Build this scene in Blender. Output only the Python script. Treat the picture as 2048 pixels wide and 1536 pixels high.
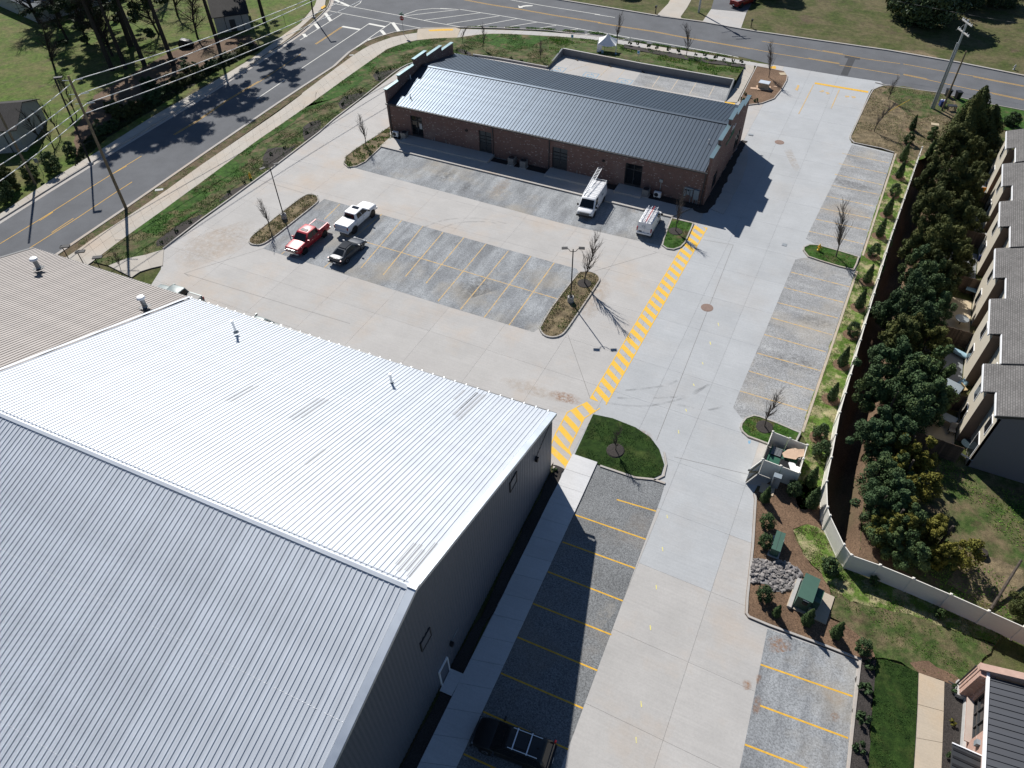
import bpy, bmesh, math, random
import numpy as np
from mathutils import Vector, Matrix
random.seed(7); RS = np.random.RandomState(11)
PI = math.pi; rad = math.radians
for o in list(bpy.data.objects): bpy.data.objects.remove(o, do_unlink=True)
SC = bpy.context.scene; COL = SC.collection

# ---------------------------------------------------------------- camera, sky, sun, exposure
cam = bpy.data.cameras.new('camera'); cam.sensor_width = 36.0; cam.lens = 1425.7/2048*36
cam.clip_start = 0.5; cam.clip_end = 2000
camo = bpy.data.objects.new('camera', cam); COL.objects.link(camo)
camo.matrix_world = (Matrix.Translation((0, 0, 47)) @ Matrix.Rotation(rad(27.3), 4, 'Z')
                     @ Matrix.Rotation(rad(90-45.85), 4, 'X') @ Matrix.Rotation(rad(-1.59), 4, 'Z'))
SC.camera = camo
SUN_AZ, SUN_EL = 138.0, 40.5
W = bpy.data.worlds.new('World'); SC.world = W; W.use_nodes = True
nt = W.node_tree; bg = nt.nodes['Background']
sk = nt.nodes.new('ShaderNodeTexSky'); sk.sky_type = 'NISHITA'; sk.sun_disc = False
sk.sun_elevation = rad(SUN_EL); sk.sun_rotation = rad(90-SUN_AZ); sk.altitude = 200; sk.air_density = 0.95; sk.dust_density = 0.15; sk.ozone_density = 4.0
nt.links.new(sk.outputs[0], bg.inputs[0]); bg.inputs[1].default_value = 0.06
sl = bpy.data.lights.new('sun', 'SUN'); sl.energy = 5.0; sl.angle = rad(0.53); sl.color = (1.0, 0.97, 0.925)
so = bpy.data.objects.new('sun', sl); COL.objects.link(so); so.location = (-60, 60, 80)
sd = Vector((math.cos(rad(SUN_AZ))*math.cos(rad(SUN_EL)), math.sin(rad(SUN_AZ))*math.cos(rad(SUN_EL)), math.sin(rad(SUN_EL))))
so.rotation_euler = sd.to_track_quat('Z', 'Y').to_euler()
SC.view_settings.view_transform = 'Standard'; SC.view_settings.look = 'None'
SC.view_settings.gamma = 1; SC.view_settings.use_curve_mapping = False
SC.view_settings.exposure = 0.40

# ---------------------------------------------------------------- node materials
class NM:
    def __init__(s, name):
        s.m = bpy.data.materials.new(name); s.m.use_nodes = True; s.t = s.m.node_tree
        s.b = s.t.nodes['Principled BSDF']; s.tc = None
    def n(s, k, **kw):
        nd = s.t.nodes.new(k)
        for a, v in kw.items(): setattr(nd, a, v)
        return nd
    def l(s, a, b): s.t.links.new(a, b)
    def co(s):
        if not s.tc: s.tc = s.n('ShaderNodeTexCoord').outputs['Object']
        return s.tc
    def mp(s, scale=(1, 1, 1), rot=0):
        m = s.n('ShaderNodeMapping'); m.inputs['Scale'].default_value = scale; m.inputs['Rotation'].default_value = (0, 0, rot)
        s.l(s.co(), m.inputs[0]); return m.outputs[0]
    def noise(s, sc, det=4, ro=.6, vec=None):
        n = s.n('ShaderNodeTexNoise'); n.inputs['Scale'].default_value = sc; n.inputs['Detail'].default_value = det; n.inputs['Roughness'].default_value = ro
        s.l(vec if vec else s.co(), n.inputs['Vector']); return n.outputs[0]
    def ramp(s, f, a, b, ca=(0, 0, 0), cb=(1, 1, 1)):
        r = s.n('ShaderNodeValToRGB'); e = r.color_ramp.elements; e[0].position = a; e[1].position = b
        e[0].color = (*ca, 1) if len(ca) == 3 else ca; e[1].color = (*cb, 1); s.l(f, r.inputs[0]); return r.outputs[0]
    def mix(s, f, a, b, mode='MIX'):
        m = s.n('ShaderNodeMix', data_type='RGBA', blend_type=mode)
        for i, v in ((0, f), (6, a), (7, b)):
            if isinstance(v, (int, float)): m.inputs[i].default_value = v
            elif isinstance(v, tuple): m.inputs[i].default_value = (*v, 1)
            else: s.l(v, m.inputs[i])
        return m.outputs[2]
    def rnd(s): return s.n('ShaderNodeObjectInfo').outputs['Random']
    def bump(s, h, st=.3, d=.02):
        b = s.n('ShaderNodeBump'); b.inputs['Strength'].default_value = st; b.inputs['Distance'].default_value = d
        s.l(h, b.inputs['Height']); s.l(b.outputs[0], s.b.inputs['Normal'])
    def col(s, c):
        if isinstance(c, tuple): s.b.inputs['Base Color'].default_value = (*c, 1)
        else: s.l(c, s.b.inputs['Base Color'])
    def set(s, rough=.8, metal=0, spec=.5):
        s.b.inputs['Roughness'].default_value = rough; s.b.inputs['Metallic'].default_value = metal
        s.b.inputs['Specular IOR Level'].default_value = spec; return s
MAT = {}
def plain(name, c, rough=.6, metal=0, spec=.4, var=.12, sc=3.0):
    k = NM(name); k.set(rough, metal, spec)
    d = tuple(x*(1-var) for x in c); e = tuple(min(1, x*(1+var)) for x in c)
    k.col(k.mix(k.ramp(k.noise(sc), .3, .7), d, e)); MAT[name] = k.m; return k.m

def concrete(name, c, stain=(.47, .36, .26), amt=.5, rv=.035, bl=.0):
    k = NM(name); k.set(.85, 0, .25)
    base = k.mix(k.ramp(k.noise(.35, 5), .3, .7), tuple(x*.93 for x in c), tuple(x*1.05 for x in c))
    st = k.ramp(k.noise(.11, 5, .65), .50, .72)
    base = k.mix(k.mix(1.0, st, (amt,)*3, 'MULTIPLY'), base, stain)
    brush = k.noise(1.0, 3, .6, k.mp((.25, 7, 1), rad(2)))
    base = k.mix(.35, base, k.mix(1.0, base, k.ramp(brush, .3, .7, (.84, .84, .85), (1.08, 1.08, 1.08)), 'MULTIPLY'))
    spk = k.ramp(k.noise(9, 5, .7), .28, .6, (.86, .86, .86), (1.0, 1.0, 1.0))
    base = k.mix(.8, base, k.mix(1.0, base, spk, 'MULTIPLY'))
    rr = k.ramp(k.rnd(), 0, 1, (1-rv,)*3, (1+rv*.6, 1+rv*.6, 1+rv*.6))
    base = k.mix(1.0, base, rr, 'MULTIPLY')
    k.col(base); k.bump(k.noise(14, 4), .12, .01); MAT[name] = k.m
concrete('concrete', (.415, .40, .38)); concrete('concrete_cool', (.395, .405, .41), (.42, .36, .30), .2); concrete('concrete_new', (.56, .56, .56), (.5, .46, .4), .3)
concrete('concrete_walk', (.42, .385, .335), (.46, .33, .22), .45); concrete('concrete_kerb', (.40, .375, .345), (.42, .30, .20), .5)
concrete('concrete_grey', (.22, .23, .235), (.15, .15, .15), .5)
concrete('concrete_tan', (.43, .37, .29), (.50, .36, .22), .6)

def speckle(name, c, scale=26, lo=.55, hi=1.45, big=.35, warm=None, stripes=None, sa=.8):
    k = NM(name); k.set(.92, 0, .2)
    f = k.noise(scale, 3, .75)
    v = k.ramp(f, .3, .7, tuple(x*lo for x in c), tuple(x*hi for x in c))
    b = k.ramp(k.noise(.28, 5, .6), .3, .72, (1-big,)*3, (1+big*.7,)*3)
    v = k.mix(1.0, v, b, 'MULTIPLY')
    if stripes:
        s_ = k.ramp(k.noise(1.0, 4, .55, k.mp(stripes)), .38, .64, (.62, .62, .63), (1.25, 1.25, 1.24)); v = k.mix(sa, v, k.mix(1.0, v, s_, 'MULTIPLY'))
    if warm: v = k.mix(k.ramp(k.noise(.13, 4, .6), .52, .70, (0, 0, 0), (.6, .6, .6)), v, warm)
    k.col(v); k.bump(f, .5, .012); MAT[name] = k.m
speckle('bay_grey', (.252, .262, .27), 10, .55, 1.5, .2, (.33, .29, .23), (.9, .2, 1), .55)
speckle('bay_light', (.285, .288, .288), 10, .5, 1.5, .18, (.37, .33, .27), (.25, .9, 1), .3)
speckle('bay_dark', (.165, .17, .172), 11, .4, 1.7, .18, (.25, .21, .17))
speckle('asphalt', (.118, .122, .130), 30, .8, 1.2, .16)
speckle('asphalt_patch', (.06, .062, .066), 30, .7, 1.3, .1)
speckle('mulch_black', (.040, .035, .032), 14, .4, 1.9, .3)
speckle('mulch_brown', (.145, .092, .058), 11, .4, 1.75, .35)
speckle('pine_straw', (.12, .078, .05), 9, .5, 1.6, .35, (.085, .08, .04))
speckle('dirt', (.145, .092, .06), 8, .6, 1.5, .3)
speckle('gravel', (.2, .19, .19), 16, .3, 1.8, .2)

def grassmat(name, g1, g2, straw, lo, hi, s=.45, dirt=None):
    k = NM(name); k.set(.95, 0, .15)
    g = k.mix(k.ramp(k.noise(2.2, 5, .7), .3, .7), g1, g2)
    v = k.mix(k.ramp(k.noise(s, 6, .68), lo, hi), g, straw)
    if dirt: v = k.mix(k.ramp(k.noise(s*.6+.05, 5, .7), .56, .70), v, dirt)
    f = k.noise(13, 4, .8)
    v = k.mix(1.0, v, k.ramp(k.noise(1.1, 6, .75), .32, .68, (.62, .62, .60), (1.35, 1.33, 1.3)), 'MULTIPLY')
    v = k.mix(1.0, v, k.ramp(f, .25, .75, (.45, .45, .45), (1.45, 1.45, 1.45)), 'MULTIPLY')
    k.col(v); k.bump(f, .8, .05); MAT[name] = k.m
grassmat('lawn', (.048, .07, .018), (.075, .09, .026), (.12, .105, .055), .40, .60, .2, (.10, .075, .05))
grassmat('lawn_left', (.058, .10, .014), (.10, .15, .03), (.14, .13, .055), .42, .64, .2, (.11, .095, .05))
grassmat('grass_new', (.028, .075, .012), (.05, .11, .02), (.15, .12, .065), .52, .66, .38, (.105, .07, .045))
grassmat('grass_weedy', (.035, .07, .016), (.07, .10, .03), (.15, .12, .07), .42, .62, .5, (.09, .062, .042))
grassmat('grass_bank', (.04, .072, .016), (.075, .105, .03), (.13, .11, .062), .46, .68, .6, (.085, .06, .042))
grassmat('grass_straw', (.07, .13, .02), (.11, .17, .035), (.30, .27, .15), .46, .58, .85)
grassmat('grass_verge', (.05, .075, .02), (.075, .09, .03), (.13, .098, .062), .36, .52, .7)
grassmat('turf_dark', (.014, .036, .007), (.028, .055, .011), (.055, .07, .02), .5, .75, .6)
grassmat('straw_dry', (.12, .10, .06), (.16, .125, .08), (.21, .165, .10), .4, .6, 1.2, (.09, .06, .04))

def leafmat(name, a, b, c2=None, rough=.75):
    k = NM(name); k.set(rough, 0, .18); a = tuple(x*1.6 for x in a); b = tuple(x*1.6 for x in b); c2 = c2 and tuple(x*1.4 for x in c2)
    v = k.mix(k.ramp(k.noise(1.1, 4, .7), .3, .72), a, b)
    if c2: v = k.mix(k.ramp(k.noise(.55, 3), .50, .68), v, c2)
    v = k.mix(1.0, v, k.ramp(k.rnd(), 0, 1, (.75, .78, .8), (1.25, 1.2, 1.1)), 'MULTIPLY')
    k.col(v); MAT[name] = k.m
leafmat('leaf_holly', (.022, .042, .018), (.05, .075, .03), (.065, .085, .028))
leafmat('leaf_cedar', (.03, .04, .014), (.06, .068, .022), (.075, .075, .022))
leafmat('leaf_gold', (.075, .075, .014), (.13, .115, .022), (.10, .10, .02))
leafmat('leaf_cypress', (.022, .04, .014), (.042, .062, .02))
leafmat('leaf_magnolia', (.022, .036, .016), (.06, .08, .04), None, .3)
leafmat('leaf_needle', (.018, .03, .014), (.04, .052, .022))
leafmat('leaf_shrub', (.03, .055, .018), (.06, .085, .03))
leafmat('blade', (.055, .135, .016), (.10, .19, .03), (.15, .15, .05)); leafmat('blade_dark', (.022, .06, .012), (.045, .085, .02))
leafmat('blade_straw', (.13, .11, .06), (.20, .165, .09), (.06, .09, .025))
plain('bark', (.075, .062, .052), .95, 0, .1, .3, 6); plain('twig', (.10, .085, .075), .95, 0, .1, .2, 6)
plain('bark_dark', (.045, .038, .033), .95, 0, .1, .3, 6)

def metal_roof(name, c, rough, metal=1.0, var=.06, warm=None):
    k = NM(name); k.set(rough, metal, .5)
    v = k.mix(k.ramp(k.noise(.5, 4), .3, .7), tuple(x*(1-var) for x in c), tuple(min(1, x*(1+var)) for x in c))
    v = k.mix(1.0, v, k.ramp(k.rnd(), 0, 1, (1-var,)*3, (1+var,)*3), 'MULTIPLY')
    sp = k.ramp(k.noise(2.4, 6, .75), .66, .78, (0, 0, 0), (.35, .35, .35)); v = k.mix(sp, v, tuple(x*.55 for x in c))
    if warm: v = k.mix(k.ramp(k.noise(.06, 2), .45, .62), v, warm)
    k.col(v)
    rr = k.n('ShaderNodeMapRange'); rr.inputs[3].default_value = rough-.05; rr.inputs[4].default_value = rough+.07
    k.l(k.noise(.9, 4), rr.inputs[0]); k.l(rr.outputs[0], k.b.inputs['Roughness'])
    k.bump(k.noise(1.3, 3, .5, k.mp((6, .6, 1))), .05, .01)
    MAT[name] = k.m
metal_roof('galvalume', (.49, .52, .56), .5, .08); metal_roof('galvalume_dull', (.30, .30, .30), .7, .2)  # galvalume base colour includes a blue tint for reflected sky
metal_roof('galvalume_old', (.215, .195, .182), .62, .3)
metal_roof('roof_slate_metal', (.056, .074, .098), .5, .74)
metal_roof('roof_black_metal', (.022, .026, .036), .5, .1)
metal_roof('flashing', (.62, .66, .70), .5)
metal_roof('coping', (.18, .26, .28), .35, .6)
k = NM('brick'); k.set(.9, 0, .2)   # courses 7.5 cm, read along the wall and up it
sep = k.n('ShaderNodeSeparateXYZ'); k.l(k.co(), sep.inputs[0])
ad = k.n('ShaderNodeMath', operation='ADD'); k.l(sep.outputs[0], ad.inputs[0]); k.l(sep.outputs[1], ad.inputs[1])
cb = k.n('ShaderNodeCombineXYZ'); k.l(ad.outputs[0], cb.inputs[0]); k.l(sep.outputs[2], cb.inputs[1])
def brickmat(name, c1, c2, mortar, dust):
    k = NM(name); k.set(.9, 0, .2)
    sep = k.n('ShaderNodeSeparateXYZ'); k.l(k.co(), sep.inputs[0])
    ad = k.n('ShaderNodeMath', operation='ADD'); k.l(sep.outputs[0], ad.inputs[0]); k.l(sep.outputs[1], ad.inputs[1])
    cb = k.n('ShaderNodeCombineXYZ'); k.l(ad.outputs[0], cb.inputs[0]); k.l(sep.outputs[2], cb.inputs[1])
    br = k.n('ShaderNodeTexBrick'); k.l(cb.outputs[0], br.inputs['Vector']); br.inputs['Scale'].default_value = 1
    br.inputs['Brick Width'].default_value = .21; br.inputs['Row Height'].default_value = .075; br.inputs['Mortar Size'].default_value = .008
    br.inputs['Color1'].default_value = (*c1, 1); br.inputs['Color2'].default_value = (*c2, 1); br.inputs['Mortar'].default_value = (*mortar, 1)
    wn = k.n('ShaderNodeTexVoronoi', feature='F1'); wn.inputs['Scale'].default_value = 5.5
    mpp = k.n('ShaderNodeMapping'); mpp.inputs['Scale'].default_value = (1, 2.4, 1); k.l(cb.outputs[0], mpp.inputs[0]); k.l(mpp.outputs[0], wn.inputs['Vector'])
    s2 = k.n('ShaderNodeSeparateColor'); k.l(wn.outputs['Color'], s2.inputs[0])
    v = k.mix(k.ramp(s2.outputs[0], .955, .965), br.outputs[0], dust)
    v = k.mix(k.ramp(k.noise(.5, 5), .45, .75, (0, 0, 0), (.35, .35, .35)), v, tuple(x*.55 for x in c1))
    v = k.mix(k.ramp(k.noise(.25, 4), .55, .75, (0, 0, 0), (.3, .3, .3)), v, dust)
    k.col(v); k.bump(br.outputs['Fac'], -.5, .01); MAT[name] = k.m
brickmat('brick_old', (.21, .11, .088), (.15, .088, .076), (.16, .14, .125), (.36, .31, .28))
brickmat('brick_new', (.42, .24, .18), (.50, .30, .24), (.45, .38, .33), (.55, .42, .36))
def shinglemat(name, c):
    k = NM(name); k.set(.9, 0, .2)
    br = k.n('ShaderNodeTexBrick'); k.l(k.mp((1, 1, 1), PI/2), br.inputs['Vector']); br.inputs['Scale'].default_value = 1
    br.inputs['Brick Width'].default_value = .33; br.inputs['Row Height'].default_value = .15; br.inputs['Mortar Size'].default_value = .02
    br.inputs['Color1'].default_value = (*tuple(x*.85 for x in c), 1); br.inputs['Color2'].default_value = (*tuple(x*1.12 for x in c), 1); br.inputs['Mortar'].default_value = (*tuple(x*.5 for x in c), 1)
    v = k.mix(.7, br.outputs[0], k.mix(1.0, br.outputs[0], k.ramp(k.noise(.5, 6), .3, .7, (.8,)*3, (1.2,)*3), 'MULTIPLY'))
    k.col(v); k.bump(br.outputs['Fac'], -.4, .02); MAT[name] = k.m
shinglemat('shingles_grey', (.155, .148, .142)); shinglemat('shingles_blue', (.16, .18, .2)); shinglemat('shingles_dark', (.045, .042, .04))
def sidingmat(name, c, axis=2, step=.12):
    k = NM(name); k.set(.6, 0, .3)
    wv = k.n('ShaderNodeTexWave', wave_type='BANDS', bands_direction='Z', wave_profile='SAW'); wv.inputs['Scale'].default_value = .314/step
    k.l(k.co(), wv.inputs['Vector'])
    v = k.mix(1.0, c, k.ramp(wv.outputs[0], .0, .2, (.7,)*3, (1,)*3), 'MULTIPLY')
    k.col(v); k.bump(wv.outputs[0], .3, .02); MAT[name] = k.m
sidingmat('siding_cream', (.50, .455, .37)); sidingmat('siding_grey', (.17, .165, .18)); sidingmat('siding_brown', (.17, .12, .09))
def worn(name, c, under, lo, hi):
    k = NM(name); k.set(.85, 0, .2); k.col(k.mix(k.ramp(k.noise(3.2, 6, .75), lo, hi), c, under)); MAT[name] = k.m
plain('paint_yellow', (.62, .36, .045), .8, 0, .2, .16, 4)
worn('paint_yellow_bright', (.70, .42, .05), (.52, .42, .25), .50, .80)
worn('paint_faded', (.58, .37, .12), (.33, .31, .28), .40, .66)
worn('paint_pale', (.52, .40, .25), (.40, .385, .37), .35, .62)
worn('paint_white', (.62, .61, .56), (.3, .3, .3), .62, .85)
worn('paint_road_yellow', (.56, .33, .07), (.22, .19, .14), .55, .8)
worn('paint_blue', (.10, .32, .50), (.38, .38, .37), .40, .70)
worn('spray_yellow', (.70, .62, .16), (.42, .41, .36), .45, .7)
plain('wire_metal', (.75, .75, .72), .6, 0, .5, .05); plain('pole_dark', (.014, .014, .016), .65, .0, .3, .05)
plain('pole_wood', (.20, .155, .10), .9, 0, .15, .3, 2.5); plain('pole_steel', (.42, .44, .45), .5, .6, .5, .1)
plain('white_vinyl', (.72, .69, .62), .45, 0, .4, .03); plain('white_metal', (.78, .78, .78), .4, 0, .5, .03)
plain('grey_metal', (.30, .32, .33), .5, .5, .5, .08); plain('dark_metal', (.03, .032, .035), .5, .3, .5, .1)
plain('siding_metal', (.125, .135, .16), .5, .2, .5, .05); plain('trim_dark', (.04, .042, .045), .5, .2, .5, .05)
plain('glass_dark', (.010, .012, .014), .08, 0, .45, .05); plain('glass_blue', (.03, .045, .055), .08, 0, .8, .1)
plain('transformer_green', (.055, .115, .085), .45, .1, .4, .06, 1.5); plain('dumpster_green', (.02, .09, .055), .5, .1, .4, .1)
plain('cardboard', (.48, .34, .24), .9, 0, .2, .1, 2); plain('foam_white', (.8, .8, .8), .9, 0, .2, .04)
plain('wood_fence', (.11, .08, .06), .9, 0, .15, .3, 4); plain('wood_light', (.45, .34, .19), .85, 0, .2, .15, 4)
plain('sand_tan', (.44, .36, .25), .9, 0, .2, .1, 2); plain('rust_iron', (.24, .17, .14), .9, .2, .3, .2, 8)
plain('hydrant_yellow', (.72, .42, .03), .5, 0, .4, .06); plain('red_sign', (.32, .02, .025), .5, 0, .4, .05); plain('sign_green', (.02, .16, .09), .5, 0, .4, .05)
plain('sign_blue', (.06, .30, .50), .5, 0, .4, .05); plain('white_fabric', (.78, .78, .76), .8, 0, .2, .03); plain('tarp_blue', (.25, .38, .45), .7, 0, .3, .1)
plain('rubber', (.015, .015, .016), .85, 0, .2, .1); plain('chrome', (.7, .7, .7), .18, 1, .5, .03); plain('rim', (.32, .33, .34), .35, .9, .5, .05); plain('black_plastic', (.012, .012, .013), .5, 0, .4, .1)
plain('red_cloth', (.45, .03, .05), .8, 0, .2, .1); plain('orange_plastic', (.75, .28, .02), .6, 0, .3, .05); plain('blue_plastic', (.03, .05, .18), .5, 0, .4, .05)
plain('pvc_white', (.8, .8, .78), .4, 0, .4, .02); plain('aluminium', (.75, .76, .77), .35, .6, .5, .04); plain('red_paint', (.55, .05, .05), .5, 0, .4, .05)
plain('wall_white', (.33, .32, .30), .8, 0, .3, .1); plain('stone_grey', (.20, .19, .185), .9, 0, .2, .4, 5); plain('limestone', (.45, .44, .42), .9, 0, .2, .1, 4)
plain('sealant', (.17, .16, .15), .9, 0, .2, .1); plain('tail_red', (.30, .01, .012), .25, 0, .5, .05); plain('headlamp', (.22, .23, .24), .15, 0, .6, .02)
plain('meter_grey', (.24, .28, .31), .5, .2, .4, .08); plain('ac_tan', (.21, .20, .19), .6, .2, .4, .1); plain('flag_pink', (.55, .30, .30), .8, 0, .2, .2, 12)
plain('door_grey', (.055, .065, .07), .4, .1, .4, .08); plain('coping_pink', (.40, .27, .22), .9, 0, .2, .1, 3); plain('amber', (.7, .45, .05), .5, 0, .4, .05)
def rnd_tint(name, lo, hi):
    m = MAT[name]; k = NM.__new__(NM); k.m = m; k.t = m.node_tree; k.b = k.t.nodes['Principled BSDF']; k.tc = None
    src = k.b.inputs['Base Color'].links[0].from_socket; k.col(k.mix(1.0, src, k.ramp(k.rnd(), 0, 1, lo, hi), 'MULTIPLY'))
rnd_tint('stone_grey', (.5, .5, .52), (1.45, 1.4, 1.35)); rnd_tint('wood_fence', (.7, .7, .7), (1.4, 1.35, 1.3))
def stainmat(name, c, a, sc=1.6, lo=.40, hi=.66):
    k = NM(name); k.set(.9, 0, .15); k.col(c)
    g = k.n('ShaderNodeTexGradient', gradient_type='SPHERICAL'); mp = k.n('ShaderNodeMapping'); mp.inputs['Location'].default_value = (-1, -1, 0); mp.inputs['Scale'].default_value = (2, 2, 0)
    tc = k.n('ShaderNodeTexCoord'); k.l(tc.outputs['Generated'], mp.inputs[0]); k.l(mp.outputs[0], g.inputs[0])
    f = k.mix(1.0, k.ramp(g.outputs['Fac'], .05, .6), k.ramp(k.noise(sc, 6, .7), lo, hi), 'MULTIPLY'); f = k.mix(1.0, f, (a, a, a), 'MULTIPLY')
    s = k.n('ShaderNodeSeparateColor'); k.l(f, s.inputs[0]); k.l(s.outputs[0], k.b.inputs['Alpha']); MAT[name] = k.m
stainmat('stain_clay', (.34, .17, .08), .6, 4.5); stainmat('stain_tan', (.46, .35, .25), .32, 1.8, .36, .66); stainmat('stain_dark', (.10, .10, .10), .38, 2.6); stainmat('stain_pale', (.5, .47, .42), .6, .8)
stainmat('ivy_floor', (.03, .04, .018), 1.0, .8, .2, .4)
def tyremat():
    k = NM('tyre_mark'); k.set(.9, 0, .15); k.col((.10, .10, .10)); f = k.mix(1.0, k.ramp(k.noise(.9, 5, .7), .42, .68), (.24,)*3, 'MULTIPLY'); s = k.n('ShaderNodeSeparateColor'); k.l(f, s.inputs[0]); k.l(s.outputs[0], k.b.inputs['Alpha']); MAT['tyre_mark'] = k.m
tyremat()
def carpaint(name, c, metal=.2):
    k = NM(name); k.set(.42, metal, .4); k.col(c); k.b.inputs['Coat Weight'].default_value = .35; k.b.inputs['Coat Roughness'].default_value = .08; MAT[name] = k.m
carpaint('car_red', (.36, .012, .022), .05); carpaint('car_white', (.74, .74, .74), 0); carpaint('car_dark', (.035, .042, .052), .15)
carpaint('car_black', (.010, .011, .012), .2); carpaint('car_sage', (.10, .13, .13), .1); carpaint('car_maroon', (.20, .012, .012), .2)

# ---------------------------------------------------------------- mesh builders
class MB:
    def __init__(s): s.v = []; s.f = []
    def add(s, vs, fs):
        o = len(s.v); s.v += [tuple(p) for p in vs]; s.f += [tuple(o+i for i in f) for f in fs]; return s
    def box(s, c, d, rz=0, ry=0):
        hx, hy, hz = d[0]/2, d[1]/2, d[2]/2; cr, sr = math.cos(rz), math.sin(rz); cy, sy = math.cos(ry), math.sin(ry); vs = []
        for z in (-hz, hz):
            for x, y in ((-hx, -hy), (hx, -hy), (hx, hy), (-hx, hy)):
                X, Zz = x*cy+z*sy, -x*sy+z*cy
                vs.append((c[0]+X*cr-y*sr, c[1]+X*sr+y*cr, c[2]+Zz))
        return s.add(vs, [(3, 2, 1, 0), (4, 5, 6, 7), (0, 1, 5, 4), (1, 2, 6, 5), (2, 3, 7, 6), (3, 0, 4, 7)])
    def tube(s, p0, p1, r0, r1=None, n=8, cap=True):
        r1 = r0 if r1 is None else r1; p0 = Vector(p0); p1 = Vector(p1); d = (p1-p0)
        if d.length < 1e-6: return s
        d.normalize(); a = d.orthogonal().normalized(); b = d.cross(a); vs = []
        for p, r in ((p0, r0), (p1, r1)):
            for i in range(n):
                t = 2*PI*i/n; vs.append(p+a*(r*math.cos(t))+b*(r*math.sin(t)))
        fs = [(i, (i+1) % n, n+(i+1) % n, n+i) for i in range(n)]
        if cap: fs += [tuple(reversed(range(n))), tuple(range(n, 2*n))]
        return s.add(vs, fs)
    def path(s, pts, r, n=6):
        for a, b in zip(pts[:-1], pts[1:]): s.tube(a, b, r, r, n)
        return s
    def lathe(s, c, prof, n=12):
        vs = []; fs = []
        for r, z in prof:
            for i in range(n): t = 2*PI*i/n; vs.append((c[0]+r*math.cos(t), c[1]+r*math.sin(t), c[2]+z))
        for k in range(len(prof)-1):
            for i in range(n): fs.append((k*n+i, k*n+(i+1) % n, (k+1)*n+(i+1) % n, (k+1)*n+i))
        fs += [tuple(reversed(range(n))), tuple((len(prof)-1)*n+i for i in range(n))]
        return s.add(vs, fs)
    def prism(s, poly, z0, z1):
        n = len(poly); A = sum(poly[i][0]*poly[(i+1) % n][1]-poly[(i+1) % n][0]*poly[i][1] for i in range(n))
        if A < 0: poly = poly[::-1]
        vs = [(x, y, z0) for x, y in poly]+[(x, y, z1) for x, y in poly]
        return s.add(vs, [tuple(reversed(range(n))), tuple(range(n, 2*n))]+[(i, (i+1) % n, n+(i+1) % n, n+i) for i in range(n)])
    def quad(s, *p): return s.add(p, [tuple(range(len(p)))])
    def slabq(s, p, n, t):   # a quad given as a thin plate: corners p, pushed by vector n*t
        n = Vector(n); q = [Vector(a)+n*t for a in p]; m = len(p)
        return s.add(list(p)+q, [tuple(range(m, 2*m)), tuple(reversed(range(m)))]+[(i, (i+1) % m, m+(i+1) % m, m+i) for i in range(m)])
    def mesh(s, name, smooth=False):
        me = bpy.data.meshes.new(name); me.from_pydata(s.v, [], s.f); me.update()
        if smooth: me.polygons.foreach_set('use_smooth', [True]*len(me.polygons))
        return me
def link(name, me, mat=None, parent=None, loc=None, rz=0):
    o = bpy.data.objects.new(name, me); COL.objects.link(o)
    if mat and me and not me.materials: me.materials.append(MAT[mat])
    if parent: o.parent = parent
    if loc is not None: o.location = loc
    if rz: o.rotation_euler = (0, 0, rz)
    return o
def obj(name, mb, mat, parent=None, smooth=False, loc=None, rz=0): return link(name, mb.mesh(name, smooth), mat, parent, loc, rz)
def tag(o, label=None, cat=None, group=None, kind=None):
    if label: o['label'] = label
    if cat: o['category'] = cat
    if group: o['group'] = group
    if kind: o['kind'] = kind
    return o
def thing(name, label, cat, loc=(0, 0, 0), rz=0, group=None):
    o = bpy.data.objects.new(name, None); COL.objects.link(o); o.location = loc; o.rotation_euler = (0, 0, rz); o.empty_display_size = .3
    return tag(o, label, cat, group)
def struct(o): o['kind'] = 'structure'; return o
CH = {}
def copy_tree(o, parent=None):
    c = o.copy(); COL.objects.link(c)
    if parent: c.parent = parent
    for ch in list(o.children): copy_tree(ch, c)
    return c
def dup(o, loc, rz=None, sc=None, label=None):
    c = copy_tree(o); c.location = loc
    if rz is not None: c.rotation_euler = (0, 0, rz)
    if sc is not None: c.scale = sc if isinstance(sc, tuple) else (sc,)*3
    if label: c['label'] = label
    return c
def arr_mesh(name, V, F):
    me = bpy.data.meshes.new(name); V = np.asarray(V, np.float32); F = np.asarray(F, np.int32); k = F.shape[1]
    me.vertices.add(len(V)); me.vertices.foreach_set('co', V.ravel())
    me.loops.add(F.size); me.loops.foreach_set('vertex_index', F.ravel())
    me.polygons.add(len(F)); me.polygons.foreach_set('loop_start', np.arange(0, F.size, k, dtype=np.int32))
    me.update(calc_edges=True); return me
def cr(pts, n=4, closed=False):   # Catmull-Rom through points
    P = [np.array(p, float) for p in pts]; N = len(P); out = []
    for i in range(N if closed else N-1):
        a, b, c, d = (P[(i-1) % N], P[i], P[(i+1) % N], P[(i+2) % N]) if closed else (P[max(i-1, 0)], P[i], P[i+1], P[min(i+2, N-1)])
        for k in range(n):
            t = k/n; out.append(tuple(.5*((2*b)+(c-a)*t+(2*a-5*b+4*c-d)*t*t+(3*b-a-3*c+d)*t**3)))
    if not closed: out.append(tuple(P[-1]))
    return out
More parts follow.
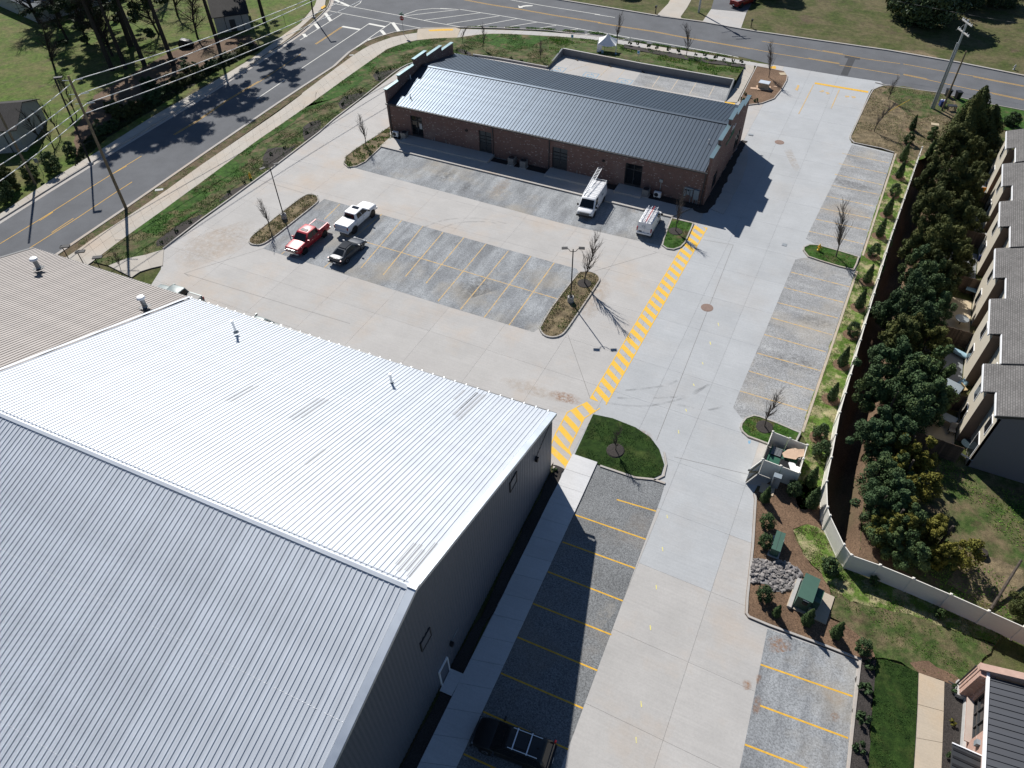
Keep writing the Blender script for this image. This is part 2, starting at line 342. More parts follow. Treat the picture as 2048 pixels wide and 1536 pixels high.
def offset(pts, d, closed=False):
    n = len(pts); out = []
    for i in range(n):
        a = pts[i-1] if (i or closed) else None; b = pts[i]; c = pts[(i+1) % n] if (i < n-1 or closed) else None
        ns = []
        for p, q in ((a, b), (b, c)):
            if p is None or q is None: continue
            dx, dy = q[0]-p[0], q[1]-p[1]; L = math.hypot(dx, dy) or 1e-9; ns.append((-dy/L, dx/L))
        if len(ns) == 1: nx, ny = ns[0]; m = 1
        else:
            nx, ny = ns[0][0]+ns[1][0], ns[0][1]+ns[1][1]; L = math.hypot(nx, ny) or 1e-9; nx, ny = nx/L, ny/L
            m = 1/max(.5, nx*ns[0][0]+ny*ns[0][1])
        out.append((b[0]+nx*d*m, b[1]+ny*d*m))
    return out
def area(p): return sum(p[i][0]*p[(i+1) % len(p)][1]-p[(i+1) % len(p)][0]*p[i][1] for i in range(len(p)))/2
ROUGH = {'grass_strip', 'grass_patch', 'mulch_patch', 'dirt_patch', 'mulch_strip', 'leaf_litter', 'ivy_ground', 'dirt_strip', 'yard_grass'}
def ragged(pts, seed):
    r = random.Random(seed); out = []; n = len(pts)
    for i in range(n):
        a, b = pts[i], pts[(i+1) % n]; L = math.dist(a, b); m = max(1, min(40, int(L/.35))); nx, ny = (b[1]-a[1])/(L or 1), -(b[0]-a[0])/(L or 1); w = 0
        for k in range(m):
            u = k/m; w = w*.6+r.uniform(-.11, .11) if k else 0; e = min(1, k, m-k) if m > 1 else 0; out.append((a[0]+(b[0]-a[0])*u+nx*w*e, a[1]+(b[1]-a[1])*u+ny*w*e))
    return out
def sheet(name, pts, z, mat, skirt=.08, parent=None):
    if name in ROUGH: pts = ragged(pts, len(pts)*7+int(z*1000))
    if area(pts) < 0: pts = pts[::-1]
    bm = bmesh.new(); vs = [bm.verts.new((x, y, z)) for x, y in pts]; f = bm.faces.new(vs); f.normal_update()
    bmesh.ops.triangulate(bm, faces=[f], quad_method='FIXED', ngon_method='EAR_CLIP')
    if skirt:
        lo = [bm.verts.new((x, y, z-skirt)) for x, y in pts]; n = len(pts)
        for i in range(n): bm.faces.new((vs[i], lo[i], lo[(i+1) % n], vs[(i+1) % n]))
    me = bpy.data.meshes.new(name); bm.to_mesh(me); bm.free()
    return struct(link(name, me, mat, parent)) if parent is None else link(name, me, mat, parent)
def kerb(pts, closed=False, w=.16, z0=0.0, h=.2, mat='concrete_kerb', name='kerb', side=1, parent=None):
    # pts = outer face; the kerb lies to the left of travel for side=1
    if closed and area(pts) < 0: pts = pts[::-1]
    n = len(pts); q = offset(pts, w*side, closed); e = offset(pts, .03*side, closed); vs = []; fs = []
    for i in range(n): vs += [(*pts[i], z0), (*e[i], z0+h), (*q[i], z0+h), (*q[i], z0)]
    m = n if closed else n-1
    for i in range(m):
        a = 4*i; b = 4*((i+1) % n)
        for k in range(3): fs.append((a+k, b+k, b+k+1, a+k+1))
    if not closed: fs += [(0, 1, 2, 3), (4*n-1, 4*n-2, 4*n-3, 4*n-4)]
    o = obj(name, MB().add(vs, fs), mat, parent)
    return struct(o) if parent is None else o
def strip_mb(mb, pts, w, z):
    a = offset(pts, w/2); b = offset(pts, -w/2); n = len(pts)
    mb.add([(*p, z) for p in b]+[(*p, z) for p in a], [(i, i+1, n+i+1, n+i) for i in range(n-1)]); return mb
def lines(name, ls, w, z, mat, parent=None):
    for L in ls:
        o = obj(name, strip_mb(MB(), L, w, z), mat, parent); 
        if parent is None: struct(o)
def resample(pts, n):
    P = np.array(pts, float); d = np.r_[0, np.cumsum(np.hypot(*np.diff(P, axis=0).T))]; t = np.linspace(0, d[-1], n+1)
    return np.c_[np.interp(t, d, P[:, 0]), np.interp(t, d, P[:, 1])]
def plen(pts): P = np.array(pts, float); return float(np.hypot(*np.diff(P, axis=0).T).sum())
def walk(name, L, R, z, mat, step=1.5, base='sealant', gap=.015, cross=1):
    n = max(1, round((plen(L)+plen(R))/2/step)); a = resample(L, n); b = resample(R, n)
    poly = [tuple(p) for p in a]+[tuple(p) for p in b[::-1]]
    root = sheet(name, poly, z-.025, base, z-.01)
    for i in range(n):
        for c in range(cross):
            u0, u1 = c/cross, (c+1)/cross
            q = [a[i]*(1-u0)+b[i]*u0, a[i]*(1-u1)+b[i]*u1, a[i+1]*(1-u1)+b[i+1]*u1, a[i+1]*(1-u0)+b[i+1]*u0]
            ce = sum(q)/4; q = [p+(ce-p)*gap/max(.3, np.linalg.norm(ce-p)) for p in q]
            link('slab', MB().prism([tuple(p) for p in q], z-.04, z+random.uniform(-.003, .003)).mesh('slab'), mat, root)
    return root
def in_poly(P, poly):
    x, y = P[:, 0], P[:, 1]; r = np.zeros(len(P), bool); n = len(poly); j = n-1
    for i in range(n):
        xi, yi = poly[i]; xj, yj = poly[j]
        c = ((yi > y) != (yj > y)) & (x < (xj-xi)*(y-yi)/((yj-yi) or 1e-12)+xi); r ^= c; j = i
    return r
def field(P, s, seed):
    r = np.random.RandomState(seed); v = np.zeros(len(P))
    for o in range(4):
        f = s*2**o
        for _ in range(3):
            a = r.uniform(0, 2*PI); v += np.sin((P[:, 0]*math.cos(a)+P[:, 1]*math.sin(a))*f*2*PI+r.uniform(0, 7))*.5**o
    return v
def tufts(name, poly, z, dens, h, mat='blade', seed=1, cov=-.2, fs=.3, excl=(), label='grass', zfn=None):
    r = np.random.RandomState(seed); A = abs(area(poly)); xs = [p[0] for p in poly]; ys = [p[1] for p in poly]
    n = int((max(xs)-min(xs))*(max(ys)-min(ys))*dens); P = np.c_[r.uniform(min(xs), max(xs), n), r.uniform(min(ys), max(ys), n)]
    P = P[in_poly(P, poly)]
    for e in excl: P = P[~in_poly(P, e)]
    fv = field(P, fs, seed); P = P[fv+r.uniform(-.6, .6, len(P)) > cov]; n = len(P)
    if n == 0: return
    V = np.zeros((n, 9, 3), np.float32); zz = np.full(n, z) if zfn is None else zfn(P)
    for b in range(3):
        a = r.uniform(0, 2*PI, n); hh = h*r.uniform(.5, 1.5, n); ww = h*r.uniform(.25, .5, n); le = hh*r.uniform(.3, 1.2, n); a2 = r.uniform(0, 2*PI, n)
        hh = hh; dx, dy = np.cos(a)*ww, np.sin(a)*ww
        V[:, b*3, 0] = P[:, 0]-dx; V[:, b*3, 1] = P[:, 1]-dy; V[:, b*3, 2] = zz
        V[:, b*3+1, 0] = P[:, 0]+dx; V[:, b*3+1, 1] = P[:, 1]+dy; V[:, b*3+1, 2] = zz
        V[:, b*3+2, 0] = P[:, 0]+np.cos(a2)*le; V[:, b*3+2, 1] = P[:, 1]+np.sin(a2)*le; V[:, b*3+2, 2] = zz+hh
    F = np.arange(n*9).reshape(-1, 3)
    o = link(name, arr_mesh(name, V.reshape(-1, 3), F), mat); return tag(o, label, 'grass', None, 'stuff')
# ================================================================ THE SETTING
SWW = [(8.76,98.73),(7.6,75.34),(6.73,62.51),(6.56,47.24),(6.47,43.97),(6.58,40.19),(6.77,39.07),(7.24,36.68),(9.25,34.08)]
SWE = [(10.91,100.26),(10.78,84.64),(10.23,68.31),(9.82,56.92),(9.64,48.81),(9.68,43.01),(9.73,38.85),(10.02,36.09)]
sheet('ground', [(-500, -200), (300, -200), (300, 30)]+[(9.9, 34.0)]+SWW[::-1]+[(8.9, 101)]+[(20, 600), (-500, 600)], 0, 'lawn', 0)
sheet('ground', [(300, 30), (9.9, 34.0)][::-1]+[(300, 30), (300, 600), (20, 600), (8.9, 101)]+SWE, 0, 'lawn', 0)
def resample0(pts, n):
    P = np.array(pts, float); d = np.r_[0, np.cumsum(np.hypot(*np.diff(P, axis=0).T))]; t = np.linspace(0, d[-1], n+1)
    return np.c_[np.interp(t, d, P[:, 0]), np.interp(t, d, P[:, 1])]
def shadow_dip():  # hollow behind the fence, its depth shaped to widen the fence shadow
    n, m = 60, 12; a = resample0([(8.9, 101)]+SWW+[(9.9, 34.0)], n); b = resample0([(8.9, 101)]+SWE+[(9.9, 34.0)], n); vs = []; pr = [0, -.25, -.7, -1.15, -1.5, -1.75, -1.9, -1.95, -1.75, -1.35, -.8, -.3, 0]
    for i in range(n+1):
        e = min(1, min(i, n-i)/4)
        for j in range(m+1): u = j/m; p = a[i]*(1-u)+b[i]*u; vs.append((p[0], p[1], pr[j]*e*(.9+.1*math.sin(i*.9+j))))
    fs = [(i*(m+1)+j, (i+1)*(m+1)+j, (i+1)*(m+1)+j+1, i*(m+1)+j+1) for i in range(n) for j in range(m)]
    struct(obj('fence_shadow_dip', MB().add(vs, fs), 'pine_straw', None, True))
shadow_dip()

# ---- road: near kerb, then the far edges, one sheet
near = [(-76.79,37.62),(-77.14,46.84),(-78,61.97),(-78.79,78.9),(-78.99,85.18),(-79.13,93.28),(-80.27,99.12),(-80.33,104.13),(-79.63,106.67),(-78.26,109.64),(-75.31,112.71),(-74.19,113.61),(-68.31,116.5),(-62.44,118.6),(-53.64,121.17),(-47.3,121.71),(-39.53,122.31),(-30.82,122.69),(-20.05,123.1),(-15.05,122.08),(-12.14,122.06),(-4.2,121.78),(1.05,121.27),(3.09,120.88),(9.65,121.21),(11.84,120.87),(16.61,120.09),(21.09,119.79)]
v0 = (near[0][0]-near[2][0], near[0][1]-near[2][1]); near = [(near[0][0]+v0[0]*3, near[0][1]+v0[1]*3)]+near
v1 = (near[-1][0]-near[-4][0], near[-1][1]-near[-4][1]); near = near+[(near[-1][0]+v1[0]*4, near[-1][1]+v1[1]*4)]
far = [(21.13,132.86),(11.81,134.33),(1.03,135.21),(-2.39,135.12),(-20.14,135.04),(-29.74,135.89),(-38.01,135.64),(-48.1,136.2),(-57.01,136.6)]
w0 = (far[0][0]-far[2][0], far[0][1]-far[2][1]); w1 = (far[-1][0]-far[-4][0], far[-1][1]-far[-4][1])
far = [(far[0][0]+w0[0]*2, far[0][1]+w0[1]*2)]+far+[(far[-1][0]+w1[0]*6, far[-1][1]+w1[1]*6)]
lfar = [(-98.85,119.44),(-97.67,117.49),(-96.45,115.03),(-95.32,111.47),(-94.22,106.7),(-93.33,102.35),(-91.83,88.89),(-90.83,72.13),(-90.14,55.34),(-89.56,45.79),(-89.03,38.79)]
tw = (far[-1][0]-lfar[0][0], far[-1][1]-lfar[0][1])
lext = (lfar[0][0]-60*.97, lfar[0][1]+60*.12)
u0 = (lfar[-1][0]-lfar[-3][0], lfar[-1][1]-lfar[-3][1]); lfar = lfar+[(lfar[-1][0]+u0[0]*3, lfar[-1][1]+u0[1]*3)]
cornerTL = (far[-1][0]-2, far[-1][1]-13)
sheet('road', near+far+[cornerTL]+lfar, .02, 'asphalt', .05)
for pts, sd in ((lfar, 1), (far[::-1], 1)):
    g_ = obj('gutter', strip_mb(MB(), offset(pts, .1*sd), .6, .026), 'concrete_kerb'); struct(g_)
    kerb(offset(pts, -.2*sd), False, .16, 0, .17, 'concrete_kerb', 'kerb', -1)
nk = near[:18]
g_ = obj('gutter', strip_mb(MB(), offset(nk, .2), .5, .026), 'concrete_kerb'); struct(g_)
kerb(nk, False, .16, 0, .16, 'concrete_kerb', 'kerb', -1)
nk2 = near[23:]; kerb(nk2, False, .16, 0, .16, 'concrete_kerb', 'kerb', -1)
# road markings
RW = [[(-97.64,117.8),(-92.29,117.71),(-82.37,117.36),(-74.46,116.82),(-68.75,116.73)], [(-96.14,114.25),(-92.24,114.09),(-81.37,113.68),(-74.21,113.38)], [(-92.4,113.81),(-91.87,104.05),(-91.64,100.17)], [(-81.37,113.68),(-80.61,101.45)],
      [(-84.87,111.78),(-84.11,97.73),(-83.7,89.98)], [(-83.36,85.72),(-82.9,78.42)], [(-93.42,121.71),(-92.68,120.11),(-92.55,117.83)], [(-81.36,117.92),(-80.36,121.02),(-78.1,122.97),(-73.08,124.53)], [(-81.07,117.47),(-73.08,124.53)],
      [(-76.42,117.05),(-68.66,124.47)], [(-71.57,116.99),(-64.7,124.38)], [(-66.92,117.3),(-61.03,124.41)], [(-61.28,119.49),(-57.01,124.2)], [(-56.09,120.88),(-53.15,124.17)], [(-51.01,122.03),(-48.91,124.13)], [(-46.19,122.89),(-44.88,124.32)],
      [(-76.88,123.58),(-73.03,124.56),(-68.52,124.53),(-64.79,124.56),(-60.9,124.47),(-56.88,124.26),(-53.07,124.33),(-48.94,124.2),(-44.72,123.91)], [(-45.23,124.17),(-41.07,123.9),(-35.65,123.72),(-28.88,123.46),(-24.69,123.16),(-20.19,122.74)], [(-46.8,122.24),(-45.05,124.09)], [(-42.37,123.15),(-41.32,124.18)], [(-40.09,122.77),(-39.08,123.9)],
      [(-66.64,132.89),(-59.84,132.46),(-47.91,132.11)], [(-48.88,131.92),(-44.9,131.87)]]
lines('lane_marking', RW, .16, .027, 'paint_white')
lines('stop_bar', [[(-88.61,108.51),(-84.69,108.52)], [(-84.89,111.56),(-81.14,111.39)], [(-98.55,119.8),(-93.37,117.71)]], .6, .028, 'paint_white')
lines('crossing_bar', [[(-95.6,112.9),(-92.18,109.96)], [(-94.02,107.69),(-91.99,106.04)], [(-92.9,102.8),(-91.59,101.76)], [(-81.17,113.77),(-77.39,110.21)], [(-80.95,109.7),(-78.73,107.84)], [(-80.66,105.44),(-79.94,104.98)]], .6, .028, 'paint_white')
RY = [[(-75.02,129.39),(-69.34,128.94),(-62.03,128.82),(-56.11,128.43),(-46.41,128.27)], [(-46.76,128.08),(-42.4,127.91),(-36.21,127.93),(-30.71,127.35),(-25.78,127.19),(-19.27,126.85)], [(-19.32,127.16),(-14.86,126.64),(-8.28,126.53),(-5,126.36)], [(-4.93,125.89),(-3.05,125.95),(4.1,125.66)], [(4.51,126.03),(7.89,125.56),(13.89,124.54),(16.93,124.4),(21.1,123.8)],
      [(-18.24,131.01),(-11.5,130.76),(-5.25,130.43),(-1.59,130.1),(3.65,130.27)], [(4.1,130.33),(9.81,129.86),(14.22,129.71),(17.46,129.26),(21.12,128.89)], [(-88.62,108.3),(-88.06,99.7)],
      [(-84.81,31.74),(-84.99,41.21),(-85.34,49.15),(-85.53,55.27),(-85.57,57.91)], [(-85.89,64.4),(-85.92,69.25),(-86.61,75.99),(-86.68,81.41),(-86.67,83.63)], [(-86.67,83.63),(-87.61,95.16)], [(-80.81,29.8),(-80.94,37.94),(-80.99,42.75),(-81.37,49.6),(-81.46,52.38)]]
lines('centre_line', RY, .11, .027, 'paint_road_yellow')
RY2 = [offset([(-75.02,129.39),(-69.34,128.94),(-62.03,128.82),(-56.11,128.43),(-46.41,128.27)], .28), offset([(-46.76,128.08),(-42.4,127.91),(-36.21,127.93),(-30.71,127.35),(-25.78,127.19),(-19.27,126.85)], .28), offset([(-9.87,126.53),(-5,126.36)], .3), offset([(-8.35,130.61),(-5.12,130.41)], .3),
       [(-84.77,41.03),(-84.87,42.97)], [(-81.24,39.82),(-81.42,43.12)], [(-85.43,52.93),(-85.33,55.09)], [(-85.01,41.09),(-84.99,43.11)], offset([(-85.89,64.4),(-85.92,69.25),(-86.61,75.99),(-86.68,81.41),(-86.67,83.63)], .25), offset([(4.51,126.03),(7.89,125.56)], .3), offset([(16.93,124.4),(21.1,123.8)], -.3), offset([(14.22,129.71),(17.46,129.26),(21.12,128.89)], -.3), offset([(-88.62,108.3),(-88.06,99.7)], .25)]
lines('centre_line', RY2, .11, .0272, 'paint_road_yellow')
ar = [(-63.9,130.67),(-63.18,129.51),(-62.57,129.94),(-62.82,130.2),(-62.32,130.78),(-61.3,131.39),(-61.34,131.83),(-62.47,131.45),(-63.04,130.93),(-63.27,130.38)]
sheet('turn_arrow', ar, .028, 'paint_white', 0)
sheet('asphalt_patch', [(-4.76,130.39),(-2.34,130.39),(-2.29,129.29),(-2.98,129.3),(-3.17,122.25),(-4.2,122.37),(-4.04,129.18),(-4.66,129.4)], .0255, 'asphalt_patch', 0)
sheet('asphalt_patch', [(14.06,132.83),(20.52,131.98),(20.21,127.6),(13.92,128.49)], .0235, 'asphalt', 0)

# ---- lot paving: one base sheet, slabs cut out of it by the saw joints
lot = [(-15.01,121.88),(-12.04,121.89),(-4.19,121.74),(1.69,121.94),(2.51,120.65),(1.33,119.46),(0.78,118.4),(0.62,116),(0.44,110.86),(0.05,101.5),(0.5,100.17),(5.85,99.43),(5.04,74.16),(4.91,71.08),(3.92,45.81),(2.74,43.14),(2.17,40.85),(1.76,37.69),(1.94,37.2),(2.71,32.9),(3.31,28.66),(3.55,27.38),(3.8,27.16),(5.18,27.14),(11.03,27.34),(11.29,20.27),(11.51,13.18)]+[(-11.71,1.86),(-11.89,9.04),(-12.59,30.31),(-13.81,33.86)]+[(-13.9, 32.5), (-60, 31)]+[(-62.55,37.01),(-63.81,39.85),(-66.42,42.9),(-66.7,48.98),(-66.72,54.31),(-66.81,62.34),(-67.24,73.36),(-67.77,77.49),(-68.08,85.72),(-68.56,96.88),(-68.26,98.53),(-67.76,99.74)]+[(-61, 90), (-59.5, 97.3)]+[(-60.17,105.93),(-46.82,106.3),(-46.86,112.34),(-18.47,111.39),(-16.08,106.26),(-14.79,105.75),(-11.91,108.63),(-11.28,113.19),(-11.18,117.13),(-11.67,118.81),(-12.4,119.85),(-14.19,121.38)]
BACK = [p for p in lot]
if area(lot) < 0: lot = lot[::-1]
base = sheet('parking_lot', lot, .035, 'sealant', .03)
def cut_slabs(poly, xs, ys, gap, z, parent, matf):
    bm = bmesh.new(); f = bm.faces.new([bm.verts.new((x, y, z)) for x, y in poly]); f.normal_update(); bmesh.ops.triangulate(bm, faces=[f], quad_method='FIXED', ngon_method='EAR_CLIP')
    for k, vals in ((0, xs), (1, ys)):
        for v in vals:
            for e in (-gap/2, gap/2):
                co = [0, 0, 0]; no = [0, 0, 0]; co[k] = v+e; no[k] = 1
                bmesh.ops.bisect_plane(bm, geom=bm.verts[:]+bm.edges[:]+bm.faces[:], plane_co=co, plane_no=no)
    cells = {}
    for f in bm.faces:
        c = f.calc_center_median(); i = np.searchsorted(xs, c.x); j = np.searchsorted(ys, c.y)
        if any(abs(c.x-v) < gap/2 for v in xs) or any(abs(c.y-v) < gap/2 for v in ys): continue
        cells.setdefault((i, j), []).append([tuple(v.co) for v in f.verts])
    bm.free()
    for (i, j), fs in cells.items():
        mb = MB()
        for p in fs: mb.add(p, [tuple(range(len(p)))])
        me = mb.mesh('slab'); b2 = bmesh.new(); b2.from_mesh(me); bmesh.ops.remove_doubles(b2, verts=b2.verts, dist=1e-4)
        ex = bmesh.ops.extrude_edge_only(b2, edges=[e for e in b2.edges if e.is_boundary])
        for v in ex['geom']:
            if isinstance(v, bmesh.types.BMVert): v.co.z -= .03
        b2.to_mesh(me); b2.free()
        cx = sum(p[0][0] for p in fs)/len(fs); cy = sum(p[0][1] for p in fs)/len(fs)
        link('slab', me, matf(cx, cy), parent)
cut_slabs(lot, [-64.6, -58.4, -50.2, -44, -38, -31.6, -25.2, -19, -12.75, -8.6, -4.4, 1.0, 5.6, 10.6], [2, 7, 12, 17, 22.4, 28, 33.2, 38.2, 43.6, 48.4, 55, 60.4, 65.6, 71, 76.4, 82, 88, 93, 98.8, 105, 111, 117], .013, .06, base,
          lambda x, y: 'concrete_cool' if x > -12.75 and y > 30 else 'concrete')
for L in ([(-20.39,59.45),(-15.29,65.57)], [(-18.91,48.89),(-13.92,42.08),(-13.74,41.82)], [(-56.06,47.77),(-60.91,40.44),(-59.94,40.21)], [(-8.01,70.51),(-6.85,39.7)], [(-4.99,38.64),(0.91,39.44)], [(-11.34,70.09),(-8.01,70.51)], [(-67.05,59.53),(-59.14,59.35)], [(-60.86,40.4),(-39.41,41.17)]):
    struct(obj('joint_sealant', strip_mb(MB(), L, .035, .0645), 'sealant'))

# ---- parking bays of open-graded paving, flush with the slabs
bays = [('bay_grey', [(-56.04,59.32),(-22.24,59.11),(-21.73,58.59),(-21.81,48.77),(-22.13,47.8),(-31.52,47.65),(-49.63,47.71),(-56.07,47.75),(-56.09,50.8)]),
        ('bay_grey', [(-56.72,73.22),(-15.99,72.82),(-14.76,69.65),(-15.2,66.97),(-26.78,66.53),(-56.88,67.18),(-58.69,67.37)]),
        ('bay_light', [(0.6,99.69),(5.87,99.25),(5.06,74.03),(0.58,74.29),(-0.95,75.03)]),
        ('bay_light', [(-1.23,70.62),(-0.29,71.42),(4.88,71.24),(3.9,45.92),(-0.97,45.23),(-1.97,46.21)]),
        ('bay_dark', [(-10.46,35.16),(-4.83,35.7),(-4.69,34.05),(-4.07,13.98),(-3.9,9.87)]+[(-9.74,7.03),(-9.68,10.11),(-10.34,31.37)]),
        ('bay_grey', [(5.19,26.98),(10.98,27.28),(11.29,20.27),(11.39,15.93),(5.47,13.06),(5.61,17.52)]),
        ('bay_light', [(-32.76,111.23),(-18.41,111.34),(-18.15,105.89),(-32.48,105.97)])]
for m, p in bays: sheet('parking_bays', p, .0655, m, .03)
struct(obj('pavement_stain', MB().prism([(5.25,26.97),(7.36,27.09),(6.76,25.92),(5.08,25.61)], .0652, .0662), 'dirt')) if False else None

# stall lines
right1 = [(-0.18,96.8),(5.53,96.66)], [(-0.17,93.87),(5.54,93.7)], [(-0.24,90.92),(5.51,90.66)], [(-0.27,88.06),(5.27,88.16)], [(-0.35,85.19),(5.13,85.17)], [(-0.55,82.19),(5.1,82.34)], [(-0.59,79.56),(5.06,79.63)], [(-0.87,76.74),(4.98,76.64)]
right2 = [(-1.2,68.11),(4.79,68.06)], [(-1.32,65.15),(4.59,65.2)], [(-1.45,62.38),(4.43,62.43)], [(-1.49,59.74),(4.34,59.64)], [(-1.59,56.94),(4.19,56.91)], [(-1.64,54.03),(4.15,54.1)], [(-1.78,51.3),(4.07,51.27)], [(-1.9,48.42),(4,48.52)]
whl = [(-7.79,32.58),(-4.65,32.86)], [(-10.2,29.85),(-4.55,30.12)], [(-10.13,27.21),(-4.47,27.46)], [(-10.12,24.46),(-4.4,24.65)], [(-10.04,21.73),(-4.25,21.97)], [(-9.97,19.04),(-4.21,19.27)], [(-9.86,16.36),(-4.15,16.63)], [(-9.78,13.69),(-4.05,13.98)], [(-9.69,10.96),(-3.88,11.31)], [(-10.16,32.24),(-4.64,34.11)]
brl = [(5.32,24.3),(11.03,24.78)], [(5.89,21.66),(11.15,22.05)], [(5.56,18.94),(9.1,19.21),(11.37,19.39)]
ctr = [(-36.24,59.2),(-35.82,50.05)], [(-33.35,59.19),(-33.13,47.98)], [(-30.43,59),(-30.37,47.83)], [(-27.71,59.18),(-27.58,47.71)], [(-24.87,59.09),(-24.78,47.71)], [(-38.98,59.17),(-38.46,50.14)], [(-41.77,59.25),(-40.82,49.39)], [(-44.73,59.37),(-43.73,49.4)], [(-34.92,53.62),(-22.02,53.51)], [(-49.14,53.77),(-34.92,53.62)]
ctr2 = [(-53.57,59.12),(-53.28,55.59)], [(-47.58,59.35),(-47.82,53.17)], [(-47.48,49.14),(-47.48,47.77)], [(-53.37,48.51),(-53.44,47.82)]
accl = [(-29.59,110.99),(-29.36,106.25)], [(-26.58,111.03),(-26.42,106.33)], [(-23.72,111.02),(-23.48,105.99)], [(-20.87,110.87),(-20.63,106.22)], [(-38.05,110.43),(-38.12,106.17)], [(-35.39,110.59),(-35.3,106.44)], [(-41.08,111.14),(-43.75,105.82)]
lines('stall_line', right1, .12, .0685, 'paint_faded'); lines('stall_line', right2, .12, .0685, 'paint_faded'); lines('stall_line', whl[:-1], .11, .0685, 'paint_yellow')
lines('stall_line', brl, .12, .0685, 'paint_yellow'); lines('stall_line', ctr[:-2]+ctr2, .12, .0685, 'paint_faded'); lines('stall_line', ctr[-2:], .12, .0697, 'paint_faded'); lines('stall_line', accl, .12, .0685, 'paint_pale')
# hatched walkway: upper run, then the bend towards the warehouse
def hatch(L, R, pitch, wid, slant, z=.0685):
    n = int(plen(L)/pitch); N = 600; a = resample(L, N); b = resample(R, N); tot = plen(L)
    lines('walkway_edge', [[tuple(p) for p in a[::20]], [tuple(p) for p in b[::20]]], .10, z+.0006, 'paint_yellow_bright')
    for k in range(-3, n+1):
        i0 = k*pitch/tot*N; i1 = (k*pitch+wid)/tot*N; s = slant/tot*N; q = []
        m = 8; top = []; bot = []
        for j in range(m+1):
            u = j/m; t0 = i0+s*u; t1 = i1+s*u
            if t1 < 0 or t0 > N: continue
            t0 = int(min(max(t0, 0), N)); t1 = int(min(max(t1, 0), N))
            top.append(tuple(a[t0]*(1-u)+b[t0]*u)); bot.append(tuple(a[t1]*(1-u)+b[t1]*u))
        if len(top) < 2: continue
        mb = MB(); c = len(top)
        mb.add([(*p, z) for p in top]+[(*p, z) for p in bot], [(i, c+i, c+i+1, i+1) for i in range(c-1)])
        struct(obj('hatch_stripe', mb, 'paint_yellow_bright'))
hatch([(-12.95,72.57),(-13.74,41.82)], [(-11.55,72.62),(-12.2,41.74)], 1.26, .64, 1.0)
hatch([(-13.82,41.33),(-14.94,39.45),(-14.89,36.77),(-14.78,35.74)]+[(-14.7,34.21)], [(-12.52,41.12),(-13.34,39.44),(-13.23,35.68),(-12.69,35.03),(-12.71,33.67)], 1.24, .62, .5)
# entrance markings
lines('stop_bar', [[(-7.26,117.45),(0.47,117.38)]], .62, .0685, 'paint_yellow'); lines('lane_marking', [[(-7.32,116.81),(-7.51,106.02)], [(-3.53,116.52),(-3.63,109.63)]], .14, .0688, 'paint_faded')
for p in ([(-9.52,115.85),(-9.2,115.69),(-9.1,114.23),(-9.12,113.72),(-9.55,113.88),(-9.47,114.67)], [(-6.18,114.77),(-5.72,115.41),(-5.44,115.09),(-5.69,114.54)], [(-5.29,114.86),(-4.87,115.04),(-4.55,114.45),(-4.9,114.15)], [(-2.49,114.77),(-1.96,114.92),(-1.8,114.58),(-2.3,114.2)], [(-1.64,115),(-1.1,115.09),(-0.92,114.74),(-1.32,114.28)]):
    sheet('turn_arrow', p, .0687, 'paint_faded', 0)
for c in ((-45.2,106.67), (-39.56,106.66), (-33.88,106.59)):   # blue wheelchair symbols on the accessible bays
    mb = MB(); x, y = c
    for a in ([(-1.1, -.8), (1.1, -.8), (1.1, .8), (-1.1, .8), (-1.1, -.8)], [(-.1, .55), (-.05, .1), (.4, .1), (.65, -.4)], [(-.05, .3), (.3, .3)]): strip_mb(mb, [(x+p, y+q) for p, q in a], .11, .0687)
    strip_mb(mb, [(x-.1+.42*math.cos(t), y-.22+.42*math.sin(t)) for t in np.linspace(1.9, 5.9, 12)], .11, .069)
    struct(obj('wheelchair_symbol', mb, 'paint_blue'))
for p in ([(-6.1,56.75),(-5.89,56.28)], [(-6.08,53.71),(-5.9,53.31)], [(-5.97,50.62),(-5.81,50.37)], [(-5.93,47.53),(-5.77,47.27)], [(-5.67,44.24),(-5.51,43.94)], [(-5.52,41.58),(-5.37,41.23)], [(-3.79,32.89),(-3.66,32.64)], [(-3.23,30.01),(-3.08,29.69)], [(-2.67,26.84),(-2.54,26.52)], [(-2.09,23.76),(-1.95,23.44)], [(-0.99,18.65),(-0.83,18.3)], [(-0.56,16.46),(-0.42,16.14)], [(4.95,90.76),(5.28,90.61)]):
    struct(obj('survey_mark', strip_mb(MB(), p, .07, .0686), 'spray_yellow'))
sheet('survey_mark', [(0.12,42.97),(0.32,43.1),(0.36,42.82),(0.25,42.61)], .0686, 'paint_blue', 0)

# ---- islands and beds, each a kerb and its ground
def island(name, pts, mat, kb=True, z=.15, smooth=3):
    p = cr(pts, smooth, True) if smooth else pts
    if area(p) < 0: p = p[::-1]
    if kb: kerb(p, True, .17, .03, .16); q = offset(p, .1, True)
    else: q = p
    sheet(name, q, z, mat, .12); return p
I1 = island('planting_island', [(-58.74,48.45),(-58.01,47.78),(-57.21,47.81),(-56.51,48.31),(-56.23,49.79),(-56.18,53.49),(-56.15,57.61),(-56.35,58.67),(-57.23,59.48),(-58.32,59.43),(-58.81,58.68),(-58.95,56.34),(-58.94,51.84),(-58.94,49.69)], 'straw_dry')
I2 = island('planting_island', [(-21.83,58.12),(-21.43,58.84),(-20.7,59.24),(-19.8,59.06),(-19.2,58.41),(-19.1,57.27),(-19.12,53.4),(-19.18,49.54),(-19.41,48.38),(-20.05,47.75),(-20.93,47.67),(-21.72,48.28),(-21.92,49.03),(-22.08,52.33)], 'straw_dry')
